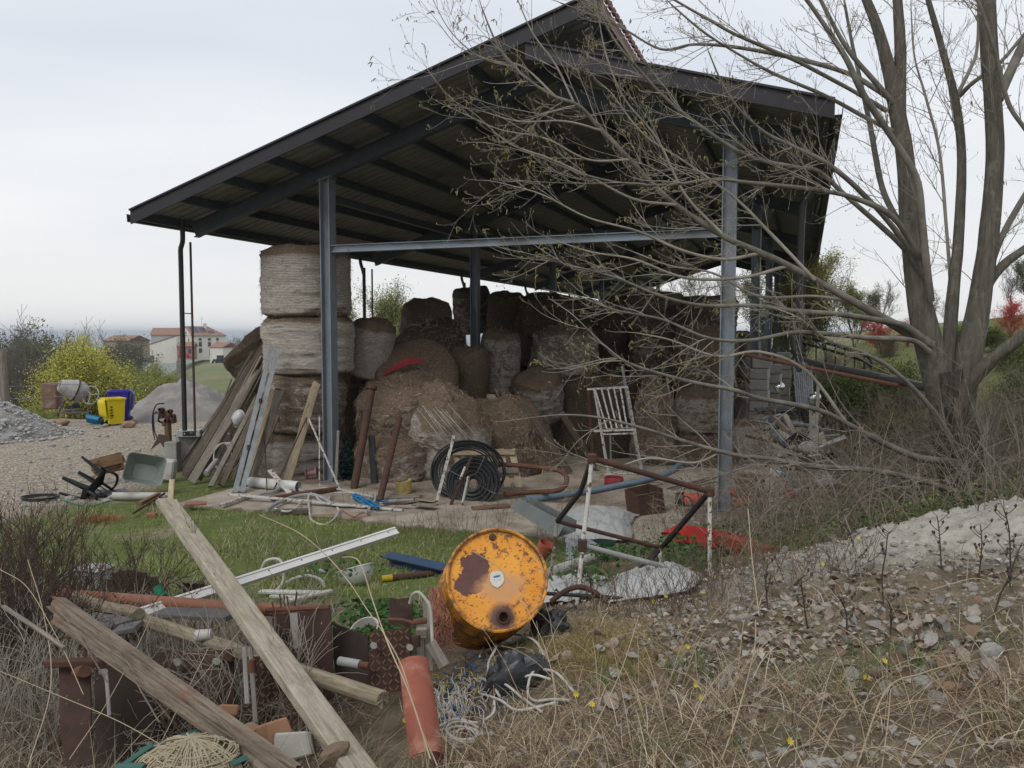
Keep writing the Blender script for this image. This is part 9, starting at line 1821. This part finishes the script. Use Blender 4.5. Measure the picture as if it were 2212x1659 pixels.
def brush():
 r = np.random.default_rng(77)
 # dark leafless shrubs at the left edge
 md = mat('shrub_twig_dark', (.085, .055, .045), (.055, .038, .032), 4, .85, 0, 0); lv = [(.075, .05, .04), (.10, .065, .05), (.06, .045, .035)]
 for i, (u, v, d, n, h, lb) in enumerate([(45, 1400, 4.6, 46, .95, 'dense dark leafless shrub at the left edge, nearest one'), (130, 1360, 5.2, 42, .85, 'dark twiggy shrub right of the nearest one in front of the grass'), (205, 1330, 5.7, 26, .62, 'smaller dark twiggy shrub before the concrete box'), (10, 1300, 5.8, 36, .9, 'dark twiggy shrub behind the nearest one at the left edge')]):
  c = W(u, v, d); g = np.stack([c.x+r.normal(0, .24, n), c.y+r.normal(0, .22, n), np.zeros(n)], 1); g[:, 2] = terrain_z(g[:, 0], g[:, 1])-.02
  T = thing('dead_shrub', lb, 'shrub', (c.x, c.y, gz(c.x, c.y)), 'dark leafless shrubs'); tw = twig_set(g, i+5, h, .0042, 1, 7, .6, 2); V, F = tubes(tw, 3); o = link('twigs', npmesh('twigs', V, F), md, T); o['kind'] = 'stuff'
  E = np.concatenate([P[2:] for P, _ in tw]); k = r.choice(len(E), min(len(E), 2600), False); V, F, C = leafcards(E[k], r.uniform(.006, .017, len(k)), palette(lv, len(k), r), r); o = link('buds', npmesh('buds', V, F, C), M_leafl, T); o['kind'] = 'stuff'
 # grey canes and tangle at the bottom left
 roots = np.array([on_ground(r.uniform(-60, 660), r.uniform(1440, 1655), 2, 8)[:] for _ in range(760)]); tw = twig_set(roots, 12, .60, .0034, .6, 4, .7, 1, .14); V, F = tubes(tw, 4); tag(link('dead_canes', npmesh('dead_canes', V, F, None, True), mat('cane_grey', (.36, .32, .265), (.22, .19, .155), 3, .85, 0, 0)), 'tangled grey dead canes over the pit in the lower left', None, None, 'stuff')
 # thicket to the right
 x = r.uniform(1.9, 8.5, 1500); y = r.uniform(6.6, 12.5, 1500); t, k = inv_S(x, y); ok = (clay_mask(x, y) < .2) & (y > 6.5+.0*x) & ~((k > -2.4) & (t < 8.2)) & (x/y < .78); x, y = x[ok], y[ok]
 roots = np.stack([x, y, terrain_z(x, y)-.02], 1); tw = twig_set(roots, 31, .95, .0046, .5, 3, .7, 1, .30); V, F = tubes(tw, 3); tag(link('bramble_canes', npmesh('bramble_canes', V, F, None, True), mat('bramble_cane', (.32, .275, .215), (.15, .122, .09), 2.5, .85, 0, 0)), 'arching dead bramble canes between the slab and the poplar', None, None, 'stuff')
 n = 64000; x = r.uniform(1.4, 10.5, n); y = r.uniform(6.6, 15.5, n); t, k = inv_S(x, y); dn = smooth(-.35, .35, fbm(x, y, .8, 81)); ok = (clay_mask(x, y) < .1) & ~((k > -2.5) & (t < 8.6)) & (r.random(n) < dn) & (x > 1.2+.0*y) ; x, y = x[ok], y[ok]; n = len(x)
 P = np.stack([x, y, terrain_z(x, y)+np.abs(r.normal(0, .26, n))*(.5+smooth(.0, .6, fbm(x, y, .6, 83))*1.6)], 1); V, F, C = leafcards(P, r.uniform(.025, .065, n), palette([(.08, .13, .032), (.11, .17, .04), (.05, .085, .024), (.16, .20, .06), (.13, .10, .06)], n, r), r, .35)
 tag(link('bramble_leaves', npmesh('bramble_leaves', V, F, C), M_leaf), 'dark green bramble leaves under the poplar and around the frame', None, None, 'stuff')
 P = scatter(14000, 1.5, 9.5, 6.4, 14, lambda x, y: (clay_mask(x, y) < .2)*(~((inv_S(x, y)[1] > -2.4) & (inv_S(x, y)[0] < 8.6)))*.7); n = len(P); V, F, C = blades(P, r.uniform(.08, .45, n), np.full(n, .0045), r.uniform(.1, 1.1, n), r.uniform(0, .9, n), palette([(.12, .16, .05), (.24, .195, .12), (.32, .27, .185), (.16, .125, .08), (.08, .12, .04)], n), 3, r)
 tag(link('rank_grass', npmesh('rank_grass', V, F, C), M_dry), 'rank mixed grass in the thicket before the poplar', None, None, 'stuff')
 x = r.uniform(2.3, 9.5, 720); y = r.uniform(8.4, 14.5, 720); t, k = inv_S(x, y); ok = ~((k > -2.2) & (t < 8.4)) & (x/y < .8); x, y = x[ok], y[ok]; roots = np.stack([x, y, terrain_z(x, y)-.02], 1); tw = twig_set(roots, 33, 1.55, .0055, .8, 6, .75, 2, .22); V, F = tubes(tw, 3); tag(link('scrub_canes', npmesh('scrub_canes', V, F, None, True), mat('scrub_cane', (.24, .20, .155), (.10, .08, .06), 2.5, .9, 0, 0)), 'tall tangle of bare brown scrub between the barn and the poplar', None, None, 'stuff')
 # ivy and nettle patches
 Q = []
 for (u, v, su, sv, m, d0, d1) in [(810, 1262, 40, 14, 520, 5.0, 5.9), (880, 1268, 40, 12, 360, 4.9, 5.6), (770, 1320, 38, 18, 380, 4.5, 5.1), (840, 1310, 25, 12, 160, 4.6, 5), (1270, 1255, 30, 22, 380, 6, 7.4), (1330, 1190, 60, 14, 420, 7, 8), (1480, 1150, 30, 16, 300, 7.8, 9), (1490, 1210, 35, 24, 380, 6.6, 8), (1570, 1120, 40, 16, 260, 8.6, 10), (700, 1190, 60, 12, 160, 7, 8)]:
  for _ in range(m): p = W(u+r.normal(0, su), v+r.normal(0, sv), r.uniform(d0, d1)); g = gz(p.x, p.y) if _ % 8 == 0 else None; Q.append(p)
 P = np.array([q[:] for q in Q]); gg = terrain_z(P[:, 0], P[:, 1]); P[:, 2] = np.clip(P[:, 2], gg+.01, gg+.24); n = len(P); V, F, C = leafcards(P, r.uniform(.03, .065, n), palette([(.045, .10, .025), (.06, .13, .035), (.035, .075, .02), (.085, .15, .045)], n, r), r, .45, .25, .85)
 tag(link('ivy_nettles', npmesh('ivy_nettles', V, F, C), M_leaf), 'fresh green nettles and ivy round the bowl and the frame', None, None, 'stuff')
 # thin dead weeds along the slab edge and among the junk
 roots = []
 for (u, v, su, sv, m) in [(1010, 1150, 60, 14, 60), (900, 1165, 60, 14, 50), (1090, 1110, 30, 16, 30), (700, 1240, 60, 20, 60), (1190, 1160, 30, 20, 30), (620, 1260, 50, 15, 40), (1160, 1120, 40, 10, 25), (800, 1090, 60, 14, 24), (1640, 1260, 80, 20, 50), (1780, 1240, 90, 18, 50), (1400, 1325, 80, 10, 70), (1500, 1290, 30, 14, 30), (1250, 1290, 40, 14, 26), (1350, 1160, 80, 20, 60)]:
  for _ in range(m): roots.append(on_ground(u+r.normal(0, su), v+r.normal(0, sv), 3, 16)[:])
 tw = twig_set(np.array(roots), 55, .34, .0026, .9, 4, .7, 1); V, F = tubes(tw, 3); tag(link('dead_weeds', npmesh('dead_weeds', V, F), mat('weed_brown', (.17, .125, .09), (.10, .075, .055), 3, .9, 0, 0)), 'thin dead weed stems along the edge of the slab', None, None, 'stuff')
 # tall dead stalks with seed heads on the clay mound
 ms = mat('stalk_dark', (.075, .055, .042), (.05, .038, .03), 4, .85, 0, 0)
 for i, (pts, lb) in enumerate([([(1612, 480), (1605, 330), (1595, 180), (1580, 70)], 'tall dark dead stalk standing on the pale clay mound, left one'), ([(1880, 540), (1895, 400), (1905, 260), (1895, 130)], 'dark dead stalk with curled seed leaves on the clay mound'), ([(2110, 590), (2112, 350), (2100, 150), (2060, 0)], 'long thin dead stalk near the right edge of the clay mound'), ([(1185, 680), (1180, 500), (1205, 350), (1220, 215), (1240, 180)], 'dead branched stalk at the left foot of the clay mound'), ([(1045, 600), (1010, 430), (985, 290), (925, 120), (905, 60)], 'pale forked dead stalk left of the clay mound'), ([(1985, 830), (2040, 640), (2100, 520), (2160, 350), (2200, 260)], 'slanting dead stalk with seed heads at the right edge'), ([(640, 900), (610, 700), (590, 520)], 'dark stalk in the dry grass left of the clay mound'), ([(925, 930), (915, 760), (850, 620)], 'dark bent stalk below the pebbly ridge'), ([(1240, 940), (1245, 800), (1230, 690)], 'short dark stalk beside the heap of large leaves'), ([(350, 760), (335, 560), (345, 420)], 'thin dark stalk on the left slope of the bank')]):
  base = on_ground(*a3(*pts[0]), 2.5, 8); d = base.y; P = [base]+[W(*a3(*q), d) for q in pts[1:]]; T = thing('dead_stalk', lb, 'dead stalk', base, 'dead stalks on the bank'); SP = smooth_path(P, 5); rod('stem', SP, [.0052*(1-.5*k/len(SP)) for k in range(len(SP))], ms if i not in (4,) else M_twig, T, 6)
  b = MB(); rr = random.Random(i)
  for k in range(9): p = SP[rr.randrange(len(SP)//3, len(SP))]; a = rr.uniform(0, 6.28); e = p+Vector((math.cos(a)*.05, math.sin(a)*.05, .045))*rr.uniform(.5, 1.4); b.tube([p, p.lerp(e, .5)+Vector((0, 0, -.005)), e], .0022, 4); b.tube([e, e+Vector((0, 0, .012)), e+Vector((.003, 0, .022))], [.004, .0085, .002], 5)
  o = b.build('seed_heads', ms, T); o['kind'] = 'stuff'
 # yellow flowers
 my = mat('flower_yellow', (.62, .50, .02), (.55, .42, .015), 9, .6, 0, 0); mg = mat('flower_stem', (.09, .14, .04), None, 5, .7, 0, 0); fl = MB();
 for k in range(7): a = k*.9; fl.add([(0, 0, 0), (math.cos(a-.32)*.010, math.sin(a-.32)*.010, .004), (math.cos(a)*.015, math.sin(a)*.015, .006), (math.cos(a+.32)*.010, math.sin(a+.32)*.010, .004)], [(0, 1, 2, 3)])
 fm = fl.mesh('petals', False); fm.materials.append(my); sm = MB().tube([(0, 0, -.10), (.004, 0, -.05), (0, 0, 0)], .0018, 5).mesh('stem'); sm.materials.append(mg)
 fpos = [(*a3(745, 455), 'on the pebbly ridge'), (*a3(1005, 270), 'at the crest left of the clay mound'), (*a3(1880, 400), 'on the pale clay mound'), (*a3(1193, 1200), 'among large grey leaves on the right bank'), (*a3(1065, 1300), 'below the one among the large grey leaves'), (*a2(1790, 630), 'in the dry grass right of centre'), (*a2(1895, 1105), 'low in the dry grass at right centre'), (*a2(1855, 1035), 'just above its low neighbour at right centre'), (*a2(830, 1160), 'left of the green blades below the bag'), (*a2(965, 1250), 'in dry grass at the bottom centre'), (1705, 1636, 'at the very bottom edge'), (*a2(1500, 260), 'on the left of the pair before the white sheet'), (*a2(1605, 255), 'on the right of the pair before the white sheet'), (*a2(1925, 160), 'at the right end of the white sheet'), (*z7(1870, 1080), 'beside the right leg of the frame'), (*z7(2025, 1110), 'right of the frame leg clamp'), (*a1(1425, 1345), 'at the foot of the pipe shell'), (*z6(1390, 512), 'in the weeds above the blue beam')]
 for i, (u, v, w) in enumerate(fpos):
  p = on_ground(u, min(v+12, 1656), 2, 10); T = thing('yellow_flower', 'small yellow flower '+w, 'flower', (p.x, p.y, gz(p.x, p.y)+r.uniform(.05, .09)), 'yellow flowers'); T.rotation_euler = (R(55+r.uniform(-20, 20)), 0, r.uniform(-.5, .5))
  for nm, me in (('petals', fm), ('stem', sm)): o = bpy.data.objects.new(nm, me); COL.objects.link(o); o.parent = T
 P = np.array([on_ground(r.normal(700, 22), r.normal(1148, 8), 4, 14)[:] for _ in range(60)])+np.array([0, 0, .10]); V, F, C = leafcards(P, np.full(60, .018), np.tile((.6, .5, .04), (60, 1)), r, .7); tag(link('flower_patch', npmesh('flower_patch', V, F, C), M_leaf), 'patch of tiny yellow flowers in the grass above the white rail', None, None, 'stuff')
 # whips around the foot of the poplar
 roots = np.array([on_ground(r.normal(2080, 60), r.uniform(1085, 1110), 6, 14)[:] for _ in range(30)]); tw = twig_set(roots, 91, 1.1, .005, 1.2, 5, .5, 1, .05); V, F = tubes(tw, 4); o = link('suckers', npmesh('suckers', V, F, None, True), M_limb, POPLAR); o['kind'] = 'stuff'
brush()
bpy.context.view_layer.update()
def number_off():
 # things that share a label are told apart by their place from left to right
 by = {}
 for o in bpy.data.objects:
  if o.parent is None and o.get('label') and o.get('category'): by.setdefault(o['label'], []).append(o)
 names = ['leftmost', 'second from the left', 'third from the left', 'fourth from the left', 'fifth from the left', 'sixth from the left', 'seventh from the left', 'eighth from the left', 'ninth from the left', 'tenth from the left', 'eleventh from the left']
 def key(o):
  p = o.matrix_world @ (Vector(o.bound_box[0])+Vector(o.bound_box[6]))/2 if o.type == 'MESH' else o.matrix_world.translation
  p = o.matrix_world @ ((Vector(o.bound_box[0])+Vector(o.bound_box[6]))/2) if o.type == 'MESH' else p
  return p.x/max(.1, p.y)
 for lb, os_ in by.items():
  n = len(os_)
  if not 2 <= n <= 11: continue
  for i, o in enumerate(sorted(os_, key=key)): o['label'] = (names[i] if i < n-1 or n > 6 else 'rightmost')+' '+lb
number_off()
